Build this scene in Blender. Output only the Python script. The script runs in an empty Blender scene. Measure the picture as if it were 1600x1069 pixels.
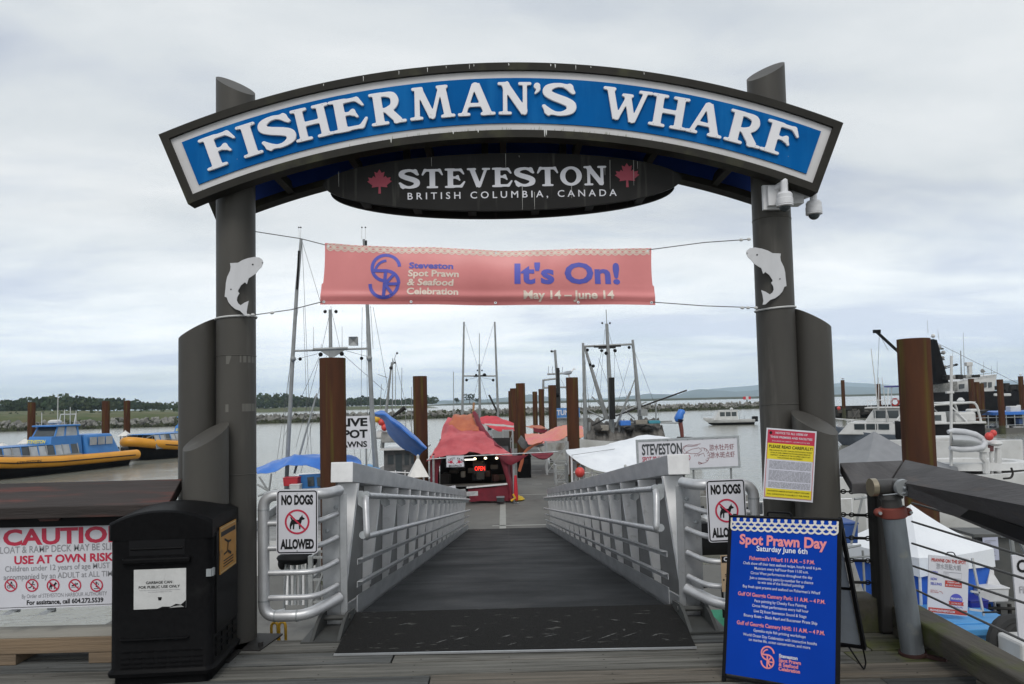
import bpy, bmesh, math, random
import numpy as np
from mathutils import Vector, Matrix, Euler
R = math.radians
V = Vector
S = bpy.context.scene
COL = S.collection
random.seed(7)

# ------------------------------------------------------------------ camera
FPX, PX0, PY0 = 1150.0, 800.0, 567.8
EYE = V((0.0, 0.0, 1.68))
PITCH, ROLL, YAW = R(3.0), R(-1.25), R(0.75)
CAM_ROT = Matrix.Rotation(-YAW, 3, 'Z') @ Matrix.Rotation(R(90) + PITCH, 3, 'X') @ Matrix.Rotation(ROLL, 3, 'Z')
cd = bpy.data.cameras.new('camera')
cd.sensor_width = 36.0
cd.lens = FPX / 1600.0 * 36.0
cd.shift_y = (PY0 - 534.5) / 1600.0
cd.clip_start, cd.clip_end = 0.05, 60000.0
cam = bpy.data.objects.new('camera', cd)
cam.location = EYE
cam.rotation_euler = CAM_ROT.to_euler()
COL.objects.link(cam)
S.camera = cam

# ------------------------------------------------------------------ world, sun, exposure
SUN_EL, SUN_AZ = R(50), R(182)            # azimuth measured from +Y towards +X: behind the camera
world = bpy.data.worlds.new('World')
S.world = world
world.use_nodes = True
wn, wl = world.node_tree.nodes, world.node_tree.links
wn.clear()
def wnode(t, **kw):
    n = wn.new(t)
    for k, v in kw.items():
        setattr(n, k, v)
    return n
w_out = wnode('ShaderNodeOutputWorld')
w_bg = wnode('ShaderNodeBackground')
w_bg.inputs['Strength'].default_value = 0.1
w_sky = wnode('ShaderNodeTexSky', sky_type='NISHITA', sun_disc=False, sun_elevation=SUN_EL, sun_rotation=SUN_AZ)
w_tc = wnode('ShaderNodeTexCoord')
w_sep = wnode('ShaderNodeSeparateXYZ')
wl.new(w_tc.outputs['Generated'], w_sep.inputs[0])
w_z = wnode('ShaderNodeMath', operation='MAXIMUM'); w_z.inputs[1].default_value = 0.0
wl.new(w_sep.outputs['Z'], w_z.inputs[0])
w_za = wnode('ShaderNodeMath', operation='ADD'); w_za.inputs[1].default_value = 0.11
wl.new(w_z.outputs[0], w_za.inputs[0])
w_dx = wnode('ShaderNodeMath', operation='DIVIDE'); w_dy = wnode('ShaderNodeMath', operation='DIVIDE')
wl.new(w_sep.outputs['X'], w_dx.inputs[0]); wl.new(w_za.outputs[0], w_dx.inputs[1])
wl.new(w_sep.outputs['Y'], w_dy.inputs[0]); wl.new(w_za.outputs[0], w_dy.inputs[1])
w_cmb = wnode('ShaderNodeCombineXYZ')
wl.new(w_dx.outputs[0], w_cmb.inputs[0]); wl.new(w_dy.outputs[0], w_cmb.inputs[1])
def cloud_noise(scale, detail, loc, dist=0.0, sx=1.0):
    m = wnode('ShaderNodeMapping'); m.inputs['Location'].default_value = loc
    m.inputs['Scale'].default_value = (sx, 1.0, 1.0)
    n = wnode('ShaderNodeTexNoise'); n.inputs['Scale'].default_value = scale
    n.inputs['Detail'].default_value = detail; n.inputs['Roughness'].default_value = 0.55
    n.inputs['Distortion'].default_value = dist
    wl.new(w_cmb.outputs[0], m.inputs[0]); wl.new(m.outputs[0], n.inputs['Vector'])
    return n
w_n1 = cloud_noise(0.55, 7.0, (3.1, 1.7, 0.0), 0.5, 0.6)
w_n2 = cloud_noise(1.7, 6.0, (9.0, 4.0, 0.0), 0.3, 0.7)
w_mx = wnode('ShaderNodeMix', data_type='FLOAT'); w_mx.inputs['Factor'].default_value = 0.35
wl.new(w_n1.outputs['Fac'], w_mx.inputs['A']); wl.new(w_n2.outputs['Fac'], w_mx.inputs['B'])
w_ramp = wnode('ShaderNodeValToRGB')
cr = w_ramp.color_ramp
cr.elements[0].position = 0.40; cr.elements[0].color = (4.9, 5.35, 6.2, 1)
cr.elements[1].position = 0.66; cr.elements[1].color = (8.5, 8.65, 8.7, 1)
e = cr.elements.new(0.5); e.color = (6.6, 6.95, 7.2, 1)
wl.new(w_mx.outputs['Result'], w_ramp.inputs['Fac'])
# low clouds towards the horizon are brighter
w_hr = wnode('ShaderNodeMapRange'); w_hr.inputs['From Min'].default_value = 0.0; w_hr.inputs['From Max'].default_value = 0.24
w_hr.inputs['To Min'].default_value = 1.75; w_hr.inputs['To Max'].default_value = 1.0
wl.new(w_sep.outputs['Z'], w_hr.inputs['Value'])
w_mul = wnode('ShaderNodeVectorMath', operation='SCALE')
wl.new(w_ramp.outputs['Color'], w_mul.inputs[0]); wl.new(w_hr.outputs['Result'], w_mul.inputs['Scale'])
# thin places where the blue sky comes through
w_n3 = cloud_noise(0.8, 4.0, (-4.0, 2.2, 0.0), 0.6, 0.45)
w_m3 = wnode('ShaderNodeMapRange'); w_m3.inputs['From Min'].default_value = 0.52; w_m3.inputs['From Max'].default_value = 0.74
w_m3.inputs['To Min'].default_value = 0.0; w_m3.inputs['To Max'].default_value = 0.55
wl.new(w_n3.outputs['Fac'], w_m3.inputs['Value'])
w_skyk = wnode('ShaderNodeVectorMath', operation='SCALE'); w_skyk.inputs['Scale'].default_value = 1.0
wl.new(w_sky.outputs['Color'], w_skyk.inputs[0])
w_mix = wnode('ShaderNodeMix', data_type='RGBA')
wl.new(w_m3.outputs['Result'], w_mix.inputs['Factor'])
wl.new(w_mul.outputs['Vector'], w_mix.inputs[6]); wl.new(w_skyk.outputs['Vector'], w_mix.inputs[7])
wl.new(w_mix.outputs[2], w_bg.inputs['Color'])
wl.new(w_bg.outputs[0], w_out.inputs['Surface'])

sd = bpy.data.lights.new('sun', 'SUN')
sd.energy, sd.angle, sd.color = 1.4, R(25), (1.0, 0.97, 0.92)
sun = bpy.data.objects.new('sun', sd)
sun_dir = V((math.sin(SUN_AZ) * math.cos(SUN_EL), math.cos(SUN_AZ) * math.cos(SUN_EL), math.sin(SUN_EL)))
sun.rotation_euler = (-sun_dir).to_track_quat('-Z', 'Y').to_euler()
COL.objects.link(sun)

S.view_settings.view_transform = 'Standard'
S.view_settings.look = 'None'
S.view_settings.exposure = 0.15
S.view_settings.gamma = 1.0
S.view_settings.use_curve_mapping = False
S.cycles.max_bounces = 6
S.cycles.volume_bounces = 1
S.cycles.transparent_max_bounces = 12

# ------------------------------------------------------------------ helpers
WATER_Z, FLOAT_Z = -2.9, -2.45
def ray(px, py):
    return CAM_ROT @ V(((px - PX0) / FPX, -(py - PY0) / FPX, -1.0))
def at(px, py, Y):
    """world point seen at photo pixel (px, py) on the plane y = Y"""
    r = ray(px, py)
    return EYE + r * (Y / r.y)
def atz(px, py, z):
    """world point seen at photo pixel (px, py) on the level z"""
    r = ray(px, py)
    return EYE + r * ((z - EYE.z) / r.z)
def X(px, py, Y):
    return at(px, py, Y).x
def Z(px, py, Y):
    return at(px, py, Y).z

MATS = {}
def mat(name, c1, c2=None, rough=0.6, metal=0.0, scale=4.0, bump=0.0, stretch=(1, 1, 1), lo=0.35, hi=0.65, detail=5.0,
        c3=None, s3=14.0, lo3=0.6, hi3=0.72, st3=(1, 1, 1), spec=0.5, coat=0.0, rvar=0.0, bscale=None, emit=None, estr=1.0, trans=0.0):
    """procedural surface: two colours mixed by noise, an optional third one as stains, bump and roughness from noise"""
    if name in MATS:
        return MATS[name]
    m = bpy.data.materials.new(name); m.use_nodes = True
    nt = m.node_tree; nd, ln = nt.nodes, nt.links
    b = nd['Principled BSDF']
    b.inputs['Roughness'].default_value = rough
    b.inputs['Metallic'].default_value = metal
    b.inputs['Specular IOR Level'].default_value = spec
    if coat:
        b.inputs['Coat Weight'].default_value = coat
    tc = nd.new('ShaderNodeTexCoord')
    def noise(sc, st, det=detail):
        mp = nd.new('ShaderNodeMapping'); mp.inputs['Scale'].default_value = st
        ln.new(tc.outputs['Object'], mp.inputs[0])
        n = nd.new('ShaderNodeTexNoise'); n.inputs['Scale'].default_value = sc
        n.inputs['Detail'].default_value = det; n.inputs['Roughness'].default_value = 0.6
        ln.new(mp.outputs[0], n.inputs['Vector'])
        return n
    def rng(src, a, bb, t0=0.0, t1=1.0):
        r = nd.new('ShaderNodeMapRange'); r.inputs['From Min'].default_value = a; r.inputs['From Max'].default_value = bb
        r.inputs['To Min'].default_value = t0; r.inputs['To Max'].default_value = t1
        ln.new(src, r.inputs['Value']); return r.outputs['Result']
    c2 = c2 or tuple(c * 0.8 for c in c1)
    n1 = noise(scale, stretch)
    mx = nd.new('ShaderNodeMix'); mx.data_type = 'RGBA'
    ln.new(rng(n1.outputs['Fac'], lo, hi), mx.inputs['Factor'])
    mx.inputs[6].default_value = (*c1, 1); mx.inputs[7].default_value = (*c2, 1)
    col = mx.outputs[2]
    if c3:
        n3 = noise(s3, st3)
        m3 = nd.new('ShaderNodeMix'); m3.data_type = 'RGBA'
        ln.new(rng(n3.outputs['Fac'], lo3, hi3), m3.inputs['Factor'])
        ln.new(col, m3.inputs[6]); m3.inputs[7].default_value = (*c3, 1)
        col = m3.outputs[2]
    ln.new(col, b.inputs['Base Color'])
    if rvar:
        ln.new(rng(n1.outputs['Fac'], 0.3, 0.7, rough - rvar, rough + rvar), b.inputs['Roughness'])
    if bump:
        nb = noise(bscale or scale * 3, stretch)
        bp = nd.new('ShaderNodeBump'); bp.inputs['Strength'].default_value = bump; bp.inputs['Distance'].default_value = 0.02
        ln.new(nb.outputs['Fac'], bp.inputs['Height']); ln.new(bp.outputs[0], b.inputs['Normal'])
    if emit:
        b.inputs['Emission Color'].default_value = (*emit, 1); b.inputs['Emission Strength'].default_value = estr
    if trans:
        b.inputs['Transmission Weight'].default_value = trans; b.inputs['IOR'].default_value = 1.1
    MATS[name] = m
    return m

class Fr:
    """a flat frame: u along x, v along y, w out of the face"""
    def __init__(s, o, x, y):
        s.o, s.x, s.y = V(o), V(x).normalized(), V(y).normalized()
        s.n = s.x.cross(s.y).normalized()
    def __call__(s, u, v, w=0.0):
        return s.o + s.x * u + s.y * v + s.n * w
def quad_frame(tl, tr, bl):
    x = (tr - tl); y = (tl - bl)
    return Fr(bl, x, y - x.normalized() * y.dot(x.normalized())), x.length, y.length

_TXT = {}
_CAP = [None]
def text_shape(s, weight=0.0):
    k = (s, weight)
    if k in _TXT:
        return _TXT[k]
    c = bpy.data.curves.new('t', 'FONT'); c.body = s; c.size = 1.0; c.offset = weight; c.resolution_u = 3
    o = bpy.data.objects.new('t', c); COL.objects.link(o)
    dg = bpy.context.evaluated_depsgraph_get()
    ev = o.evaluated_get(dg); me = ev.to_mesh()
    vs = [(v.co.x, v.co.y) for v in me.vertices]; fs = [tuple(p.vertices) for p in me.polygons]
    # the font's faces must look towards +w
    out = []
    for f in fs:
        a = sum(vs[f[i]][0] * vs[f[(i + 1) % len(f)]][1] - vs[f[(i + 1) % len(f)]][0] * vs[f[i]][1] for i in range(len(f)))
        out.append(f if a > 0 else tuple(reversed(f)))
    ev.to_mesh_clear(); bpy.data.objects.remove(o); bpy.data.curves.remove(c)
    _TXT[k] = (vs, out)
    return _TXT[k]
def cap_height():
    if _CAP[0] is None:
        _CAP[0] = max(v[1] for v in text_shape('H')[0])
    return _CAP[0]

class MB:
    def __init__(s, m=None, T=None):
        s.v, s.f, s.mi, s.mats, s.cur, s.T = [], [], [], [], 0, T
        if m:
            s.use(m)
    def use(s, m):
        if m not in s.mats:
            s.mats.append(m)
        s.cur = s.mats.index(m)
        return s
    def add(s, vs, fs):
        n = len(s.v)
        s.v += [tuple(v) for v in vs] if s.T is None else [tuple(s.T @ V(v)) for v in vs]
        s.f += [tuple(i + n for i in f) for f in fs]
        s.mi += [s.cur] * len(fs)
        return s
    def box(s, c, d, rot=None):
        c = V(c); h = V(d) / 2
        M = rot if isinstance(rot, Matrix) else Matrix.Rotation(rot or 0.0, 3, 'Z')
        vs = [c + M @ V((x * h.x, y * h.y, z * h.z)) for z in (-1, 1) for y in (-1, 1) for x in (-1, 1)]
        return s.add(vs, [(0, 2, 3, 1), (4, 5, 7, 6), (0, 1, 5, 4), (2, 6, 7, 3), (0, 4, 6, 2), (1, 3, 7, 5)])
    def bar(s, a, b, w, h, up=(0, 0, 1)):
        a, b = V(a), V(b); d = (b - a)
        L = d.length; d.normalize(); up = V(up)
        x = d.cross(up)
        if x.length < 1e-4:
            x = d.cross(V((1, 0, 0)))
        x.normalize(); z = x.cross(d)
        M = Matrix((x, d, z)).transposed()
        return s.box((a + b) / 2, (w, L, h), M)
    def tube(s, pts, r, n=8, caps=True, closed=False):
        pts = [V(p) for p in pts]; N = len(pts)
        rs = r if isinstance(r, (list, tuple)) else [r] * N
        vs, fs = [], []
        px = None
        for i, p in enumerate(pts):
            if closed:
                d = pts[(i + 1) % N] - pts[i - 1]
            else:
                d = pts[min(i + 1, N - 1)] - pts[max(i - 1, 0)]
            d.normalize()
            if px is None:
                x = d.cross(V((0, 0, 1)))
                if x.length < 1e-3:
                    x = d.cross(V((1, 0, 0)))
            else:
                x = px - d * px.dot(d)
                if x.length < 1e-6:
                    x = d.cross(V((0.3, 0.5, 0.8)))
            x.normalize(); px = x; y = d.cross(x)
            for k in range(n):
                a = 2 * math.pi * k / n
                vs.append(p + (x * math.cos(a) + y * math.sin(a)) * rs[i])
        for i in range(N if closed else N - 1):
            j = (i + 1) % N
            for k in range(n):
                l = (k + 1) % n
                fs.append((i * n + k, i * n + l, j * n + l, j * n + k))
        if caps and not closed:
            fs.append(tuple(reversed(range(n)))); fs.append(tuple(range((N - 1) * n, N * n)))
        return s.add(vs, fs)
    def cyl(s, c, r, z0, z1, n=16, cut=None):
        """upright cylinder; cut = (a, b) slopes the top: z1 + a dx + b dy"""
        vs = []
        for k in range(n):
            a = 2 * math.pi * k / n; dx, dy = r * math.cos(a), r * math.sin(a)
            vs.append((c[0] + dx, c[1] + dy, z0))
        for k in range(n):
            a = 2 * math.pi * k / n; dx, dy = r * math.cos(a), r * math.sin(a)
            vs.append((c[0] + dx, c[1] + dy, z1 + (cut[0] * dx + cut[1] * dy if cut else 0)))
        fs = [(k, (k + 1) % n, n + (k + 1) % n, n + k) for k in range(n)]
        fs += [tuple(reversed(range(n))), tuple(range(n, 2 * n))]
        return s.add(vs, fs)
    def lathe(s, prof, base, n=16, axis=(0, 0, 1)):
        q = V((0, 0, 1)).rotation_difference(V(axis).normalized()); base = V(base)
        vs, fs = [], []
        for (r, z) in prof:
            for k in range(n):
                a = 2 * math.pi * k / n
                vs.append(base + q @ V((r * math.cos(a), r * math.sin(a), z)))
        for i in range(len(prof) - 1):
            for k in range(n):
                l = (k + 1) % n
                fs.append((i * n + k, i * n + l, (i + 1) * n + l, (i + 1) * n + k))
        fs.append(tuple(reversed(range(n)))); fs.append(tuple(range((len(prof) - 1) * n, len(prof) * n)))
        return s.add(vs, fs)
    def ball(s, c, r, n=12, m=8, rot=None):
        r = r if isinstance(r, (tuple, list)) else (r, r, r)
        M = rot or Matrix.Identity(3); c = V(c)
        vs = [c + M @ V((0, 0, -r[2]))]
        for i in range(1, m):
            t = math.pi * i / m - math.pi / 2
            for k in range(n):
                a = 2 * math.pi * k / n
                vs.append(c + M @ V((r[0] * math.cos(t) * math.cos(a), r[1] * math.cos(t) * math.sin(a), r[2] * math.sin(t))))
        vs.append(c + M @ V((0, 0, r[2])))
        fs = [(0, 1 + (k + 1) % n, 1 + k) for k in range(n)]
        for i in range(m - 2):
            for k in range(n):
                l = (k + 1) % n
                fs.append((1 + i * n + k, 1 + i * n + l, 1 + (i + 1) * n + l, 1 + (i + 1) * n + k))
        b = 1 + (m - 2) * n
        fs += [(b + k, b + (k + 1) % n, len(vs) - 1) for k in range(n)]
        return s.add(vs, fs)
    def prism(s, poly, fr, w0, w1):
        """polygon (u, v) in frame fr between w0 (back) and w1 (front); counter-clockwise seen from the front"""
        a = sum(poly[i][0] * poly[(i + 1) % len(poly)][1] - poly[(i + 1) % len(poly)][0] * poly[i][1] for i in range(len(poly)))
        if a < 0:
            poly = list(reversed(poly))
        n = len(poly)
        vs = [fr(u, v, w0) for u, v in poly] + [fr(u, v, w1) for u, v in poly]
        fs = [tuple(reversed(range(n))), tuple(range(n, 2 * n))] + [(k, (k + 1) % n, n + (k + 1) % n, n + k) for k in range(n)]
        return s.add(vs, fs)
    def rect(s, fr, u0, v0, u1, v1, w0, w1):
        return s.prism([(u0, v0), (u1, v0), (u1, v1), (u0, v1)], fr, w0, w1)
    def poly(s, fr, pts, w):
        """one flat printed face"""
        a = sum(pts[i][0] * pts[(i + 1) % len(pts)][1] - pts[(i + 1) % len(pts)][0] * pts[i][1] for i in range(len(pts)))
        if a < 0:
            pts = list(reversed(pts))
        return s.add([fr(u, v, w) for u, v in pts], [tuple(range(len(pts)))])
    def flat(s, fr, u0, v0, u1, v1, w):
        return s.poly(fr, [(u0, v0), (u1, v0), (u1, v1), (u0, v1)], w)
    def stroke(s, fr, pts, wd, w, closed=False):
        """a printed ribbon of width wd along (u, v) points"""
        n = len(pts); vs, fs = [], []
        for i in range(n):
            if closed:
                p, q = pts[i - 1], pts[(i + 1) % n]
            else:
                p, q = pts[max(i - 1, 0)], pts[min(i + 1, n - 1)]
            dx, dy = q[0] - p[0], q[1] - p[1]; L = math.hypot(dx, dy) or 1.0
            nx, ny = -dy / L * wd / 2, dx / L * wd / 2
            vs += [fr(pts[i][0] + nx, pts[i][1] + ny, w), fr(pts[i][0] - nx, pts[i][1] - ny, w)]
        for i in range(n if closed else n - 1):
            j = (i + 1) % n
            fs.append((2 * i + 1, 2 * j + 1, 2 * j, 2 * i))
        return s.add(vs, fs)
    def disc(s, fr, u, v, r, w, n=20):
        return s.poly(fr, [(u + r * math.cos(2 * math.pi * k / n), v + r * math.sin(2 * math.pi * k / n)) for k in range(n)], w)
    def text(s, fr, u, v, t, h, w=None, off=0.003, weight=0.0, al='C', shear=0.0, cut=0.0):
        """lettering of cap height h whose baseline starts at v; w squeezes it to a width"""
        vs, fs = text_shape(t, weight)
        if not vs:
            return s
        x0 = min(p[0] for p in vs); x1 = max(p[0] for p in vs)
        k = h / cap_height()
        kx = w / (x1 - x0) if w else k
        W = (x1 - x0) * kx
        u0 = u - W / 2 if al == 'C' else (u if al == 'L' else u - W)
        P = [(u0 + (p[0] - x0) * kx + shear * p[1] * k, v + p[1] * k) for p in vs]
        if cut:                                   # small faces, so that the lettering follows a curved sheet
            P2, F2 = [], []
            st = [tuple(P[i] for i in (f[0], f[j], f[j + 1])) for f in fs for j in range(1, len(f) - 1)]
            while st:
                a, b, c = st.pop()
                L = [math.dist(a, b), math.dist(b, c), math.dist(c, a)]; m = L.index(max(L))
                if L[m] < cut:
                    n = len(P2); P2 += [a, b, c]; F2.append((n, n + 1, n + 2)); continue
                for _ in range(m): a, b, c = b, c, a
                q = ((a[0] + b[0]) / 2, (a[1] + b[1]) / 2)
                st += [(a, q, c), (q, b, c)]
            P, fs = P2, F2
        return s.add([fr(p[0], p[1], off) for p in P], fs)
    def sheet(s, rows, thick=0.0):
        """grid of points; thick > 0 gives it a back side"""
        n, m = len(rows), len(rows[0])
        vs = [V(p) for r in rows for p in r]
        fs = [(i * m + j, i * m + j + 1, (i + 1) * m + j + 1, (i + 1) * m + j) for i in range(n - 1) for j in range(m - 1)]
        if thick:
            nr = [V((0, 0, 0)) for _ in vs]
            for f in fs:
                q = (vs[f[1]] - vs[f[0]]).cross(vs[f[3]] - vs[f[0]])
                if q.length > 1e-12:
                    q.normalize()
                for i in f:
                    nr[i] += q
            k = len(vs)
            back = [v - (q.normalized() if q.length > 1e-9 else V((0, 0, 1))) * thick for v, q in zip(vs, nr)]
            fs2 = [tuple(reversed([i + k for i in f])) for f in fs]
            edge = [j for j in range(m)] + [i * m + m - 1 for i in range(1, n)] + [(n - 1) * m + j for j in range(m - 2, -1, -1)] + [i * m for i in range(n - 2, 0, -1)]
            fe = [(edge[(i + 1) % len(edge)], edge[i], edge[i] + k, edge[(i + 1) % len(edge)] + k) for i in range(len(edge))]
            return s.add(vs + back, fs + fs2 + fe)
        return s.add(vs, fs)
    def loft(s, rings, cap0=True, cap1=True):
        n = len(rings[0]); vs = [p for r in rings for p in r]; fs = []
        for i in range(len(rings) - 1):
            for k in range(n):
                l = (k + 1) % n
                fs.append((i * n + k, i * n + l, (i + 1) * n + l, (i + 1) * n + k))
        if cap0:
            fs.append(tuple(reversed(range(n))))
        if cap1:
            fs.append(tuple(range((len(rings) - 1) * n, len(rings) * n)))
        return s.add(vs, fs)
    def build(s, name, parent=None, smooth=35.0, bevel=0.0, fix=False):
        me = bpy.data.meshes.new(name)
        vs = s.v; off = V((0, 0, 0))
        if parent is None and vs:
            a = np.array(vs); lo, hi = a.min(0), a.max(0)
            off = V(((lo[0] + hi[0]) / 2, (lo[1] + hi[1]) / 2, lo[2]))
            vs = [tuple(p) for p in (a - np.array(off))]
        me.from_pydata(vs, [], s.f)
        for m in s.mats:
            me.materials.append(m)
        me.polygons.foreach_set('material_index', s.mi)
        if fix:
            b = bmesh.new(); b.from_mesh(me); bmesh.ops.recalc_face_normals(b, faces=b.faces); b.to_mesh(me); b.free()
        if smooth:
            me.polygons.foreach_set('use_smooth', [True] * len(me.polygons))
            me.set_sharp_from_angle(angle=R(smooth))
        me.update()
        o = bpy.data.objects.new(name, me); COL.objects.link(o)
        if parent is not None:
            o.parent = parent
            if parent.type == 'EMPTY':
                o.matrix_parent_inverse = Matrix.Translation(-V(parent['_base']))
        else:
            o.location = off
        if bevel:
            md = o.modifiers.new('bevel', 'BEVEL'); md.width = bevel; md.segments = 2; md.limit_method = 'ANGLE'; md.angle_limit = R(40)
        return o

def tag(o, label=None, cat=None, group=None, kind=None):
    if label: o['label'] = label
    if cat: o['category'] = cat
    if group: o['group'] = group
    if kind: o['kind'] = kind
    return o
def thing(name, label, cat, loc=(0, 0, 0), group=None):
    o = bpy.data.objects.new(name, None); COL.objects.link(o)
    o.location = loc; o['_base'] = tuple(loc); o.empty_display_size = 0.2
    return tag(o, label, cat, group)
def dup(o, loc=None, rotz=None, scale=None, label=None, group=None):
    def cp(a, parent):
        c = a.copy(); COL.objects.link(c)
        if parent is not None:
            c.parent = parent
        for ch in list(a.children):
            cp(ch, c)
        return c
    c = cp(o, None)
    if loc is not None: c.location = loc
    if rotz is not None: c.rotation_euler = (0, 0, rotz)
    if scale is not None: c.scale = scale if isinstance(scale, (tuple, list)) else (scale,) * 3
    return tag(c, label, None, group)
def bez(p0, p1, p2, n=8):
    p0, p1, p2 = V(p0), V(p1), V(p2)
    return [(p0 * (1 - t) ** 2 + p1 * 2 * t * (1 - t) + p2 * t * t) for t in [i / n for i in range(n + 1)]]
def round_path(pts, r, n=5):
    """polyline with rounded corners"""
    pts = [V(p) for p in pts]; out = [pts[0]]
    for i in range(1, len(pts) - 1):
        a, b, c = pts[i - 1], pts[i], pts[i + 1]
        k = min(r, (a - b).length * 0.49, (c - b).length * 0.49)
        out += bez(b + (a - b).normalized() * k, b, b + (c - b).normalized() * k, n)
    out.append(pts[-1])
    return out
def sag(a, b, d, n=8):
    a, b = V(a), V(b)
    return [a.lerp(b, i / n) - V((0, 0, d * 4 * (i / n) * (1 - i / n))) for i in range(n + 1)]
# ------------------------------------------------------------------ materials
PAINT = mat('post_paint', (0.070, 0.066, 0.058), (0.052, 0.049, 0.044), rough=0.5, spec=0.22, scale=2.2, stretch=(1, 1, 0.3), c3=(0.11, 0.105, 0.092), s3=7, lo3=0.56, hi3=0.8, st3=(1, 1, 0.15))
FRAME = mat('frame_paint', (0.026, 0.024, 0.020), (0.019, 0.018, 0.015), rough=0.6, spec=0.15, scale=5, c3=(0.055, 0.056, 0.030), s3=3.0, lo3=0.55, hi3=0.75, bump=0.1)
BLUE = mat('sign_blue', (0.001, 0.100, 0.325), (0.002, 0.084, 0.275), rough=0.55, scale=1.6, spec=0.04, c3=(0.012, 0.15, 0.40), s3=1.3, lo3=.5, hi3=.8, st3=(4, 1, .5))
BLUEIN = mat('inner_blue', (0.012, 0.06, 0.36), (0.01, 0.05, 0.30), rough=0.6)
WHITEP = mat('sign_white', (0.54, 0.53, 0.53), (0.47, 0.46, 0.46), rough=0.45, scale=3, c3=(0.42, 0.42, 0.36), s3=7, lo3=0.6, hi3=0.85)
LETTER = mat('letter_white', (0.71, 0.70, 0.72), (0.66, 0.65, 0.67), rough=0.4, scale=2, c3=(0.45, 0.42, 0.36), s3=16, lo3=0.68, hi3=0.8)
ALU = mat('aluminium', (0.52, 0.53, 0.54), (0.41, 0.42, 0.43), rough=0.44, metal=0.75, scale=6, stretch=(1, 0.3, 1), rvar=0.08, c3=(0.40, 0.40, 0.40), s3=22)
ALUW = mat('aluminium_bright', (0.78, 0.78, 0.78), (0.66, 0.66, 0.66), rough=0.5, metal=0.25, scale=8)
GALV = mat('galvanised', (0.42, 0.44, 0.45), (0.32, 0.34, 0.35), rough=0.5, metal=0.6, scale=9, rvar=0.1)
DARKST = mat('dark_steel', (0.032, 0.030, 0.028), (0.02, 0.02, 0.02), rough=0.6, spec=0.2)
BLACKPL = mat('black_plastic', (0.005, 0.005, 0.0055), (0.007, 0.007, 0.0075), rough=0.42, spec=0.05, scale=30, bump=0.05, c3=(0.014, 0.014, 0.014), s3=5, lo3=0.6, hi3=0.8)
BLACK = mat('black_paint', (0.007, 0.007, 0.008), rough=0.6, spec=0.15)
RUBBER = mat('rubber', (0.02, 0.02, 0.02), rough=0.8)
PRED = mat('print_red', (0.48, 0.02, 0.06), (0.45, 0.02, 0.055), rough=0.5)
PBLACK = mat('print_black', (0.012, 0.012, 0.013), rough=0.5, spec=0.2)
PGREY = mat('print_grey', (0.28, 0.28, 0.30), rough=0.5)
PCORAL = mat('print_coral', (0.80, 0.26, 0.27), (0.76, 0.25, 0.26), rough=0.5)
PCREAM = mat('print_cream', (0.78, 0.66, 0.56), rough=0.5)
PBLUE = mat('print_blue', (0.09, 0.10, 0.48), rough=0.5)
PYEL = mat('print_yellow', (0.70, 0.58, 0.02), (0.66, 0.54, 0.02), rough=0.5)
SIGNW = mat('sign_face', (0.62, 0.62, 0.66), (0.58, 0.58, 0.62), rough=0.4, scale=2.0, c3=(0.55, 0.54, 0.55), s3=6, lo3=0.62, hi3=0.8)
WOOD = mat('weathered_wood', (0.165, 0.150, 0.128), (0.085, 0.078, 0.068), rough=0.85, scale=2.2, stretch=(0.35, 5, 5), bump=0.5, bscale=9, lo=0.3, hi=0.7, c3=(0.26, 0.25, 0.225), s3=3.0, lo3=0.58, hi3=0.75, st3=(0.4, 3, 3))
WOODY = mat('weathered_wood_along', (0.150, 0.140, 0.120), (0.085, 0.080, 0.068), rough=0.85, scale=2.2, stretch=(5, 0.35, 5), bump=0.5, bscale=9, c3=(0.22, 0.21, 0.19), s3=3.0, lo3=0.6, hi3=0.75, st3=(3, 0.4, 3))
NEWWOOD = mat('pale_wood', (0.22, 0.155, 0.095), (0.135, 0.10, 0.068), rough=0.8, scale=2.0, stretch=(0.3, 4, 6), bump=0.4, bscale=8, c3=(0.12, 0.10, 0.08), s3=3, lo3=0.62, hi3=0.75, st3=(0.4, 3, 3))
GREYWOOD = mat('grey_wood_top', (0.25, 0.235, 0.20), (0.16, 0.15, 0.13), rough=0.85, scale=2.0, stretch=(0.3, 4, 4), bump=0.3)
CAPWOOD = mat('rail_cap_left', (0.050, 0.040, 0.037), (0.036, 0.031, 0.029), rough=0.6, spec=0.22, scale=3.0, stretch=(0.35, 4, 4), bump=0.35, c3=(0.115, 0.042, 0.034), s3=5, lo3=0.52, hi3=0.72, st3=(0.3, 3, 3))
CAPGREY = mat('rail_cap_right', (0.088, 0.084, 0.085), (0.058, 0.055, 0.056), rough=0.62, spec=0.25, scale=2.4, stretch=(4, 0.4, 4), bump=0.35, c3=(0.11, 0.09, 0.08), s3=4, lo3=0.6, hi3=0.75, st3=(3, 0.4, 3))
MOSSW = mat('mossy_wood', (0.095, 0.085, 0.066), (0.055, 0.050, 0.040), rough=0.9, scale=3, stretch=(3, 0.5, 3), bump=0.5, c3=(0.075, 0.085, 0.022), s3=3.5, lo3=0.5, hi3=0.7)
RUST = mat('rusty_steel', (0.088, 0.036, 0.018), (0.046, 0.022, 0.015), rough=0.9, spec=.15, scale=1.8, stretch=(1.6, 1.6, 0.25), bump=0.25, bscale=14, lo=0.3, hi=0.7, c3=(0.098, 0.090, 0.018), s3=2.2, lo3=0.50, hi3=0.72, st3=(2.6, 2.6, 0.09))
CONC = mat('float_concrete', (0.135, 0.132, 0.12), (0.098, 0.096, 0.088), rough=0.8, scale=0.7, detail=8, c3=(0.075, 0.07, 0.066), s3=1.1, lo3=0.55, hi3=0.75)
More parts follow.
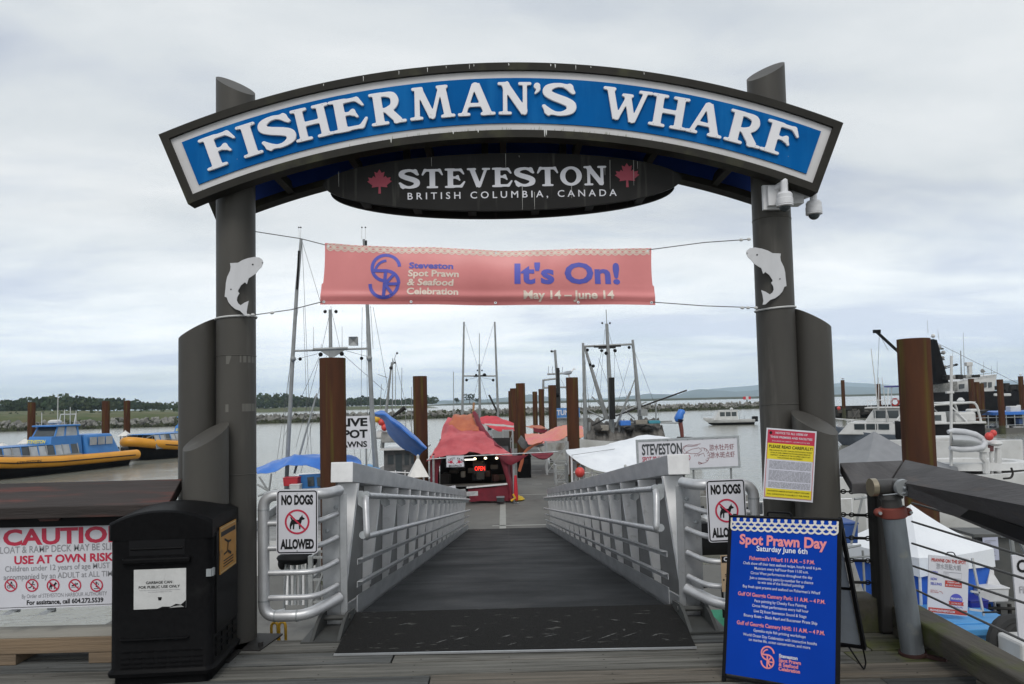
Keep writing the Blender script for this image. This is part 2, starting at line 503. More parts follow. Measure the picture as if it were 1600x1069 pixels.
RAMPDK = mat('ramp_deck', (0.019, 0.0205, 0.0225), (0.013, 0.014, 0.0155), rough=0.66, spec=0.14, scale=1.1, stretch=(0.8, 1.2, 1), bump=0.25, bscale=40, c3=(0.03, 0.03, 0.029), s3=2.5, lo3=0.56, hi3=0.8, st3=(1.2, .5, 1), rvar=0.1)
MATBLK = mat('plate_grip', (0.012, 0.012, 0.0115), (0.022, 0.021, 0.020), rough=0.8, spec=0.12, scale=90, bump=0.8, bscale=160, c3=(0.11, 0.108, 0.10), s3=5.5, lo3=0.63, hi3=0.70, st3=(1.0, 4, 1))
TGREY = mat('tarp_grey', (0.215, 0.22, 0.23), (0.185, 0.19, 0.20), rough=0.6, scale=3)
TWHITE = mat('tarp_white', (0.74, 0.76, 0.78), (0.66, 0.68, 0.71), rough=0.5, scale=1.2, bump=0.2)
TBLUE = mat('tarp_blue', (0.035, 0.17, 0.55), (0.028, 0.135, 0.47), rough=0.42, scale=3.0, bump=0.4, bscale=4)
TRED = mat('tarp_red', (0.54, 0.105, 0.115), (0.36, 0.05, 0.06), rough=0.6, scale=1.2, bump=0.35, bscale=3)
TRED2 = mat('tarp_dark_red', (0.19, 0.012, 0.026), (0.12, 0.009, 0.02), rough=0.65, scale=2, bump=0.3)
TORANGE = mat('tarp_orange', (0.46, 0.135, 0.055), (0.36, 0.09, 0.045), rough=0.6, scale=1.6, bump=0.4, bscale=4)
TCORAL = mat('tarp_coral', (0.62, 0.16, 0.17), (0.60, 0.24, 0.13), rough=0.6, scale=0.9, bump=0.3, bscale=3)
TBRED = mat('tarp_bright_red', (0.56, 0.02, 0.035), (0.45, 0.015, 0.03), rough=0.55, scale=2)
BOATW = mat('boat_white', (0.58, 0.58, 0.57), (0.48, 0.48, 0.47), rough=0.35, scale=1.5, c3=(0.42, 0.40, 0.36), s3=3, lo3=0.62, hi3=0.8)
BOATG = mat('boat_grey', (0.32, 0.32, 0.31), (0.21, 0.21, 0.20), rough=0.6, scale=2.0, c3=(0.16, 0.14, 0.12), s3=4, lo3=0.55, hi3=0.72)
HULLBLK = mat('hull_black', (0.008, 0.008, 0.010), (0.014, 0.014, 0.015), rough=0.5, spec=.15, scale=1)
HULLGRY = mat('hull_slate', (0.10, 0.12, 0.15), rough=0.4)
TUBEYEL = mat('tube_yellow', (0.68, 0.30, 0.02), (0.60, 0.26, 0.02), rough=0.45, scale=1.0)
CABBLUE = mat('cabin_blue', (0.04, 0.19, 0.48), (0.035, 0.16, 0.42), rough=0.4, scale=1)
GLASS = mat('dark_glass', (0.03, 0.04, 0.045), (0.05, 0.06, 0.065), rough=0.08, scale=0.6)
PALEGL = mat('pale_glass', (0.42, 0.44, 0.45), (0.26, 0.28, 0.30), rough=0.1, scale=0.8)
MASTG = mat('mast_grey', (0.27, 0.28, 0.28), (0.20, 0.21, 0.21), rough=0.5, metal=0.2, scale=3)
WIRE = mat('wire', (0.10, 0.10, 0.10), rough=0.6)
ROPEW = mat('rope_pale', (0.55, 0.55, 0.54), rough=0.8)
ORANGE = mat('buoy_red', (0.62, 0.06, 0.05), rough=0.45)
LITEBLUE = mat('tote_blue', (0.08, 0.30, 0.60), (0.07, 0.27, 0.55), rough=0.45, scale=3)
DEEPBLUE = mat('wall_blue', (0.012, 0.10, 0.46), (0.010, 0.08, 0.40), rough=0.6, scale=2, bump=0.3)
YELPL = mat('yellow_paint', (0.66, 0.38, 0.03), rough=0.5)

# ------------------------------------------------------------------ water
def water_material():
    m = bpy.data.materials.new('river_water'); m.use_nodes = True
    nt = m.node_tree; nd, ln = nt.nodes, nt.links; b = nd['Principled BSDF']
    b.inputs['Base Color'].default_value = (0.215, 0.215, 0.182, 1)
    b.inputs['Roughness'].default_value = 0.16
    b.inputs['IOR'].default_value = 1.333
    tc = nd.new('ShaderNodeTexCoord')
    prev = None
    for sc, st, dist, strength in ((0.9, (1, 1.5, 1), 0.10, 0.6), (4.0, (1, 1.6, 1), 0.035, 0.55), (0.12, (1, 1.3, 1), 0.35, 0.4)):
        mp = nd.new('ShaderNodeMapping'); mp.inputs['Scale'].default_value = st
        ln.new(tc.outputs['Object'], mp.inputs[0])
        n = nd.new('ShaderNodeTexNoise'); n.inputs['Scale'].default_value = sc; n.inputs['Detail'].default_value = 3.0
        ln.new(mp.outputs[0], n.inputs['Vector'])
        bp = nd.new('ShaderNodeBump'); bp.inputs['Strength'].default_value = strength; bp.inputs['Distance'].default_value = dist
        ln.new(n.outputs['Fac'], bp.inputs['Height'])
        if prev: ln.new(prev.outputs[0], bp.inputs['Normal'])
        prev = bp
    ln.new(prev.outputs[0], b.inputs['Normal'])
    return m
b = MB(water_material())
b.add([(-30000, -60, WATER_Z), (30000, -60, WATER_Z), (30000, 40000, WATER_Z), (-30000, 40000, WATER_Z)], [(0, 1, 2, 3)])
tag(b.build('water', smooth=0), 'grey brown river water', None, kind='structure')

# ------------------------------------------------------------------ breakwater of loose rock
def rock_wall():
    rng = random.Random(3)
    stone = mat('riprap', (0.27, 0.265, 0.24), (0.085, 0.082, 0.074), rough=0.9, scale=0.6, bump=0.3)
    weed = mat('riprap_weed', (0.042, 0.050, 0.018), (0.022, 0.025, 0.012), rough=0.9, scale=0.9)
    core = mat('riprap_core', (0.02, 0.02, 0.016), rough=0.95)
    b = MB(stone)
    A, B = at(-160, 671, 178), at(1290, 640, 300)
    A.z = B.z = WATER_Z
    L = (B - A).length; d = (B - A).normalized(); nrm = V((d.y, -d.x, 0))    # towards the camera
    b.use(core)
    b.add([A + nrm * 3.0 - V((0, 0, .5)), B + nrm * 3.0 - V((0, 0, .5)), B + V((0, 0, 1.7)), A + V((0, 0, 1.9)), A - nrm * 5 - V((0, 0, .5)), B - nrm * 5 - V((0, 0, .5))],
          [(0, 1, 2, 3), (3, 2, 5, 4)])
    unit = [V((math.cos(t) * math.cos(p), math.sin(t) * math.cos(p), math.sin(p))) for t, p in ((0, .1), (1.0, -.2), (2.1, .15), (3.2, -.1), (4.3, .2), (5.3, -.15), (0.5, 1.0), (2.6, 1.1), (4.6, .9), (0.6, -1.1), (2.8, -1.0), (4.9, -1.2))]
    bm = bmesh.new()
    for u in unit: bm.verts.new(u)
    bm.verts.ensure_lookup_table()
    bmesh.ops.convex_hull(bm, input=bm.verts)
    bm.verts.index_update(); hf = [tuple(v.index for v in f.verts) for f in bm.faces]; hv = [v.co.copy() for v in bm.verts]; bm.free()
    n = int(L * 13)
    for i in range(n):
        t = rng.random() * L; h = rng.random()
        p = A + d * t + nrm * (3.4 * (1 - h) - 0.4) + V((0, 0, -0.15 + 2.05 * h + rng.uniform(-.15, .35) * (1 if h > .8 else .3)))
        s = rng.uniform(0.35, 0.9) * (0.8 if h < .5 else 1.0)
        low = h < 0.42 + rng.uniform(-.12, .12)
        b.use(weed if (low or rng.random() < 0.10) else stone)
        M = Euler((rng.random() * 6, rng.random() * 6, rng.random() * 6)).to_matrix()
        sx, sy, sz = s * rng.uniform(.7, 1.5), s * rng.uniform(.7, 1.3), s * rng.uniform(.5, .8)
        b.add([p + M @ V((q.x * sx, q.y * sy, q.z * sz)) for q in hv], hf)
    o = b.build('breakwater_rocks', smooth=0)
    tag(o, 'long low breakwater of grey boulders with green weed at the waterline', 'breakwater', kind='stuff')
rock_wall()

# ------------------------------------------------------------------ low islands, marsh, far shore and hills
def strip_land(name, p0, p1, Y0, Y1, depth, top, m, kind='structure', label=None):
    """low land between two pixels columns; front edge at the water"""
    a, c = at(p0, 640, Y0), at(p1, 640, Y1)
    b = MB(m); n = 60; rows = []
    dirv = V((c.x - a.x, c.y - a.y, 0)); nr = V((-dirv.y, dirv.x, 0)).normalized()
    rng = random.Random(len(name))
    prof = [(0, -0.6), (0.02, 0.5), (0.12, 0.75), (0.5, 0.95), (1.0, 1.0)]
    for i in range(n + 1):
        p = V((a.x, a.y, 0)).lerp(V((c.x, c.y, 0)), i / n)
        e = min(1.0, min(i, n - i) / 4.0)
        w = rng.uniform(.85, 1.1)
        rows.append([V((p.x, p.y, WATER_Z)) + nr * (depth * q) + V((0, 0, (top * z * w if z > 0 else z) * (e if z > 0 else 1))) for q, z in prof])
    b.sheet([list(r) for r in rows])
    return tag(b.build(name, smooth=60, fix=True), label, None, kind=kind)
MARSH = mat('marsh_grass', (0.055, 0.078, 0.024), (0.10, 0.10, 0.045), rough=0.95, scale=0.03, stretch=(1, 3, 1), detail=8, bump=0.3, c3=(0.13, 0.105, 0.055), s3=0.05, lo3=0.56, hi3=0.7)
strip_land('marsh_ground', -300, 350, 205, 300, 200, 5.0, MARSH, label='green marsh behind the breakwater')
strip_land('island_ground', 330, 690, 640, 900, 300, 4.0, MARSH, label='low wooded island')
strip_land('shore_ground', 640, 2000, 1500, 1900, 300, 5.0, mat('far_shore', (0.035, 0.045, 0.022), (0.055, 0.06, 0.03), rough=0.95, scale=0.02), label='dark far shore')

def leaf_mass(b, c, r, n, rng, size):
    """crown built from many small leaf clump faces"""
    for _ in range(n):
        t, u = rng.uniform(0, 6.283), rng.uniform(-0.75, 1)
        q = math.sqrt(max(0, 1 - u * u)); k = rng.uniform(.62, 1.05)
        p = c + V((r[0] * k * q * math.cos(t), r[1] * k * q * math.sin(t), r[2] * k * u))
        s = size * rng.uniform(.6, 1.3)
        a = V((rng.uniform(-1, 1), rng.uniform(-1, 1), rng.uniform(-.3, .3))).normalized()
        d = V((rng.uniform(-.5, .5), rng.uniform(-.5, .5), 1)).normalized()
        b.add([p - a * s - d * s * .6, p + a * s - d * s * .5, p + a * s * .6 + d * s * .8, p - a * s * .7 + d * s * .7], [(0, 1, 2, 3)])
def woods(name, p0, p1, Y0, Y1, rowsn, spacing, hr, label, seed, ground=3.0):
    rng = random.Random(seed)
    g = [mat('wood_green_%d' % i, c, tuple(x * .6 for x in c), rough=0.9, scale=0.15) for i, c in enumerate([(0.030, 0.055, 0.022), (0.042, 0.068, 0.026), (0.024, 0.043, 0.024), (0.055, 0.075, 0.03)])]
    b = MB(g[0])
    a, c = at(p0, 640, Y0), at(p1, 640, Y1)
    L = math.hypot(c.x - a.x, c.y - a.y); n = int(L / spacing)
    d = V((c.x - a.x, c.y - a.y, 0)).normalized(); nr = V((-d.y, d.x, 0))
    for r in range(rowsn):
        for i in range(n):
            env = 0.72 + 0.28 * math.sin(i * 0.13 + seed) * math.sin(i * 0.041 + 1.3 * seed) 
            h = hr * env * rng.uniform(.7, 1.12) * (0.75 + 0.25 * r / max(1, rowsn - 1))
            p = V((a.x, a.y, 0)).lerp(V((c.x, c.y, 0)), (i + rng.random()) / n) + nr * (r * spacing * 1.6 + rng.uniform(0, spacing))
            w = h * rng.uniform(.38, .62)
            b.use(rng.choice(g))
            leaf_mass(b, V((p.x, p.y, WATER_Z + ground + h * .52)), (w, w, h * .50), 24, rng, h * .15)
    return tag(b.build(name, smooth=0), label, 'trees', kind='stuff')
woods('island_woods', -120, 330, 430, 520, 5, 3.0, 11.5, 'dark green woods on the marsh island far across the river', 5, 4.0)
woods('spit_woods', 345, 684, 700, 960, 5, 3.6, 15.0, 'dark green line of trees on the low island beyond the breakwater', 8)
woods('marsh_shrubs', -160, 310, 250, 320, 2, 5.0, 2.6, 'low pale shrubs scattered over the green marsh', 11, 3.2)
def far_tree(px, Y, h, label):
    rng = random.Random(px)
    p = at(px, 640, Y); z = WATER_Z + 3
    t = thing('tree', label, 'tree', (p.x, p.y, z), 'lone trees on the far shore')
    MB(mat('far_bark', (0.05, 0.04, 0.03))).tube([(p.x, p.y, z), (p.x + .3, p.y, z + h * .5)], [h * .05, h * .03], 6).build('trunk', t)
    b = MB(MATS['wood_green_2'])
    for k in range(5):
        leaf_mass(b, V((p.x + rng.uniform(-.35, .35) * h, p.y + rng.uniform(-.3, .3) * h, z + h * rng.uniform(.4, .75))), (h * .3, h * .3, h * .25), 40, rng, h * .06)
    b.build('crown', t, smooth=0)
far_tree(734, 820, 12, 'round bushy tree alone on the far shore beyond the mast of the red stall')
far_tree(714, 830, 8, 'small low tree on the far shore left of the round bushy tree')
far_tree(746, 840, 7, 'small far shore tree right of the round bushy tree')

def hills(name, prof, Y, m, label):
    """prof: (px, py) ridge line"""
    b = MB(m); rows = []
    rng = random.Random(int(Y))
    xs = np.linspace(prof[0][0], prof[-1][0], 140)
    hs = np.interp(xs, [p[0] for p in prof], [p[1] for p in prof])
    top, mid, bot = [], [], []
    for x, y in zip(xs, hs):
        p = at(x, y + rng.uniform(-.35, .35), Y)
        top.append(p); mid.append(V((p.x * .965, p.y - Y * .05, WATER_Z + (p.z - WATER_Z) * rng.uniform(.4, .55)))); bot.append(V((p.x * .93, p.y - Y * .10, WATER_Z - 5)))
    back = [V((p.x * 1.1, p.y + Y * .1, WATER_Z - 5)) for p in top]
    b.sheet([back, top, mid, bot])
    return tag(b.build(name, smooth=60, fix=True), label, None, kind='structure')
HILL = mat('hill_forest', (0.030, 0.052, 0.040), (0.045, 0.065, 0.045), rough=0.95, scale=0.002)
hills('hills', [(560, 630), (690, 626), (760, 624), (800, 620), (830, 616), (870, 622), (930, 625), (1000, 617), (1012, 615), (1060, 617), (1075, 611), (1095, 608), (1120, 610), (1150, 612), (1200, 608), (1260, 605), (1320, 604), (1390, 606), (1450, 608), (1540, 603), (1620, 598), (1800, 600)], 9000, HILL, 'nearer blue hills across the strait')
hills('mountains', [(600, 634), (760, 627), (900, 624), (1060, 618), (1110, 608), (1170, 603), (1215, 600), (1290, 601), (1320, 597), (1400, 602), (1480, 600), (1560, 595), (1700, 590), (1900, 600)], 14000, HILL, 'paler blue mountains behind the hills')

# ------------------------------------------------------------------ float (dock) and wharf deck
def float_dock():
    b = MB(CONC)
    b.box((-1.1, 15.2, FLOAT_Z - .35), (13.4, 6.4, .7))
    b.box((-0.5, 65, FLOAT_Z - .35), (6.9, 93.2, .7))
    # paler joint strips and painted edge
    b.use(mat('dock_joint', (0.30, 0.30, 0.28), (0.26, 0.26, 0.24), rough=0.8))
    b.box((-0.1, 27.6, FLOAT_Z), (0.22, 14, .008))
    for y in (24.9, 33.0, 42, 52):
        b.box((1.2, y, FLOAT_Z), (3.3, .12, .008))
    o = b.build('dock', smooth=0)
    tag(o, 'grey concrete float at the foot of the gangway', None, kind='structure')
    b = MB(mat('dock_patch', (0.34, 0.34, 0.32), rough=0.8))
    for (x, y, w, l) in ((1.6, 37, .5, .12), (1.9, 44, .6, .3), (1.35, 40.5, .7, .08)):
        b.box((x, y, FLOAT_Z + .006), (w, l, .006))
    tag(b.build('dock_marking', smooth=0), 'white painted marks on the float', None, kind='structure')
float_dock()

def wharf_deck():
    b = MB(WOOD)
    rng = random.Random(11)
    y = -1.2; n = 0
    planks = [mat('plank_%d' % i, tuple(1.5 * q * k for q, k in zip(c1, (.94, 1, 1.05))), tuple(.95 * q * k for q, k in zip(c2, (.94, 1, 1.05))), rough=0.9, spec=.2, scale=3.2, stretch=(0.22, 6, 6), bump=0.8, bscale=12, lo=0.32, hi=0.66, detail=9,
                  c3=tuple(1.15 * q for q in c3), s3=2.2, lo3=0.56, hi3=0.78, st3=(0.35, 4, 4)) for i, (c1, c2, c3) in enumerate([
        ((0.125, 0.116, 0.101), (0.066, 0.061, 0.053), (0.21, 0.20, 0.18)),
        ((0.135, 0.124, 0.105), (0.082, 0.075, 0.064), (0.21, 0.20, 0.18)),
        ((0.098, 0.095, 0.088), (0.060, 0.058, 0.053), (0.17, 0.165, 0.15)),
        ((0.140, 0.116, 0.090), (0.086, 0.074, 0.060), (0.20, 0.165, 0.12))])]
    moss = mat('plank_moss', (0.118, 0.114, 0.092), (0.062, 0.060, 0.048), rough=0.9, scale=1.8, stretch=(0.4, 4, 4), bump=0.5, c3=(0.085, 0.095, 0.022), s3=2.4, lo3=0.46, hi3=0.64)
    nail = mat('nail_dark', (.022, .017, .014), rough=.9)
    while y < 5.36:
        w = 0.235 if y + .235 < 5.36 else 5.43 - y
        x = -9.0 + rng.uniform(-2, 0)
        while x < 2.8:
            L = min(rng.uniform(2.6, 4.8), 2.93 - x)
            # one joint stands where the photograph shows one
            b.use(planks[rng.choice((0, 0, 1, 1, 2, 2, 3))] if not (x > 1.6 and x + L < 7.5) else (moss if rng.random() < .7 else planks[2]))
            dz = rng.uniform(-.005, .004)
            b.box((x + L / 2, y + w / 2, -0.04 + dz), (L - .010, w - .027, .08))
            if y > 2.6:
                b.use(nail)
                for q in np.arange(math.ceil(x / .61) * .61 + .02, x + L - .02, .61):
                    for e in (.24, .76):
                        u, v = q + rng.uniform(-.02, .02), y + w * e + rng.uniform(-.015, .015)
                        b.add([(u - .005, v - .005, dz + .0012), (u + .005, v - .005, dz + .0012), (u + .005, v + .005, dz + .0012), (u - .005, v + .005, dz + .0012)], [(0, 1, 2, 3)])
                for _ in range(rng.randint(2, 6)):          # drying cracks and splits
                    u, v, l = x + rng.uniform(.05, max(.06, L - .5)), y + rng.uniform(.03, max(.031, w - .05)), rng.uniform(.12, .6); h = rng.uniform(.0015, .004); k = rng.uniform(-.012, .012)
                    if u + l < x + L: b.add([(u, v, dz + .001), (u + l * .5, v + k * .5 - h, dz + .001), (u + l, v + k, dz + .001), (u + l * .5, v + k * .5 + h, dz + .001)], [(0, 1, 2, 3)])
            x += L
        y += w; n += 1
    b.use(mat('deck_beam', (0.012, 0.011, 0.01), rough=0.9))
    b.box((-3.55, 2.1, -.26), (12.9, 6.5, .20))
    b.box((-3.55, 5.30, -.46), (12.9, .22, .26))
    for x in (-7, -4.6, -2.3, 0, 2.6):
        b.cyl((x, 5.1), .17, WATER_Z - 1, -.33, 12)
    o = b.build('wharf_deck', smooth=0, bevel=0.004)
    tag(o, 'weathered grey plank deck of the wharf', None, kind='structure')
wharf_deck()

def haze():
    m = bpy.data.materials.new('haze_air'); m.use_nodes = True
    nd, ln = m.node_tree.nodes, m.node_tree.links
    nd.clear()
    out = nd.new('ShaderNodeOutputMaterial'); v = nd.new('ShaderNodeVolumePrincipled')
    v.inputs['Color'].default_value = (0.70, 0.86, 1.0, 1)
    v.inputs['Density'].default_value = HAZE
    ln.new(v.outputs[0], out.inputs['Volume'])
    b = MB(m); b.box((0, 7950, 195), (40000, 16100, 400))
    a = np.array(b.v); a[:, 2] = np.where(a[:, 2] < 100, WATER_Z - 7, 480); b.v = [tuple(p) for p in a]
    o = b.build('haze', smooth=0)
    tag(o, 'pale air between the wharf and the far hills', 'haze', kind='stuff')
HAZE = 0.00009
haze()
# ------------------------------------------------------------------ serif capitals drawn as signed distance fields
GH = 96
def glyph_field(name):
    H = GH
    x, y = np.meshgrid(np.arange(-.25, 1.95, 1.0 / H), np.arange(-.35, 1.35, 1.0 / H))
    d = [np.full(x.shape, 9.0)]
    def sm(n, k=0.045):
        h = np.clip(0.5 + 0.5 * (d[0] - n) / k, 0, 1)
        d[0] = d[0] * (1 - h) + n * h - k * h * (1 - h)
    def cap(x0, y0, x1, y1, r0, r1=None, k=0.045):
        r1 = r0 if r1 is None else r1
        px, py, bx, by = x - x0, y - y0, x1 - x0, y1 - y0
        t = np.clip((px * bx + py * by) / (bx * bx + by * by + 1e-9), 0, 1)
        sm(np.hypot(px - bx * t, py - by * t) - (r0 + (r1 - r0) * t), k)
    def stem(x0, y0, x1, y1, w, k=0.045):
        """flat ended stroke"""
        bx, by = x1 - x0, y1 - y0; L = math.hypot(bx, by); bx /= L; by /= L
        cx, cy = (x0 + x1) / 2, (y0 + y1) / 2
        a = np.abs((x - cx) * bx + (y - cy) * by) - L / 2; b = np.abs(-(x - cx) * by + (y - cy) * bx) - w / 2
        sm(np.hypot(np.maximum(a, 0), np.maximum(b, 0)) + np.minimum(np.maximum(a, b), 0), k)
    def serif(xc, yy, hw, r=0.05):
        cap(xc - hw + r, yy, xc + hw - r, yy, r)
    def curve(pts, ws, n=40):
        P = np.array(pts); t = np.linspace(0, len(P) - 1, n)
        # catmull-rom through the points
        out = []
        for q in t:
            i = min(int(q), len(P) - 2); u = q - i
            p0, p1, p2, p3 = P[max(i - 1, 0)], P[i], P[i + 1], P[min(i + 2, len(P) - 1)]
            out.append(0.5 * ((2 * p1) + (-p0 + p2) * u + (2 * p0 - 5 * p1 + 4 * p2 - p3) * u * u + (-p0 + 3 * p1 - 3 * p2 + p3) * u ** 3))
        w = np.interp(t, range(len(ws)), ws)
        for i in range(n - 1):
            cap(out[i][0], out[i][1], out[i + 1][0], out[i + 1][1], w[i] / 2, w[i + 1] / 2, 0.004)
    def wedge(x0, y0, x1, y1, r0=.055, r1=.035):
        cap(x0, y0, x1, y1, r0, r1)
    T = 0.26; LO, HI = 0.05, 0.95
    if name == 'I':
        stem(.3, .03, .3, .97, T); serif(.3, LO, .27); serif(.3, HI, .27)
    elif name in 'FE':
        stem(.3, .03, .3, .97, T); serif(.27, HI, .24)
        stem(.2, .925, .80, .925, .12); wedge(.80, .92, .93, .72, .075, .04)
        stem(.3, .53, .62, .53, .11); wedge(.63, .57, .74, .40, .07, .04); wedge(.63, .5, .66, .6, .06, .05)
        if name == 'F':
            serif(.3, LO, .28)
        else:
            serif(.27, LO, .24); stem(.2, .075, .80, .075, .12); wedge(.82, .08, .97, .30, .075, .04)
    elif name == 'H':
        for q in (.26, .90):
            stem(q, .03, q, .97, .235); serif(q, LO, .25); serif(q, HI, .25)
        stem(.26, .5, .9, .5, .14)
    elif name == 'R':
        stem(.28, .03, .28, .97, T); serif(.28, LO, .27); serif(.25, HI, .22)
        curve([(.3, .915), (.52, .92), (.74, .86), (.80, .70), (.72, .53), (.5, .455), (.3, .46)], [.13, .14, .22, .25, .2, .13, .12])
        stem(.52, .47, .86, .06, .23); serif(.88, LO, .2)
    elif name == 'M':
        stem(.22, .04, .30, .96, .17); serif(.2, LO, .22); serif(.30, HI, .19)
        stem(1.24, .04, 1.12, .96, .24); serif(1.24, LO, .24); serif(1.12, HI, .2)
        stem(.36, .94, .72, .06, .22); stem(1.06, .94, .74, .06, .13); cap(.73, .06, .73, .12, .07)
    elif name == 'A':
        stem(.16, .05, .54, .95, .15); stem(.96, .05, .60, .95, .26); cap(.57, .93, .59, .93, .09)
        stem(.3, .33, .84, .33, .12); serif(.17, LO, .21); serif(.96, LO, .25)
    elif name == 'N':
        stem(.24, .03, .24, .95, .15); stem(.92, .05, .92, .97, .15); serif(.24, LO, .23); serif(.92, HI, .23); serif(.18, HI, .2)
        stem(.22, .96, .90, .07, .24); cap(.91, .06, .91, .1, .07)
    elif name == "'":
        cap(.16, .88, .17, .90, .09); curve([(.17, .88), (.2, .78), (.12, .66)], [.16, .12, .05], 14)
    elif name == 'S':
        curve([(.74, .76), (.60, .91), (.40, .93), (.22, .84), (.20, .68), (.36, .565), (.58, .47), (.74, .36), (.74, .18), (.56, .07), (.36, .08), (.19, .22)],
              [.10, .12, .14, .20, .22, .24, .25, .24, .21, .14, .12, .10], 60)
        wedge(.70, .95, .79, .72, .05, .05); wedge(.24, .03, .13, .28, .05, .05)
        cap(.62, .90, .72, .90, .06); cap(.32, .09, .2, .1, .06)
    elif name == 'W':
        stem(.20, .95, .48, .06, .23); stem(.84, .80, .50, .06, .14); stem(.80, .80, 1.02, .02, .22); stem(1.40, .95, 1.06, .02, .15)
        serif(.17, HI, .22); serif(.80, .80, .2); serif(1.40, HI, .24); cap(.49, .08, .49, .12, .07); cap(1.03, .04, 1.03, .1, .07)
    elif name == 'T':
        stem(.5, .03, .5, .95, T); serif(.5, LO, .27); stem(.14, .925, .86, .925, .12)
        wedge(.16, .93, .04, .70, .075, .04); wedge(.84, .93, .96, .70, .075, .04)
    elif name == 'V':
        stem(.2, .95, .54, .05, .25); stem(.92, .95, .58, .05, .14); serif(.18, HI, .24); serif(.93, HI, .21); cap(.56, .06, .56, .1, .07)
    elif name == 'O':
        o = np.hypot((x - .5) / .5, (y - .5) / .5) - 1; i = np.hypot((x - .5) / .26, (y - .5) / .36) - 1
        d[0] = np.maximum(o * .48, -i * .28)
    return x[0], y[:, 0], d[0]
def contours(xs, ys, f):
    """marching squares, returns closed loops"""
    nb = f < 0
    edges = {}
    def pt(a, b):
        (i0, j0), (i1, j1) = a, b
        t = f[i0, j0] / (f[i0, j0] - f[i1, j1])
        return (xs[j0] + (xs[j1] - xs[j0]) * t, ys[i0] + (ys[i1] - ys[i0]) * t)
    nxt, pos = {}, {}
    act = nb[:-1, :-1].astype(int) + nb[:-1, 1:] + nb[1:, 1:] + nb[1:, :-1]
    for i, j in zip(*np.where((act > 0) & (act < 4))):
        c = [(i, j), (i, j + 1), (i + 1, j + 1), (i + 1, j)]
        ent, ext = [], []
        for k in range(4):
            a, b = c[k], c[(k + 1) % 4]
            if nb[a] != nb[b]:
                key = (min(a, b), max(a, b)); pos[key] = pt(*key)
                (ext if nb[a] else ent).append(key)
        if len(ent) == 1:
            nxt[(ext[0])] = ent[0]
        else:
            for q in range(2):
                nxt[ext[q]] = ent[q]
    loops = []
    while nxt:
        k0 = next(iter(nxt)); loop = []; k = k0
        while k in nxt:
            loop.append(pos[k]); k = nxt.pop(k)
        if len(loop) > 8:
            loops.append(loop)
    return loops
def thin(loop, eps):
    P = np.array(loop)
    def rdp(a, b):
        if b <= a + 1: return [a]
        p, q = P[a], P[b]; dv = q - p; L = np.hypot(*dv) + 1e-9
        dd = np.abs((P[a + 1:b, 0] - p[0]) * dv[1] - (P[a + 1:b, 1] - p[1]) * dv[0]) / L
        m = int(dd.argmax())
        if dd[m] < eps: return [a]
        return rdp(a, a + 1 + m) + rdp(a + 1 + m, b)
    h = len(P) // 2
    idx = rdp(0, h) + rdp(h, len(P) - 1)
    return [tuple(P[i]) for i in idx]
_GL = {}
def glyph(ch, depth=0.1, bev=0.025):
    """solid letter: vertices (u, v, w), faces; cap height 1"""
    k = (ch, depth, bev)
    if k in _GL: return _GL[k]
    loops = [thin(l, 0.0035) for l in contours(*glyph_field(ch))]
    cu = bpy.data.curves.new('g', 'CURVE'); cu.dimensions = '2D'; cu.fill_mode = 'BOTH'; cu.extrude = depth / 2
    cu.bevel_depth = bev; cu.bevel_resolution = 1; cu.offset = -bev
    for l in loops:
        sp = cu.splines.new('POLY'); sp.points.add(len(l) - 1); sp.use_cyclic_u = True
        for p, q in zip(sp.points, l): p.co = (q[0], q[1], 0, 1)
    o = bpy.data.objects.new('g', cu); COL.objects.link(o)
    ev = o.evaluated_get(bpy.context.evaluated_depsgraph_get()); me = ev.to_mesh()
    vs = [(v.co.x, v.co.y, v.co.z + depth / 2) for v in me.vertices]; fs = [tuple(p.vertices) for p in me.polygons]
    ev.to_mesh_clear(); bpy.data.objects.remove(o); bpy.data.curves.remove(cu)
    x0 = min(v[0] for v in vs); x1 = max(v[0] for v in vs)
    _GL[k] = ([(v[0] - x0, v[1], v[2]) for v in vs], fs, x1 - x0)
    return _GL[k]
def put_glyph(b, fr, ch, u, v, h, w, off, depth=0.1, bev=0.025):
    vs, fs, gw = glyph(ch, depth, bev)
    b.add([fr(u - w / 2 + p[0] * w / gw, v + p[1] * h, off + p[2] * h) for p in vs], fs)

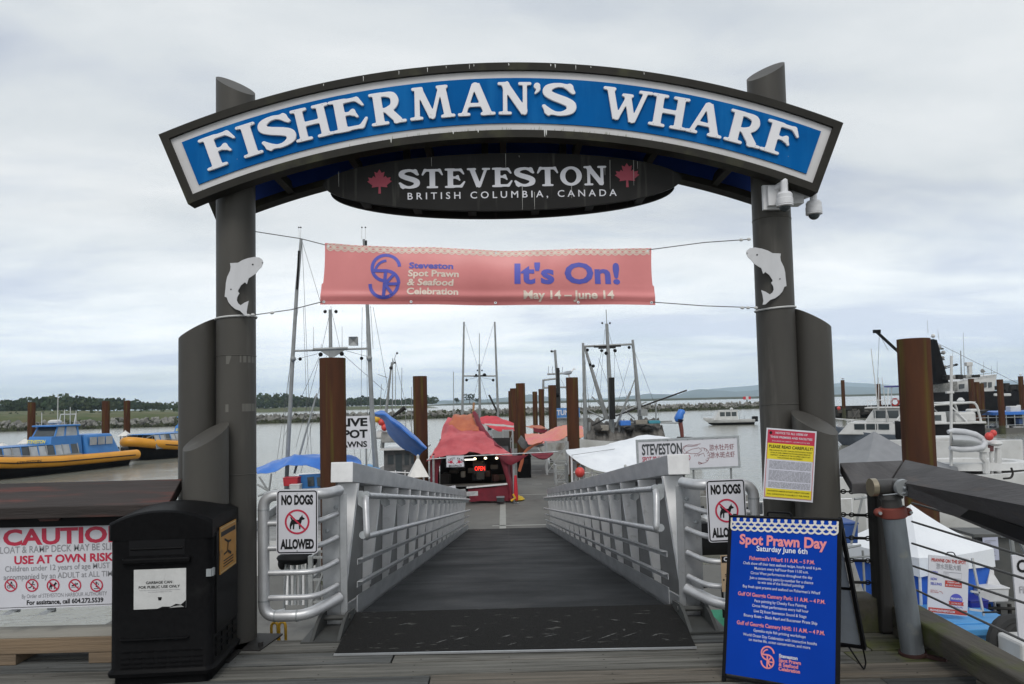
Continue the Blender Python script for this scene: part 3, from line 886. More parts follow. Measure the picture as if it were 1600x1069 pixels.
# ------------------------------------------------------------------ gate posts: clusters of three steel pipes with sloping ends
def gate_post(px_tall, px_mid, px_low, sgn, label):
    def pl(b, px, py, Y): return at(px, py, Y)
    tx = at(px_tall, 480, 5.45).x
    t = thing('gate_post', label, 'gate post', (tx, 5.45, 0), 'steel pipe gate posts')
    zt = (at(368, 134, 5.45).z if sgn < 0 else at(1195, 112, 5.45).z)
    b = MB(PAINT); b.cyl((tx, 5.45), .139, .012, zt, 48, (0.52 * sgn, .49)); b.build('tall_pipe', t)
    for zz in (2.06, 1.2) if sgn < 0 else (1.62, 3.0): MB(PAINT).tube([V((tx + .139 * math.cos(a), 5.45 + .139 * math.sin(a), zz)) for a in [2 * math.pi * i / 40 for i in range(40)]], .0035, 5, closed=True).build('weld_seam', t)
    mx = at(px_mid, 600, 5.47).x
    zm = (at(309, 514, 5.47).z if sgn < 0 else at(1272, 497, 5.47).z)
    b = MB(PAINT); b.cyl((mx, 5.47), .136, .012, zm, 48, (-.56 * sgn, .12)); b.build('middle_pipe', t)
    lx = at(px_low, 700, 5.17).x
    zl = (at(322, 682, 5.17).z if sgn < 0 else at(1274, 660, 5.17).z)
    b = MB(PAINT); b.cyl((lx, 5.17), .149, .012, zl, 48, (.42, .48) if sgn < 0 else (-.34, .46)); b.build('low_pipe', t)
    b = MB(DARKST)
    b.box((tx - .03 * sgn, 5.40, .006), (.50, .36, .012), R(8) * sgn)
    for dx in (-.2, .2):
        b.cyl((tx - .03 * sgn + dx, 5.27), .018, .012, .04, 6)
    b.box(((tx + lx) / 2 + .05 * sgn, 5.2, .0065), (.45, .45, .011))
    b.build('base_plate', t)
    # strips of old tape left on the tall pipe
    if sgn < 0:
        TP = mat('tape_residue', (0.12, 0.115, 0.10), rough=0.6)
        for (p, q, w, h, k) in ((353, 562, 9, 14, .5), (373, 560, 17, 12, 1), (352, 638, 5, 12, 1), (376, 637, 13, 12, 1)):
            c = at(p, q, 5.31); c2 = at(p + w, q, 5.31)
            a0 = math.asin(max(-1, min(1, (c.x - tx) / .139))); a1 = math.asin(max(-1, min(1, (c2.x - tx) / .139)))
            hh = h * 5.31 / 1150
            rows = []
            for zz in (c.z - hh / 2, c.z + hh / 2):
                kk = k if zz < c.z else 1
                rows.append([V((tx + .1398 * math.sin(a0 + (a1 - a0) * kk * i / 4), 5.45 - .1398 * math.cos(a0 + (a1 - a0) * kk * i / 4), zz)) for i in range(5)])
            MB(TP).sheet(rows).build('tape_mark', t)
    return t
gate_post(369, 310, 322, -1, 'left cluster of dark steel pipes holding up the wharf arch')
gate_post(1211, 1272, 1274, 1, 'right cluster of dark steel pipes holding up the wharf arch, with the cameras on it')

# ------------------------------------------------------------------ the arch sign
AX, APEX, RO, RI, TH = 0.04, at(785, 100, 5.17).z, 6.40, 5.855, R(22.4)
AZ = APEX - RO
def arc_pt(r, a, y): return V((AX + r * math.sin(a), y, AZ + r * math.cos(a)))
def arc_band(b, r0, r1, a0, a1, y0, y1, n=48):
    """solid ring segment between radii r0 < r1, front y0, back y1"""
    rings = []
    for i in range(n + 1):
        a = a0 + (a1 - a0) * i / n
        rings.append([arc_pt(r0, a, y0), arc_pt(r1, a, y0), arc_pt(r1, a, y1), arc_pt(r0, a, y1)])
    b.loft(rings)
def arc_sheet(b, r0, r1, a0, a1, y, n=48, rev=False):
    rows = [[arc_pt(r0, a0 + (a1 - a0) * i / n, y) for i in range(n + 1)], [arc_pt(r1, a0 + (a1 - a0) * i / n, y) for i in range(n + 1)]]
    b.sheet(rows if not rev else rows[::-1])
def arch_sign():
    t = thing('arch_sign', 'big curved blue sign with white serif letters spanning the two gate posts', 'sign', (AX, 5.17, AZ + RI * math.cos(TH)))
    FW = 0.054; dA = FW / 6.1
    b = MB(FRAME)
    for y0, y1 in ((5.145, 5.262),):
        arc_band(b, RO - FW, RO, -TH, TH, y0, y1)
        arc_band(b, RI, RI + FW, -TH, TH, y0, y1)
        arc_band(b, RI + FW, RO - FW, -TH, -TH + dA, y0, y1, 2)
        arc_band(b, RI + FW, RO - FW, TH - dA, TH, y0, y1, 2)
    # bird droppings on the upper edge
    b.use(mat('bird_lime', (0.62, 0.62, 0.60), rough=0.8))
    rng = random.Random(4)
    for a, l in ((-.155, .04), (-.115, .03), (-.083, .035), (-.062, .02), (-.036, .035), (-.031, .02), (.008, .02), (.055, .02), (.06, .03), (.083, .035), (.10, .015), (-.2, .02), (.16, .02)):
        p0 = arc_pt(RO - .004, a, 5.1435)
        w = rng.uniform(.002, .0045)
        b.add([p0 + V((-w, 0, 0)), p0 + V((-w * .6, 0, -l)), p0 + V((w * .2, 0, -l * 1.1)), p0 + V((w, 0, -.01))], [(0, 1, 2, 3)])
        b.add([p0 + V((-w, 0, .004)), p0 + V((w, 0, .004)), p0 + V((w * 1.5, .06, .006)), p0 + V((-w * 2, .06, .006))], [(0, 1, 2, 3)])
    for a, l in ((-.135, .03), (.05, .05), (.052, .04), (-.03, .02), (-.06, .02)):
        p0 = arc_pt(RI + FW + .008, a, 5.1435); w = .005
        b.add([p0 + V((-w, 0, 0)), p0 + V((-w * .5, 0, -l)), p0 + V((w * .3, 0, -l * 1.2)), p0 + V((w, 0, -.01))], [(0, 1, 2, 3)])
    b.build('frame', t, fix=False)
    b = MB(WHITEP); arc_sheet(b, RI + FW - .01, RO - FW + .01, -TH + dA * .8, TH - dA * .8, 5.170)
    arc_band(b, RI + FW - .01, RO - FW + .01, -TH + dA * .8, TH - dA * .8, 5.171, 5.176)
    rng = random.Random(2)
    b.use(mat('border_grime', (0.20, 0.21, 0.15), (0.33, 0.33, 0.28), rough=0.9, scale=30))
    for i in range(90):       # lichen streaks along the lower border
        a = rng.gauss(0.03, .11); r = RI + FW + rng.uniform(.0, .012); h = rng.uniform(.006, .03); w = rng.uniform(.001, .0035)
        if abs(a) < TH - .02:
            b.add([arc_pt(r, a - w / 6, 5.1685), arc_pt(r, a + w / 6, 5.1685), arc_pt(r + h, a + w / 9, 5.1685)], [(0, 1, 2)])
    b.build('border_panel', t)
    BW = .054
    b = MB(BLUE); arc_band(b, RI + FW + BW, RO - FW - BW, -TH + dA + .011, TH - dA - .011, 5.160, 5.1695)
    b.build('blue_panel', t)
    b = MB(LETTER)
    S0 = 5.17 / 1150
    hgt = 53 * S0
    rb = RI + FW + BW + .052
    pos = [('F', 344, 234, 58), ('I', 391, 223, 32), ('S', 434.5, 211, 56), ('H', 489, 197, 62), ('E', 545.6, 184, 58), ('R', 606, 175, 56), ('M', 674.5, 165, 72), ('A', 744, 160, 60),
           ('N', 804, 159, 54), ("'", 839, 142, 11), ('S', 874, 159, 55), ('W', 979, 165, 80), ('H', 1045, 177.5, 61), ('A', 1102, 192, 59), ('R', 1164, 202, 60), ('F', 1219, 216, 55)]
    rm = rb + hgt / 2
    for ch, px, py, w in pos:
        p = at(px, py, 5.15); a = math.atan2(p.x - AX, p.z - AZ)
        o = arc_pt(rb, a, 5.1535)
        fr = Fr(o, (math.cos(a), 0, -math.sin(a)), (math.sin(a), 0, math.cos(a)))
        put_glyph(b, fr, ch, 0, 0, hgt, w * S0, 0, 0.05, 0.014)
    # fixing screws
    b.use(PGREY)
    for ch, px, py, w in pos:
        p = at(px, py, 5.15); a = math.atan2(p.x - AX, p.z - AZ)
        o = arc_pt(rb, a, 5.1535)
        fr = Fr(o, (math.cos(a), 0, -math.sin(a)), (math.sin(a), 0, math.cos(a)))
        if ch in 'HIRAFN':
            for q in (-.44, .44):
                b.disc(fr, q * w * S0 * .82, hgt * .05, .0025, hgt * .079, 8)
                if ch in 'HI': b.disc(fr, q * w * S0 * .82, hgt * .95, .0025, hgt * .079, 8)
    b.build('lettering', t, smooth=50)
    # rear panel, its inner face, and the ribs in between
    b = MB(BLUEIN); arc_band(b, RI + .03, RO - .03, -TH, TH, 5.735, 5.745); b.build('rear_panel', t)
    b = MB(FRAME)
    arc_band(b, RI, RI + .05, -TH, TH, 5.67, 5.80); arc_band(b, RO - .05, RO, -TH, TH, 5.67, 5.80)
    arc_band(b, RI + .05, RO - .05, -TH, -TH + dA, 5.67, 5.80, 2); arc_band(b, RI + .05, RO - .05, TH - dA, TH, 5.67, 5.80, 2)
    b.build('rear_frame', t)
    for a in (-.285, -.19, -.095, 0.0, .095, .19, .285):
        b = MB(FRAME)
        arc_band(b, RI + .012, RI + .11, a - .004, a + .004, 5.262, 5.67, 1); b.build('rib', t)
    b = MB(BLUE)
    arc_sheet(b, RI + .02, RO - .02, -TH + .004, TH - .004, 5.20, rev=True)
    b.build('back_of_face', t)
    b = MB(DARKST); arc_band(b, RO - .02, RO - .008, -TH, TH, 5.262, 5.67); b.build('roof_strip', t)
arch_sign()

MAPLE = [(0, 1.0), (.13, .76), (.30, .84), (.23, .44), (.36, .56), (.44, .42), (.66, .47), (.60, .27), (.72, .20), (.42, -.07), (.46, -.21), (.06, -.16), (.075, -.62)]
MAPLE = MAPLE + [(-u, v) for u, v in reversed(MAPLE[1:])]
def oval_sign():
    c = at(786, 284, 5.36); k = 5.36 / 1150
    A, B = 284 * k, 46.3 * k
    t = thing('oval_sign', 'long dark oval sign with white lettering and two red maple leaves hung under the arch', 'sign', (c.x, 5.36, c.z - B))
    fr = Fr(c, (1, 0, 0), (0, 0, 1))
    def oval(a, bb, n=72): return [(a * math.copysign(abs(math.cos(q)) ** .96, math.cos(q)), bb * math.copysign(abs(math.sin(q)) ** 1.06, math.sin(q))) for q in [2 * math.pi * (i + .5) / n for i in range(n)]]
    DK = mat('oval_dark', (0.016, 0.0155, 0.015), (0.022, 0.0215, 0.021), rough=0.6, spec=0.1, scale=3, c3=(0.045, 0.045, 0.04), s3=2.5, st3=(6, 1, .4))
    b = MB(DK); b.prism(oval(A, B), fr, -.035, 0)
    b.use(SIGNW)
    x = at(623, 292, 5.355).x - c.x; x1 = at(948, 288, 5.355).x - c.x; v0 = at(785, 292, 5.355).z - c.z
    # 'STEVESTON' printed in the same capitals
    wd = [1.0, 1.0, .96, 1.1, .96, 1.0, 1.0, 1.03, 1.08]
    gap = .085; tot = sum(wd) + gap * 8; sc = (x1 - x) / tot; u = x
    for ch, w in zip('STEVESTON', wd):
        big = ch == 'S' and u == x
        put_glyph(b, fr, ch, u + w * sc / 2, v0, 31 * k, w * sc, .001, .012, .002); u += (w + gap) * sc
    b.text(fr, (at(625, 0, 5.355).x + at(957, 0, 5.355).x) / 2 - c.x + .012, at(790, 309, 5.355).z - c.z, 'B R I T I S H   C O L U M B I A ,   C A N A D A', 10.5 * k, 331 * k, .003, .008)
    b.use(mat('leaf_red', (0.27, 0.02, 0.045), (0.24, 0.02, 0.04), rough=0.5))
    for px, py in ((593, 288), (980, 278)):
        p = at(px, py, 5.355)
        b.poly(fr, [(p.x - c.x + a * 27 * k * (1 if True else 1), p.z - c.z + q * 24 * k) for a, q in MAPLE], .003)
    b.use(mat('lime_streak', (0.42, 0.42, 0.40), rough=0.8))
    for (px, py, l) in ((674, 246, 14), (790, 240, 24), (811, 243, 3), (835, 300, 27), (816, 290, 38), (945, 262, 12), (953, 250, 46), (529, 268, 24), (893, 290, 20), (996, 252, 12), (990, 250, 40)):
        p = at(px, py, 5.355); q = at(px + .4, py + l, 5.355); w = .0018
        b.poly(fr, [(p.x - c.x - w, p.z - c.z), (p.x - c.x + w, p.z - c.z), (q.x - c.x + w * .4, q.z - c.z), (q.x - c.x - w * .4, q.z - c.z)], .0045)
    b.build('front_board', t)
    b = MB(DK); b.prism(oval(A, B), fr, -.26, -.225); b.build('rear_board', t)
    for u in (-.78, -.49, -.18, .18, .49, .78):
        hh = B * math.sqrt(1 - u * u) * .93
        MB(DARKST).rect(fr, u * A - .03, -hh, u * A + .03, -hh + .03, -.225, -.035).build('spacer', t)
    for u in (-.55, -.1, .35):
        hh = B * math.sqrt(1 - u * u)
        MB(DARKST).bar(fr(u * A, hh - .06, -.17), fr(u * A, hh + .22, -.17), .05, .05, (0, 1, 0)).build('hanger', t)
oval_sign()

# ------------------------------------------------------------------ salmon cut-outs
FISH = [(225, 315), (320, 310), (370, 280), (440, 255), (520, 240), (580, 250), (612, 278), (620, 310), (600, 360), (560, 400), (530, 440), (480, 475), (447, 495), (425, 565), (402, 542), (355, 580), (320, 640), (318, 655), (336, 675), (310, 720), (305, 760), (320, 795), (350, 818), (400, 785), (447, 765), (432, 830), (422, 900), (432, 945), (400, 940), (345, 885), (290, 865), (240, 825), (205, 780), (185, 725), (160, 715), (165, 660), (170, 620), (175, 550), (190, 480), (225, 405), (231, 360)]
def salmon(left):
    Y = 5.295
    STEEL = mat('brushed_steel', (0.55, 0.55, 0.56), (0.44, 0.44, 0.45), rough=0.5, metal=0.35, scale=4, stretch=(1, 1, .3), c3=(0.42, 0.42, 0.42), s3=6)
    pts = [(330 + u / 7.64, 370 + v / 7.64) for u, v in FISH]
    if not left:
        pts = [(1166 + (411.2 - p) * 1.045, 386.5 + (q - 401.2) * .97) for p, q in pts]
    W = [at(p, q, Y) for p, q in pts]
    c = V((sum(p.x for p in W) / len(W), Y, min(p.z for p in W)))
    fr = Fr(c, (1, 0, 0), (0, 0, 1))
    b = MB(STEEL)
    pl = [(p.x - c.x, p.z - c.z) for p in W]
    b.prism(pl, fr, -.006, 0)
    b.use(PBLACK)
    for (u, v, r) in ((497, 332, .006), (237, 628, .005), (612, 312, .004)):
        p, q = 330 + u / 7.64, 370 + v / 7.64
        if not left: p, q = 1166 + (411.2 - p) * 1.045, 386.5 + (q - 401.2) * .97
        w = at(p, q, Y); b.disc(fr, w.x - c.x, w.z - c.z, r, .003)
    o = b.build('salmon_cutout', smooth=0)
    tag(o, 'leaping steel salmon cut-out on the %s' % ('left gate post, nose to the right' if left else 'right gate post, nose to the left'), 'fish cutout', 'salmon cut-outs on the gate posts')
salmon(True); salmon(False)

# ------------------------------------------------------------------ festival logo used on the banner and on the blue board
def logo(b, fr, u, v, r, m, wd, off):
    """two joined circles drawn as an S with wheel spokes in the lower one; r = radius of a circle"""
    b.use(m)
    def arc(cx, cy, rr, a0, a1, n=22): return [(cx + rr * math.cos(R(a0 + (a1 - a0) * i / n)), cy + rr * math.sin(R(a0 + (a1 - a0) * i / n))) for i in range(n + 1)]
    cu, cl = (u, v + r * .62), (u, v - r * .62)
    b.stroke(fr, arc(cu[0], cu[1], r, 5, 275), wd, off)
    b.stroke(fr, arc(cl[0], cl[1], r, -180, 92), wd, off + .0006)
    b.stroke(fr, arc(cu[0] + r * .1, cu[1] - r * .3, r * .86, 95, 175, 12), wd * .8, off + .0012)
    b.stroke(fr, [(u - r * .92, cl[1] + r), (u + r * .1, cl[1] + r)], wd, off + .0018)
    b.stroke(fr, [(u, cl[1] + r), (u, cl[1] - r)], wd, off + .0024)
    for i, a in enumerate((50, 0, -50)):
        b.stroke(fr, [(u + wd * .3, cl[1]), (u + r * .96 * math.cos(R(a)), cl[1] + r * .96 * math.sin(R(a)))], wd * .9, off + .003 + .0006 * i)
def banner():
    Y = 5.30
    tl, tr, bl, br = at(508, 380, Y), at(1018, 387.5, Y), at(500, 476, Y), at(1024.5, 476.5, Y)
    k = Y / 1150
    W, H = 514.0, 96.0          # banner units = photo pixels
    t = thing('banner', 'coral festival banner with blue and cream lettering strung between the gate posts', 'banner', ((tl.x + tr.x) / 2, Y, bl.z))
    def F(u, v, w=0.0):
        s, q = u / W, v / H
        p = (bl.lerp(br, s)).lerp(tl.lerp(tr, s), q)
        edge = math.sin(math.pi * s)
        p = p + V((0, 0, -.030 * edge * q ** 2 * (1 + .25 * math.sin(s * 14)) + .004 * edge * math.sin(s * 9) * (1 - q)))
        bul = .045 * math.sin(math.pi * q) * edge + .010 * math.sin(s * 23 + 2 * q) * (1 - q) + .006 * math.sin(s * 41 + 1) * q ** 3 + .012 * math.exp(-((q - .14) / .06) ** 2)
        p.y -= bul + w
        if q > .35: p.x += .012 * math.sin(math.pi * q) * (1 - 2 * s)
        return p
    b = MB(mat('banner_vinyl', (0.66, 0.225, 0.22), (0.61, 0.20, 0.197), rough=0.42, scale=3, bump=0.12, bscale=2.5))
    rows = [[F(W * i / 128, H * j / 40) for i in range(129)] for j in range(41)]
    b.sheet(rows, .002)
    # hem along the lower edge
    b.use(mat('banner_hem', (0.62, 0.19, 0.19), rough=0.5))
    b.stroke(F, [(W * i / 60, 6.5) for i in range(61)], .6, .0015)
    b.use(PCREAM)
    for ph in (0, math.pi):
        for lv, am in ((H - 4.5, 4.0), (H - 7.5, 4.0)):
            b.stroke(F, [(3 + (W - 6) * i / 420, lv + am * math.sin((W - 6) * i / 420 / 11.2 * math.pi + ph)) for i in range(421)], 1.6, .0016 + .0004 * (ph > 0) + .0008 * (lv > H - 6))
    b.use(PBLUE)
    b.text(F, 133, 58, 'Steveston', 9.6, 69, .0025, .035, 'L', cut=6)
    b.text(F, 297.5, 35.5, "It's On!", 33, 165, .0025, .035, 'L', cut=6)
    b.use(PCREAM)
    for s, v, w in (('Spot Prawn', 44.5, 79), ('& Seafood', 30, 71), ('Celebration', 15.5, 79)):
        b.text(F, 132, v, s, 10, w, .0025, .03, 'L', cut=6)
    b.text(F, 311, 9.5, 'May 14 – June 14', 13, 139, .0035, .03, 'L', cut=4)
    logo(b, F, 96.5, 45.5, 21.5, PBLUE, 5.2, .0022)
    b.build('vinyl_sheet', t)
    b = MB(mat('grommet', (0.75, 0.75, 0.74), rough=0.3, metal=0.6))
    for u in (6, 139, 268, 395, 508):
        fr = Fr(F(u, 4, .004), (1, 0, 0), (0, 0, 1)); b.disc(fr, 0, 0, .010, 0, 12)
        b.use(PBLACK); b.disc(fr, 0, 0, .004, .001, 8); b.use(MATS['grommet'])
    for u in (6, 139, 268, 395, 508):
        fr = Fr(F(u, 91, .004), (1, 0, 0), (0, 0, 1)); b.disc(fr, 0, 0, .008, 0, 12)
    b.build('grommet', t)
    lx, rx = at(369, 480, 5.45).x, at(1211, 480, 5.45).x
    for pts in ([at(399, 362, 5.40), at(470, 373, 5.33), F(5, 92)], [F(508, 93), at(1100, 379, 5.33), at(1172, 374, 5.40)],
                [F(6, 5), at(455, 484, 5.32), at(399, 492, 5.38)], [F(508, 5), at(1100, 478, 5.32), at(1184, 481, 5.38)]):
        MB(WIRE).tube(pts, .0035, 6).build('wire', t)
    b = MB(ROPEW)
    for x, z in ((lx, at(369, 494, 5.31).z), (rx, at(1211, 480, 5.31).z)):
        b.tube([V((x + .145 * math.sin(a), 5.45 - .145 * math.cos(a), z + .01 * math.sin(a))) for a in [2 * math.pi * i / 24 for i in range(24)]], .007, 6, closed=True)
        b.build('rope_tie', t); b = MB(ROPEW)
    for p, q in ((388, 493), (395, 492), (425, 489), (1160, 481), (1169, 481), (1181, 481), (1158, 375), (1170, 374)):
        MB(ROPEW).ball(at(p, q, 5.30 if q > 400 else 5.36), (.016, .011, .011), 8, 6).build('wire_clamp', t)
banner()

# ------------------------------------------------------------------ dome cameras on the right post
def dome_camera(px, py, Y, plate, label):
    c = at(px, py, Y)
    W = mat('camera_white', (0.62, 0.62, 0.63), (0.55, 0.55, 0.56), rough=0.4)
    t = thing('security_camera', label, 'security camera', (c.x, Y, c.z), 'dome cameras on the right gate post')
    b = MB(W); b.lathe([(.050, .004), (.058, .010), (.058, .05), (.054, .055), (.055, .08), (.045, .095), (.02, .105)], c - V((0, 0, .05)), 20); b.build('housing', t)
    b = MB(GLASS); b.ball(c + V((0, 0, -.048)), (.043, .043, .045), 16, 10); b.build('dome', t)
    b = MB(W); b.lathe([(.050, 0), (.0585, .004), (.0585, .012), (.05, .014)], c - V((0, 0, .056)), 20); b.build('trim_ring', t)
    b = MB(W)
    if plate:
        q = at(px - 18, py - 2, Y + .12)
        b.box(q, (.155, .03, .18)); b.box(q + V((0, -.03, 0)), (.11, .05, .14))
        b.tube(round_path([q + V((.0, -.03, .05)), q + V((.06, -.10, .085)), c + V((0, 0, .13)), c + V((0, 0, .05))], .06), .026, 10)
    else:
        q = at(px - 22, py - 15, Y + .06)
        b.box(q + V((-.035, .0, .01)), (.085, .11, .13))
        b.tube(round_path([q, q + V((.09, -.03, .03)), c + V((0, 0, .105)), c + V((0, 0, .04))], .05), .025, 10)
    b.build('bracket', t)
dome_camera(1226, 311, 5.16, True, 'white dome camera on a square plate on the front of the right gate post')
dome_camera(1271.5, 324, 5.30, False, 'white dome camera on an arm sticking out to the side of the right gate post')
# ------------------------------------------------------------------ aluminium gangway going down to the float
GX, GHW = 0.05, 1.235                 # centre line, half the clear width
GA, GB = V((GX, 5.88, 0.03)), V((GX, 23.7, -2.34))
GD = (GB - GA).normalized(); GL = (GB - GA).length
GN = V((0, -GD.z, GD.y))              # square to the walking surface
def gp(x, s, h): return V((GX + x, 0, 0)) + V((0, GA.y, GA.z)) + GD * s + GN * h
PIPE = mat('pipe_alu', (0.56, 0.565, 0.575), (0.46, 0.465, 0.475), rough=0.42, metal=0.5, scale=9, rvar=.08)
def gangway():
    t = thing('gangway', 'aluminium gangway with truss sides and pipe rails sloping down to the float', 'gangway', tuple(GA))
    # deck with cross seams and a centre joint
    b = MB(RAMPDK)
    n = 8; L = GL / n
    for i in range(n):
        b.box(gp(0, (i + .5) * L, -.02), (2 * GHW, L - .006, .04), Matrix((V((1, 0, 0)), GD, GN)).transposed())
    b.use(ALU); b.box(gp(0, GL / 2, -.055), (2 * GHW + .2, GL, .02), Matrix((V((1, 0, 0)), GD, GN)).transposed())
    b.use(BLACK); b.box(gp(0.02, GL * .72, .001), (.02, GL * .55, .003), Matrix((V((1, 0, 0)), GD, GN)).transposed())
    b.build('deck', t, smooth=0)
    M = Matrix((V((1, 0, 0)), GD, GN)).transposed()
    for sg in (-1, 1):
        xi = sg * GHW
        # top chord: a deep flat tube
        b = MB(ALU); b.box(gp(sg * (GHW + .135), GL / 2 - .12, 1.12), (.175, GL - .24, .16), M)
        b.use(ALUW); b.box(gp(sg * (GHW + .135), -.003, 1.12), (.178, .008, .163), M)
        b.build('top_chord', t, smooth=0, bevel=.006)
        # outer skin sheet
        b = MB(mat('side_sheet', (0.25, 0.25, 0.247), (0.19, 0.19, 0.187), rough=0.6, scale=2, c3=(0.21, 0.21, 0.20), s3=4, st3=(1, 1, .3)))
        b.box(gp(sg * (GHW + .215), GL / 2, .53), (.006, GL - .3, 1.02), M); b.build('side_sheet', t, smooth=0)
        # bottom chord and toe board
        b = MB(ALU); b.box(gp(sg * (GHW + .14), GL / 2, -.06), (.16, GL, .14), M); b.build('bottom_chord', t, smooth=0, bevel=.005)
        b = MB(ALU); b.box(gp(sg * (GHW + .006), GL / 2, .085), (.008, GL - .1, .13), M); b.build('toe_board', t, smooth=0)
        # tapering ribs; light on their faces is put into a colour paler than the sheet
        k = 0; s = .16; ribm = mat('rib_lit', (0.90, 0.90, 0.90), (0.80, 0.80, 0.80), rough=.5, scale=4, c3=(.66, .66, .65), s3=9)
        while s < GL - .1:
            b = MB(ribm)
            x0, x1 = GHW + .205, GHW + .035
            prof = [(x0, .02), (x1 + .105, .02), (x1 + .10, .10), (x1, 1.035), (x0, 1.035)]
            vs = [gp(sg * px, s, h) for px, h in prof] + [gp(sg * px, s + .01, h) for px, h in prof]
            m = len(prof)
            fs = [tuple(range(m)), tuple(range(2 * m - 1, m - 1, -1))] + [((i + 1) % m, i, i + m, (i + 1) % m + m) for i in range(m)]
            b.add(vs, fs)
            # flange along the sloping edge
            b.add([gp(sg * (x1 + .10), s - .006, .10), gp(sg * (x1 + .10), s + .06, .10), gp(sg * x1, s + .06, 1.035), gp(sg * x1, s - .006, 1.035),
                   gp(sg * (x1 + .107), s - .006, .10), gp(sg * (x1 + .107), s + .06, .10), gp(sg * (x1 + .007), s + .06, 1.035), gp(sg * (x1 + .007), s - .006, 1.035)],
                  [(0, 1, 2, 3), (7, 6, 5, 4), (0, 3, 7, 4), (1, 5, 6, 2)])
            rb = b.build('rib', t, smooth=0, fix=True)
            # hook-shaped rail bracket
            b = MB(GALV)
            c = [gp(sg * (GHW + .03), s - .025, .97), gp(sg * (GHW + .03), s - .025, .86), gp(sg * (GHW - .01), s - .025, .83), gp(sg * (GHW - .055), s - .025, .85), gp(sg * (GHW - .055), s - .025, .89), gp(sg * (GHW - .02), s - .025, .91), gp(sg * (GHW - .012), s - .025, .97)]
            m = len(c); c2 = [p + GD * .012 for p in c]
            b.add(c + c2, [tuple(range(m)), tuple(range(2 * m - 1, m - 1, -1))] + [((i + 1) % m, i, i + m, (i + 1) % m + m) for i in range(m)])
            b.build('rail_bracket', rb, smooth=0, fix=True)
            s += 1.15; k += 1
        # upper hand rail bends down at the near end and runs back as the second rail
        hx = GHW - .045
        pts = round_path([gp(sg * hx, GL - .1, .93), gp(sg * hx, .06, .93), gp(sg * (hx - .035), -.02, .60), gp(sg * hx, .10, .60), gp(sg * hx, GL - .1, .60)], .09)
        b = MB(PIPE); b.tube(pts, .026, 12); b.build('hand_rail', t)
        for sv, hv in ((.09, .935), (-.0, .62)):
            MB(GALV).tube([gp(sg * hx, sv - .02, hv), gp(sg * hx, sv + .05, hv)], .031, 12).build('pipe_fitting', t)
        for h in (.43, .255):
            b = MB(PIPE)
            b.box(gp(sg * (GHW - .012), GL / 2, h), (.045, GL - .1, .006), M)
            b.box(gp(sg * (GHW + .008), GL / 2, h - .022), (.006, GL - .1, .044), M)
            b.build('angle_rail', t, smooth=0)
        # end post
        b = MB(ALU); b.box(V((GX + sg * (GHW + .160), 5.80, .50)), (.14, .12, 1.04))
        b.build('end_post', t, smooth=0, bevel=.006)
        b = MB(ALU); b.box(V((GX + sg * (GHW + .062), 5.73, .50)), (.05, .012, 1.0)); b.build('end_plate', t, smooth=0)
        for dx, z in ((.12, .90), (.19, .72), (.12, .24), (.19, .14)):
            MB(GALV).lathe([(.018, 0), (.018, .012), (.01, .016)], V((GX + sg * (GHW + dx), 5.738, z)), 6, (0, -1, 0)).build('bolt', t)
        # hinge brackets on the wharf
        b = MB(mat('hinge_steel', (0.055, 0.058, 0.055), (0.04, 0.04, 0.038), rough=.6))
        for dx in (.02, .21):
            q = GX + sg * (GHW + dx)
            pr = [(5.32, .012), (5.85, .012), (5.85, .10), (5.62, .13), (5.50, .10)]
            vs = [V((q - .012, y, z)) for y, z in pr] + [V((q + .012, y, z)) for y, z in pr]
            m = len(pr); b.add(vs, [tuple(range(m)), tuple(range(2 * m - 1, m - 1, -1))] + [((i + 1) % m, i, i + m, (i + 1) % m + m) for i in range(m)])
        b.box((GX + sg * (GHW + .115), 5.58, .008), (.34, .52, .012))
        b.tube([V((GX + sg * GHW, 5.66, .085)), V((GX + sg * (GHW + .24), 5.66, .085))], .02, 10)
        b.build('hinge_bracket', t, smooth=0, fix=True)
        # pipe wing that closes the gap to the gate post
        Y = 5.50
        xo = at(412, 870, Y).x if sg < 0 else at(1181, 870, Y).x
        xa = GX + sg * (GHW + .09)
        zt, zb = at(470, 773, Y).z, at(470, 962, Y).z
        b = MB(PIPE)
        b.tube(round_path([V((xa, 5.72, zt)), V((xa + sg * .05, Y + .02, zt)), V((xo, Y, zt)), V((xo, Y, zb)), V((xa + sg * .20, Y, zb)), V((xa, 5.72, zb + .07))], .10, 7), .041, 16)
        b.build('wing_rail', t)
        for i in range(4):
            z = zt + (zb - zt) * (.235 + .205 * i)
            b = MB(PIPE); b.tube(round_path([V((xo, Y, z)), V((xa + sg * .12, Y, z)), V((xa + sg * .02, 5.72, z + .03))], .12, 5), .021, 12); b.build('wing_bar', t)
        for dx in (.26, .42):
            MB(GALV).tube([V((xa + sg * dx, Y, zb)), V((xa + sg * (dx + .012), Y, zb))], .0425, 16).build('weld_ring', t)
        for z in (zt - .11, zb + .11):
            MB(GALV).tube([V((xo, Y, z)), V((xo, Y, z + .012))], .0425, 16).build('weld_ring', t)
gangway()

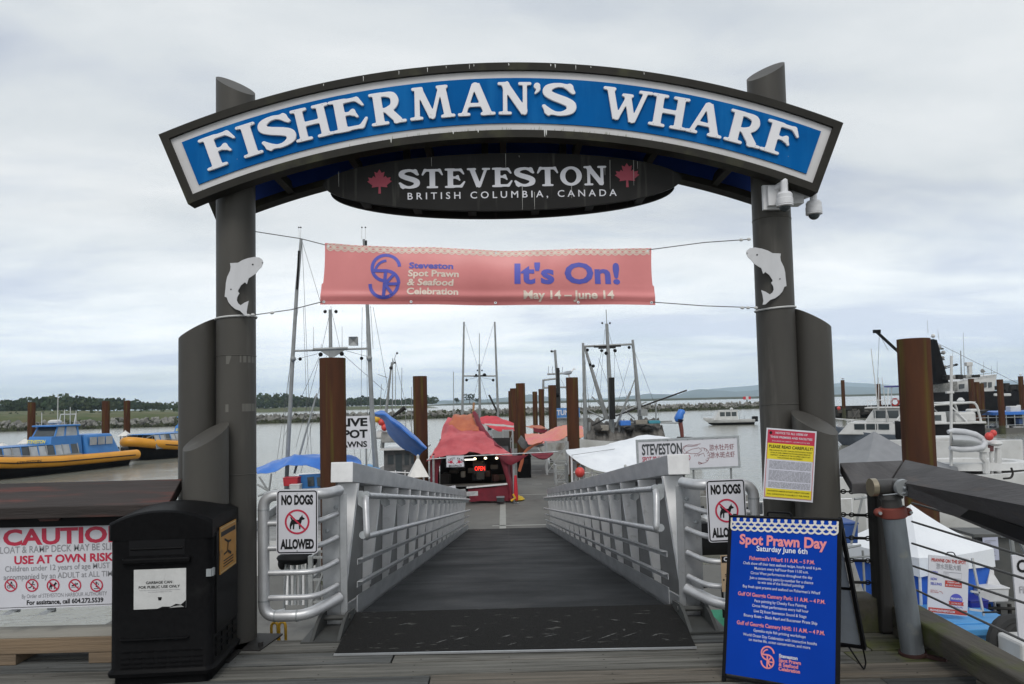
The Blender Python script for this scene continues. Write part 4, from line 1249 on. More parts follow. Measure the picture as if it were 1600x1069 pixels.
def ramp_plate():
    b = MB(MATBLK)
    n0, n1, f0, f1 = atz(522, 1023, .006), atz(1088, 1012, .006), V((GX - 1.245, 5.90, .055)), V((GX + 1.285, 5.90, .055))
    r0 = [n0.lerp(n1, i / 12) for i in range(13)]; r1 = [f0.lerp(f1, i / 12) for i in range(13)]
    rows = [[p + V((0, 0, .0)) for p in r0], [p.lerp(q, .5) + V((0, 0, .004)) for p, q in zip(r0, r1)], r1]
    b.sheet(rows, .008)
    b.use(ALU)
    b.bar(n0 + V((.0, -.008, .002)), n1 + V((0, -.008, .002)), .014, .012)
    # scuffs where boots and carts have worn the grip through
    b.use(mat('plate_scuff', (0.11, 0.11, 0.105), (0.03, 0.03, 0.029), rough=.85, scale=60, lo=.42, hi=.58))
    rng = random.Random(21)
    for px, py, l, sl in ((632, 978, 22, .2), (655, 1003, 14, .1), (690, 1000, 22, .35), (720, 996, 26, .3), (790, 993, 18, .3), (860, 992, 22, .2), (912, 996, 34, .32), (950, 992, 40, .35), (985, 990, 34, .3), (1000, 975, 26, -.2), (960, 971, 20, -.2), (870, 974, 18, -.15), (745, 985, 12, .8), (975, 984, 8, 1.5), (800, 1003, 16, .3), (1025, 990, 22, .3), (1040, 996, 14, -.3)):
        c = atz(px, py, .03)
        def lift(x, y):
            k = max(0, min(1, (y - n0.y) / (f0.y - n0.y))); return .006 + .049 * k + .004 * (1 - abs(2 * k - 1)) + .0035
        m = rng.randint(5, 9); pts = []
        d = V((1, sl * 2.2, 0)).normalized(); q = V((-d.y, d.x, 0))
        for i in range(m): 
            u = (i / (m - 1) - .5) * l * .0046; pts.append((u, rng.uniform(.004, .012) * (1 - abs(2 * i / (m - 1) - 1)) + .001))
        top = [c + d * u + q * w for u, w in pts]; bot = [c + d * (u + rng.uniform(-.01, .01)) - q * w * rng.uniform(.3, 1.2) for u, w in pts]
        ring = bot + top[::-1]
        for i in range(m - 1):
            f = [bot[i], bot[i + 1], top[i + 1], top[i]]
            b.add([V((p.x, p.y, lift(p.x, p.y))) for p in f], [(0, 1, 2, 3)])
    o = b.build('ramp_plate', smooth=60)
    tag(o, 'black scuffed grip plate bridging the deck and the gangway', 'ramp plate')
ramp_plate()

# ------------------------------------------------------------------ the pair of dog signs
def no_entry(b, fr, u, v, r, wd, off, draw):
    """red ring with a slash over a black pictogram"""
    b.use(PBLACK); draw(b, fr, u, v, r * .62, off)
    b.use(PRED)
    b.stroke(fr, [(u + (r - wd / 2) * math.cos(2 * math.pi * i / 36), v + (r - wd / 2) * math.sin(2 * math.pi * i / 36)) for i in range(36)], wd, off + .001, True)
    k = (r - wd * .6) * .7071
    b.stroke(fr, [(u - k, v + k), (u + k, v - k)], wd * .9, off + .0016)
def dog_shape(b, fr, u, v, r, off):
    P = [(-.95, -.95), (-.80, -.95), (-.78, -.62), (-.55, -.30), (-.58, -.95), (-.40, -.95), (-.34, -.30), (.20, -.28), (.24, -.95), (.42, -.95), (.44, -.35), (.58, .05), (.62, .22), (.90, .28), (1.0, .42), (.72, .62), (.66, .95), (.52, .68), (.36, .55), (.20, .25), (-.55, .30), (-.80, .62), (-.92, .60), (-.75, .22), (-.92, -.15), (-.98, -.5)]
    b.poly(fr, [(u + p * r, v + q * r) for p, q in P], off)
def rrect(w, h, r, n=6):
    out = []
    for cx, cy, a0 in ((w - r, h - r, 0), (r, h - r, 90), (r, r, 180), (w - r, r, 270)):
        out += [(cx + r * math.cos(R(a0 + 90 * i / n)), cy + r * math.sin(R(a0 + 90 * i / n))) for i in range(n + 1)]
    return out
def no_dogs(tl, tr, bl, label):
    fr, w, h = quad_frame(tl, tr, bl)
    b = MB(mat('sign_back', (0.45, 0.45, 0.46), rough=.4, metal=.5)); b.prism(rrect(w, h, .022), fr, -.004, 0)
    b.use(SIGNW); b.poly(fr, rrect(w, h, .022), .001)
    b.use(PBLACK)
    inset = [(u + .010, v + .010) for u, v in rrect(w - .02, h - .02, .017)]
    b.stroke(fr, inset, .0085, .0025, True)
    b.text(fr, w / 2, h * .775, 'NO DOGS', h * .135, w * .77, .0025, .055)
    b.text(fr, w / 2, h * .085, 'ALLOWED', h * .135, w * .81, .0025, .055)
    no_entry(b, fr, w / 2, h * .50, w * .30, w * .045, .0025, dog_shape)
    b.use(PGREY); b.disc(fr, w / 2, h * .935, .005, .003, 10); b.disc(fr, w / 2, h * .045, .005, .003, 10)
    o = b.build('dog_sign', smooth=0)
    tag(o, label, 'sign', 'no dogs signs on the gangway rails')
no_dogs(at(433.5, 766, 5.44), at(498, 765, 5.44), at(432, 866, 5.44), 'white no dogs sign on the left wing rail, in full view')
no_dogs(at(1103, 750.5, 5.44), at(1164, 748, 5.44), at(1107.5, 848, 5.44), 'white no dogs sign on the right wing rail, partly behind the blue board')
# ------------------------------------------------------------------ garbage bin
def garbage_bin():
    rot = Matrix.Rotation(R(4), 3, 'Z')
    x0, x1, yf, yb = -2.46, -1.85, 4.62, 5.22
    base = V(((x0 + x1) / 2, (yf + yb) / 2, 0))
    t = thing('garbage_bin', 'black plastic garbage bin with an arched lid and a white notice', 'garbage bin', tuple(base))
    w, d, H, AR = (x1 - x0), (yb - yf), 1.045, .07
    def prof(z, grow=0.0, n=7):
        """plan outline with rounded corners; the front bulges a little"""
        hw, hd, r = w / 2 + grow, d / 2 + grow, .055
        pts = []
        for cx, cy, a0 in ((hw - r, hd - r, 0), (-hw + r, hd - r, 90), (-hw + r, -hd + r, 180), (hw - r, -hd + r, 270)):
            for i in range(n):
                a = R(a0 + 90 * i / (n - 1)); x, y = cx + r * math.cos(a), cy + r * math.sin(a)
                pts.append(base + rot @ V((x, y, z)))
        return pts
    b = MB(BLACKPL)
    # plinth, flared skirt ring, body
    b.loft([prof(.0, -.015), prof(.055, -.015), prof(.056, .012), prof(.078, .016), prof(.092, .004), prof(.10, 0.0), prof(H - .16, .0)])
    b.build('body', t, smooth=40)
    # arched hood: profile across the width, extruded along the depth
    b = MB(BLACKPL)
    def hood(yy, g, top):
        hw = w / 2 + g; pts = []
        for i in range(21):
            u = -1 + 2 * i / 20
            pts.append((u * hw, top - AR * (abs(u) ** 2.2)))
        pts += [(hw, H - .165), (-hw, H - .165)]
        return [base + rot @ V((x, yy, z)) for x, z in pts]
    hd = d / 2
    b.loft([hood(-hd - .004, -.012, H - .0), hood(-hd + .012, .004, H + .010), hood(-hd + .03, .004, H + .012), hood(0, .004, H + .03), hood(hd - .03, .004, H + .012), hood(hd, -.008, H)], True, True)
    b.build('hood', t, smooth=45, fix=True)
    f = Fr(base + rot @ V((-w / 2, -hd, 0)), rot @ V((1, 0, 0)), (0, 0, 1))      # front face
    b = MB(BLACKPL)
    b.rect(f, .085, .735, w - .12, .775, 0.0, .030); b.build('flap', t, smooth=0, bevel=.012)
    b = MB(BLACK); b.rect(f, .12, .785, w - .16, .92, -.002, .0015); b.build('opening', t, smooth=0)
    b = MB(BLACKPL)
    b.tube([f(.13, .825, .004), f(w - .17, .825, .004)], .006, 6); b.build('moulded_ridge', t); b = MB(BLACKPL)
    b.tube(round_path([f(.075, .285, .003), f(.085, .28, .012), f(w - .145, .28, .012), f(w - .135, .285, .003)], .01), .009, 8); b.build('moulded_ridge', t); b = MB(BLACKPL)
    for z in (.205, .165, .135, .11):
        b = MB(BLACKPL)
        for i in range(7): b.rect(f, .075 + i * .072, z - .004, .075 + i * .072 + .05, z + .002, -.003, .006)
        b.rect(f, .075, z - .003, .075 + 6 * .072 + .05, z + .001, -.003, .002); b.build('vent_slats', t, smooth=0)
    b = MB(BLACK)
    for z in (.137,):
        for i in range(7): b.rect(f, .078 + i * .072, z + .004, .078 + i * .072 + .045, z + .03, -.002, .0012)
    b.build('vent_row', t, smooth=0)
    # notice
    b = MB(mat('bin_notice', (0.56, 0.56, 0.55), (0.47, 0.47, 0.46), rough=.5, scale=9, c3=(0.36, .36, .35), s3=24, st3=(1, 1, .2)))
    nu0, nv0, nu1, nv1 = .15, .46, .46, .70
    b.rect(f, nu0, nv0, nu1, nv1, 0, .004)
    b.use(PBLACK); c = (nu0 + nu1) / 2
    b.text(f, c - .005, .612, 'GARBAGE CAN', .0155, .155, .0055, .02)
    b.text(f, c - .003, .585, 'FOR PUBLIC USE ONLY', .0155, .245, .0055, .02)
    b.use(PGREY)
    b.text(f, c, .571, 'Public litter only. Household or commercial garbage is prohibited', .006, .24, .0055)
    b.text(f, c, .560, 'and may be subject to a fine', .006, .14, .0055)
    b.use(PBLACK); b.poly(f, [(c - .012, .53), (c + .012, .53), (c + .008, .51), (c - .008, .51)], .0055)
    b.use(BLACK)
    b.poly(f, [(nu0 + .14, nv0 + .0), (nu1, nv0), (nu1, nv0 + .045), (nu1 - .03, nv0 + .02), (nu1 - .06, nv0 + .026), (nu1 - .09, nv0 + .01), (nu0 + .17, nv0 + .012)], .006)
    b.use(mat('notice_curl', (0.42, .42, .41), rough=.6)); b.poly(f, [(nu1 - .10, nv0 + .003), (nu1 - .01, nv0 + .006), (nu1 - .03, nv0 + .016), (nu1 - .07, nv0 + .012)], .007)
    b.build('notice', t, smooth=0)
    # right side: panel, yellow plate, vents, latch
    sd_ = Fr(base + rot @ V((w / 2, -hd, 0)), rot @ V((0, 1, 0)), (0, 0, 1))
    b = MB(BLACKPL); b.rect(sd_, .07, .27, d - .07, .90, -.002, .010); b.build('side_panel', t, smooth=0, bevel=.006)
    b = MB(mat('poster_gold', (0.42, 0.20, 0.025), (0.33, 0.15, 0.02), rough=.5, scale=12, c3=(.12, .06, .02), s3=9, lo3=.6, hi3=.7))
    b.rect(sd_, .13, .62, d - .12, .92, .010, .014)
    b.use(mat('poster_border', (0.52, .40, .20), rough=.5)); b.stroke(sd_, [(.14, .63), (d - .13, .63), (d - .13, .91), (.14, .91)], .008, .0152, True)
    b.use(PBLACK); b.rect(sd_, .15, .855, d - .14, .885, .014, .0155)
    b.stroke(sd_, [(.22, .83), (.30, .80), (.36, .80)], .014, .0158); b.stroke(sd_, [(.30, .81), (.28, .745), (.36, .715)], .018, .0164); b.stroke(sd_, [(.27, .74), (.20, .735)], .012, .016)
    for z in (.69, .672, .654): b.rect(sd_, .2, z, d - .19, z + .007, .014, .0156)
    b.build('side_poster', t, smooth=0)
    for r_ in range(3):
        for i in range(4):
            MB(BLACKPL).rect(sd_, .08 + i * .115, .13 + r_ * .045, .08 + i * .115 + .075, .16 + r_ * .045, 0, .007).build('side_vent', t, smooth=0, bevel=.003)
    b = MB(GALV); b.rect(sd_, .0, .645, .035, .69, .001, .012); b.box(f(w - .012, .667, .006), (.03, .012, .045), rot); b.build('latch', t, smooth=0)
garbage_bin()

# ------------------------------------------------------------------ caution board on the left, bull rail, sloping rail cap
def caution_sign():
    Y = 5.12
    tl, tr, bl = at(-24, 814, Y), at(196, 806, Y), at(-24, 954, Y)
    fr, w, h = quad_frame(tl, tr, bl)
    k = Y / 1150
    t = thing('caution_sign', 'white caution board with red lettering and ban symbols, partly hidden by the bin', 'sign', tuple(fr(w / 2, 0)))
    b = MB(mat('sign_back', (0.45, 0.45, 0.46), rough=.4)); b.rect(fr, 0, 0, w, h, -.006, 0); b.use(SIGNW); b.flat(fr, 0, 0, w, h, .001)
    b.use(PGREY); b.rect(fr, 0, h, w, h + .022, -.01, .006)
    b.use(PBLACK); b.stroke(fr, [(.012, .012), (w - .012, .012), (w - .012, h - .008), (.012, h - .008)], .004, .0025, True)
    def U(px): return (px + 24) * k
    def Vv(py, px=90): return h - (py - (814 - (px + 24) * .0365)) * k
    b.use(PRED); b.text(fr, (U(4) + U(194)) / 2, Vv(848), 'CAUTION', 22.5 * k, 190 * k, .0025, .035)
    b.text(fr, (U(21) + U(172)) / 2, Vv(877), 'USE AT OWN RISK', 11.5 * k, 151 * k, .0025, .035)
    b.use(PGREY); b.text(fr, U(-6), Vv(860.5), 'FLOAT & RAMP DECK MAY BE SLIPPERY', 10 * k, 207 * k, .0025, .008, 'L')
    b.text(fr, U(7), Vv(888), 'Children under 12 years of age MUST BE', 8.2 * k, 173 * k, .0025, .008, 'L')
    b.text(fr, U(5), Vv(900.5), 'accompanied by an ADULT at ALL TIMES', 8.2 * k, 175 * k, .0025, .008, 'L')
    b.use(PGREY); b.text(fr, U(97), Vv(929), 'By Order of STEVESTON HARBOUR AUTHORITY', 5.8 * k, 129 * k, .0025, .005)
    b.use(PBLACK); b.text(fr, U(98), Vv(939), 'For assistance, call 604.272.5539', 6.6 * k, 116 * k, .0025, .03)
    def bike(b, fr, u, v, r, off):
        for dx in (-.5, .5):
            b.stroke(fr, [(u + dx * r + .38 * r * math.cos(a), v - .3 * r + .38 * r * math.sin(a)) for a in [2 * math.pi * i / 12 for i in range(12)]], r * .13, off, True)
        b.stroke(fr, [(u - .5 * r, v - .3 * r), (u, v + .25 * r), (u + .5 * r, v - .3 * r)], r * .13, off + .0004); b.disc(fr, u + .1 * r, v + .75 * r, r * .2, off, 10); b.stroke(fr, [(u - .2 * r, v + .05 * r), (u + .05 * r, v + .6 * r), (u + .4 * r, v + .3 * r)], r * .2, off + .0008)
    def runner(b, fr, u, v, r, off):
        b.disc(fr, u + .25 * r, v + .8 * r, r * .22, off, 10); b.stroke(fr, [(u + .15 * r, v + .5 * r), (u - .05 * r, v - .1 * r), (u + .4 * r, v - .4 * r), (u + .3 * r, v - .95 * r)], r * .24, off + .0004)
        b.stroke(fr, [(u - .05 * r, v - .1 * r), (u - .4 * r, v - .5 * r), (u - .9 * r, v - .55 * r)], r * .22, off + .0008); b.stroke(fr, [(u - .5 * r, v + .2 * r), (u + .1 * r, v + .42 * r), (u + .7 * r, v + .1 * r)], r * .18, off + .0012)
    def swim(b, fr, u, v, r, off):
        b.disc(fr, u + .55 * r, v + .35 * r, r * .22, off, 10); b.stroke(fr, [(u - .8 * r, v - .05 * r), (u + .35 * r, v + .1 * r)], r * .3, off + .0004); b.stroke(fr, [(u - .1 * r, v + .1 * r), (u + .2 * r, v + .65 * r)], r * .18, off + .0008)
        b.stroke(fr, [(u + (-1 + .25 * i) * r, v - .5 * r + (.12 * r if i % 2 else 0)) for i in range(9)], r * .13, off)
    def fish(b, fr, u, v, r, off):
        b.stroke(fr, [(u - .1 * r, v + .9 * r), (u - .1 * r, v - .3 * r)], r * .3, off); b.stroke(fr, [(u - .2 * r, v - .2 * r), (u + .6 * r, v - .6 * r)], r * .3, off + .0004); b.stroke(fr, [(u - .7 * r, v - .8 * r), (u + .7 * r, v - .8 * r)], r * .16, off); b.stroke(fr, [(u + .2 * r, v + .7 * r), (u + .5 * r, v + .1 * r)], r * .16, off)
    for px, fn in ((16, bike), (48, runner), (80, dog_shape), (113, swim), (146, fish), (179, swim)):
        no_entry(b, fr, U(px), Vv(911.5, px), 9.8 * k, 2.0 * k, .0025, fn)
    b.build('panel', t, smooth=0)
    for px in (22, 78):
        b = MB(GALV); p = at(px, 953, Y + .01)
        b.add([p + V((-.03, 0, 0)), p + V((.03, 0, 0)), p + V((.0, -.05, -.02)), p + V((-.06, -.05, -.02))], [(0, 1, 2, 3)]); b.box(p + V((0, .02, .04)), (.05, .02, .12)); b.build('foot', t, smooth=0)
caution_sign()

def bull_rail_left():
    zt = .175
    y0, y1 = 5.03, 5.31
    t = thing('bull_rail', 'squared timber edge beam on blocks below the caution board', 'timber kerb', (-3.6, 5.17, 0))
    b = MB(NEWWOOD); b.box((-4.6, (y0 + y1) / 2, .125), (4.42, y1 - y0, .10)); b.use(GREYWOOD); b.box((-4.6, (y0 + y1) / 2, .178), (4.40, y1 - y0 - .02, .008)); b.build('beam', t, smooth=0, bevel=.008)
    for x in (-3.42, -2.66, -4.6):
        b = MB(NEWWOOD); b.box((x, (y0 + y1) / 2 - .01, .038), (.28, .25, .074)); b.build('block', t, smooth=0, bevel=.005)
bull_rail_left()

def sloping_cap(name, p_in0, p_in1, p_out0, p_out1, th, m, bevel=.006):
    """board with a sloping top; in = lower inner edge, out = upper outer edge"""
    b = MB(m)
    n = ((p_in1 - p_in0).cross(p_out0 - p_in0)).normalized()
    if n.z < 0: n = -n
    rows = [[p_in0, p_in1], [p_out0, p_out1]]
    vs = [p_in0, p_in1, p_out1, p_out0] + [p - n * th * .25 + V((0, 0, -th)) for p in (p_in0, p_in1, p_out1, p_out0)]
    b.add(vs, [(0, 1, 2, 3), (7, 6, 5, 4), (0, 4, 5, 1), (1, 5, 6, 2), (2, 6, 7, 3), (3, 7, 4, 0)])
    return b
def rail_left():
    t = thing('wharf_rail', 'dark timber rail with a sloping reddish cap left of the gate', 'railing', (-3.5, 5.2, 0))
    a1, c1 = at(263, 787, 4.98), at(284, 748, 5.24)
    a0, c0 = a1 + V((-6, 0, -.02)), c1 + V((-6, 0, -.02))
    sloping_cap('cap', a0, a1, c0, c1, .065, CAPWOOD).build('rail_cap', t, smooth=0, bevel=.006, fix=True)
    b = MB(BLACK); b.box((-5.2, 5.13, a1.z - .12), (5.9, .09, .06)); b.build('stringer', t, smooth=0)
    b = MB(CAPWOOD); q = at(82, 806, 5.1); b.prism([(-.10, .02), (.10, .02), (.06, -.03), (-.06, -.03)], Fr(q, (1, 0, 0), (0, 0, 1)), -.06, .04); b.build('bracket', t, smooth=0)
    for x in (-6.6, -4.6, -2.45):
        b = MB(mat('dark_timber', (0.045, 0.042, 0.038), (0.03, 0.028, 0.026), rough=.8, scale=3, stretch=(4, 4, .4), bump=.3)); b.box((x, 5.22, .47), (.16, .16, .95)); b.build('post', t, smooth=0, bevel=.006)
rail_left()

# ------------------------------------------------------------------ red and yellow notice on the right post
def notice_sign():
    fr, w, h = quad_frame(at(1187.5, 668, 5.0), at(1265.5, 674, 4.985), at(1191.5, 779, 5.0))
    b = MB(SIGNW); b.rect(fr, 0, 0, w, h, -.004, 0)
    def Q(v): return h * v
    m = w * .03
    b.use(PRED); b.flat(fr, m, Q(.79), w - m * 1.3, Q(.975), .002)
    b.use(PYEL); b.flat(fr, m * 1.2, Q(.565), w - m * 1.3, Q(.79), .002); b.flat(fr, m * 1.6, Q(.035), w - m * 1.4, Q(.155), .002)
    b.use(mat('notice_pale', (0.62, .62, .70), rough=.5)); b.flat(fr, m * 2, Q(.155), w - m * 2, Q(.565), .002)
    b.use(PRED); b.stroke(fr, [(m, Q(.03)), (w - m * 1.2, Q(.03)), (w - m * 1.2, Q(.975)), (m, Q(.975))], w * .012, .0026, True)
    b.use(SIGNW); b.text(fr, w * .5, Q(.925), 'NOTICE TO ALL USERS OF', h * .028, w * .64, .0035, .02); b.text(fr, w * .5, Q(.865), 'THESE PREMISES AND FACILITIES', h * .028, w * .84, .0035, .02)
    b.text(fr, w * .5, Q(.815), 'EXCLUSION OF LIABILITY - ASSUMPTION OF RISK', h * .016, w * .76, .0035)
    b.use(PBLACK); b.disc(fr, w * .085, Q(.935), w * .03, .0035, 14)
    b.text(fr, w * .5, Q(.725), 'PLEASE READ CAREFULLY!', h * .04, w * .87, .0035, .02)
    for i, (s, ww) in enumerate((('THESE CONDITIONS WILL AFFECT YOUR LEGAL RIGHTS INCLUDING THE RIGHT', .86), ('TO SUE OR CLAIM COMPENSATION FOR NEGLIGENCE, BREACH OF', .80), ('CONTRACT, OR BREACH OF THE OCCUPIERS LIABILITY ACT', .80), ('FOLLOWING AN ACCIDENT', .5))):
        b.text(fr, w * .5, Q(.683 - .033 * i), s, h * .016, w * ww, .0035, .01)
    b.use(PGREY)
    rng = random.Random(5); v = .535
    while v > .17:
        if not (.415 < v < .43 or .24 < v < .255):
            u0 = .09
            while u0 < .92:
                l = rng.uniform(.02, .09); b.flat(fr, w * u0, Q(v), w * min(u0 + l, .925), Q(v + .008), .0032); u0 += l + .012
        v -= .0165
    b.use(PBLACK); b.text(fr, w * .5, Q(.112), 'THE STEVESTON HARBOUR AUTHORITY LIABILITY IS EXCLUDED', h * .017, w * .84, .0035, .01); b.text(fr, w * .5, Q(.068), 'FULL CONDITIONS AVAILABLE AT THE OFFICE', h * .017, w * .84, .0035, .01)
    tag(b.build('notice_sign', smooth=0), 'red, yellow and white conditions notice fixed to the right gate post', 'sign')
notice_sign()

# ------------------------------------------------------------------ blue programme board (A-frame)
def a_frame():
    tl, tr = at(1141, 807, 4.60), at(1313, 813, 4.19)
    d = (tr - tl); w = d.length; d.normalize(); back = V((-d.y, d.x, 0))
    up = (V((0, 0, tl.z)) + back * .20)          # the panel leans back
    base = tl - up
    t = thing('a_frame_board', 'blue folding programme board with coral headings standing on the deck', 'sandwich board', tuple((base + d * w / 2)))
    fr = Fr(V((base.x, base.y, 0.015)), d, up); h = up.length - .015
    b = MB(mat('board_blue', (0.002, 0.046, 0.37), (0.002, 0.040, 0.32), rough=.5, spec=.08, scale=2)); b.rect(fr, .012, .03, w - .012, h, -.006, 0)
    net = MATS['print_cream']
    b.use(mat('board_net', (0.72, .68, .62), rough=.5))
    n = 15; sw = (w - .024) / n; z = 0
    for r_ in range(3):
        for i in range(n + (r_ % 2)):
            c = .012 + (i + .5 - .5 * (r_ % 2)) * sw; v0 = h - .007 - r_ * .022
            pts = [(c + sw * .60 * math.cos(a), v0 + .030 * math.sin(a) - .0) for a in [math.pi + math.pi * j / 12 for j in range(13)]]
            pts = [(min(max(p, .012), w - .012), min(q, h)) for p, q in pts]
            z += 1; b.stroke(fr, pts, .0105, .0025 + .00002 * z)
    def line(py, s, width, hpx, m, wt=.03):
        v = h - (py - 810) / (1100.0 - 810) * h * 1.01
        b.use(m); b.text(fr, w * .5, v, s, hpx * .0037, width * w / 174.0, .003, wt)
    CORAL = PCORAL; WH = mat('board_white', (0.72, .74, .82), rough=.5)
    line(859, 'Spot Prawn Day', 137, 15, CORAL, .035); line(870, 'Saturday June 6th', 80, 8, WH, .02)
    line(886.5, 'Fisherman’s Wharf: 11 A.M. – 5 P.M.', 102, 5.6, CORAL, .02)
    for py, s, ww in ((895, 'Chefs show off their best seafood recipe, hourly until 6 p.m.', 122), (903, 'Musicians every half hour from 11:30 a.m.', 84), (911.5, 'Circus West performances throughout the day', 96), (920, 'Join a community paint-by-number for a chance', 99), (927, 'to win one of the finished paintings', 72), (936, 'Buy fresh spot prawns and seafood on Fisherman’s Wharf', 120)):
        line(py, s, ww, 4.2, WH, .004)
    line(950.5, 'Gulf Of Georgia Cannery Park: 11 A.M. – 4 P.M.', 135, 5.6, CORAL, .02)
    for py, s, ww in ((959.5, 'Face painting by Cheeky Face Painting', 80), (968, 'Circus West performances every half hour', 87), (977, 'Live DJ from Steveston Sound & Stage', 81), (986, 'Bouncy Boats – Black Pearl and Buccaneer Pirate Ship', 113)):
        line(py, s, ww, 4.2, WH, .004)
    line(1001, 'Gulf of Georgia Cannery NHS: 11 A.M. – 4 P.M.', 135, 5.6, CORAL, .02)
    for py, s, ww in ((1010, 'Gyotaku-style fish printing workshops', 80), (1019, 'World Ocean Day Celebration with interactive booths', 113), (1026.5, 'on marine life, ocean conservation, and more', 94)):
        line(py, s, ww, 4.2, WH, .004)
    vv = lambda py: h - (py - 810) / 290.0 * h * 1.01
    logo(b, fr, w * .405, vv(1050), .036, CORAL, .0085, .003)
    for py, s, ww, m in ((1047, 'Steveston', 28, WH), (1054, 'Spot Prawn', 33, CORAL), (1061, '& Seafood', 29, CORAL), (1068, 'Celebration', 32, CORAL)):
        b.use(m); b.text(fr, w * .505, vv(py), s, 5.0 * .0037, ww * w / 174, .003, .03, 'L')
    b.build('front_panel', t, smooth=0)
    b = MB(BLACK)
    for u in (.004, w - .004): b.bar(fr(u, -.015, -.006), fr(u, h + .004, -.006), .014, .022, d)
    b.bar(fr(0, .012, -.006), fr(w, .012, -.006), .014, .022, back); b.bar(fr(0, h + .003, -.006), fr(w, h + .003, -.006), .010, .022, back)
    b.build('front_frame', t, smooth=0)
    bu = V((0, 0, tl.z)) - back * .46
    b2 = tl - bu + back * .02
    fb = Fr(V((b2.x, b2.y, .03)), d, bu); hb = bu.length - .03
    b = MB(mat('board_back', (0.34, .38, .42), rough=.5)); b.rect(fb, .03, .10, w - .03, hb - .03, -.004, .004); b.build('rear_panel', t, smooth=0)
    b = MB(BLACK)
    for u in (.012, w - .012): b.bar(fb(u, .085, 0), fb(u, hb, 0), .032, .02, d)
    for v in (.10, hb * .52, hb - .01): b.bar(fb(0, v, 0), fb(w, v, 0), .012 if v > .2 else .03, .02, bu)
    b.build('rear_frame', t, smooth=0)
    for u in (.02, w - .02):
        b = MB(BLACK); b.tube(round_path([fb(u, .10, 0), fb(u, -.03, 0), fb(u, -.03, .06), fb(u - .09 if u > .3 else u + .09, .10, 0)], .02), .005, 6); b.build('wire_foot', t)
    b = MB(BLACK); c = fr(w * .46, h, -.02); b.tube(round_path([c - d * .07, c - d * .07 + V((0, 0, .035)), c + d * .07 + V((0, 0, .035)), c + d * .07], .015), .006, 8); b.build('handle', t)
a_frame()

# ------------------------------------------------------------------ right-hand rail, dark post, standpipe, kerb, cables
def rail_right():
    t = thing('wharf_rail', 'dark grey timber rail with a mitred sloping cap right of the gate', 'railing', (2.5, 4.9, 0))
    a, bq = at(1331, 755.5, 4.95), at(1390, 752, 4.93); c, dd = at(1312, 723, 5.2), at(1411, 719, 5.2)
    sloping_cap('cap', a, bq, c, dd, .06, CAPGREY).build('rail_cap', t, smooth=0, bevel=.006, fix=True)
    e, f = at(1393, 744, 4.90), at(1600, 829, 3.30); e = bq + V((.014, -.004, 0.004)); g, hh = dd + V((.014, -.004, 0.004)), at(1600, 757, 3.34)
    f2 = f + (f - e) * 1.3; h2 = hh + (hh - g) * 1.3
    sloping_cap('cap', e, f2, g, h2, .06, CAPGREY).build('rail_cap', t, smooth=0, bevel=.006, fix=True)
    b = MB(BLACK); b.bar((e + g) / 2 + V((0, 0, -.11)), (f2 + h2) / 2 + V((0, 0, -.11)), .08, .06); b.build('stringer', t, smooth=0)
    px = at(1381, 900, 5.25)
    b = MB(mat('dark_timber', (0.045, 0.042, 0.038), rough=.8)); b.box((px.x + .01, 5.25, .53), (.15, .15, 1.04)); b.build('post', t, smooth=0, bevel=.02)
    b = MB(MATS['dark_timber']); b.box((px.x - .32, 2.9, .5), (.13, .13, .98)); b.build('post', t, smooth=0, bevel=.02)
    # tensioned cables towards the camera
    for y0, y1 in ((815, 868), (849, 903), (884, 941), (919, 1000), (786, 835)):
        p = at(1425, y0, 5.1); q = at(1597, y1, 3.9); q2 = q + (q - p) * .8
        b = MB(WIRE); b.tube([p, q2], .007, 6); b.build('cable', t)
    # chain links and turnbuckles to the gate post
    for k, y in enumerate((770, 806, 842, 877, 911)):
        p, q = at(1313, y - 2, 5.36), at(1373, y, 5.28)
        b = MB(DARKST)
        b.tube([p, p.lerp(q, .34)], .006, 6); b.tube([p.lerp(q, .34), p.lerp(q, .66)], .011, 6); b.tube([p.lerp(q, .66), q], .006, 6)
        for s in (.08, .3, .72, .95):
            cc = p.lerp(q, s); b.tube([cc + V((.018 * math.cos(x), 0, .014 * math.sin(x))) for x in [2 * math.pi * i / 10 for i in range(10)]], .005, 5, closed=True)
        b.build('turnbuckle', t)
rail_right()

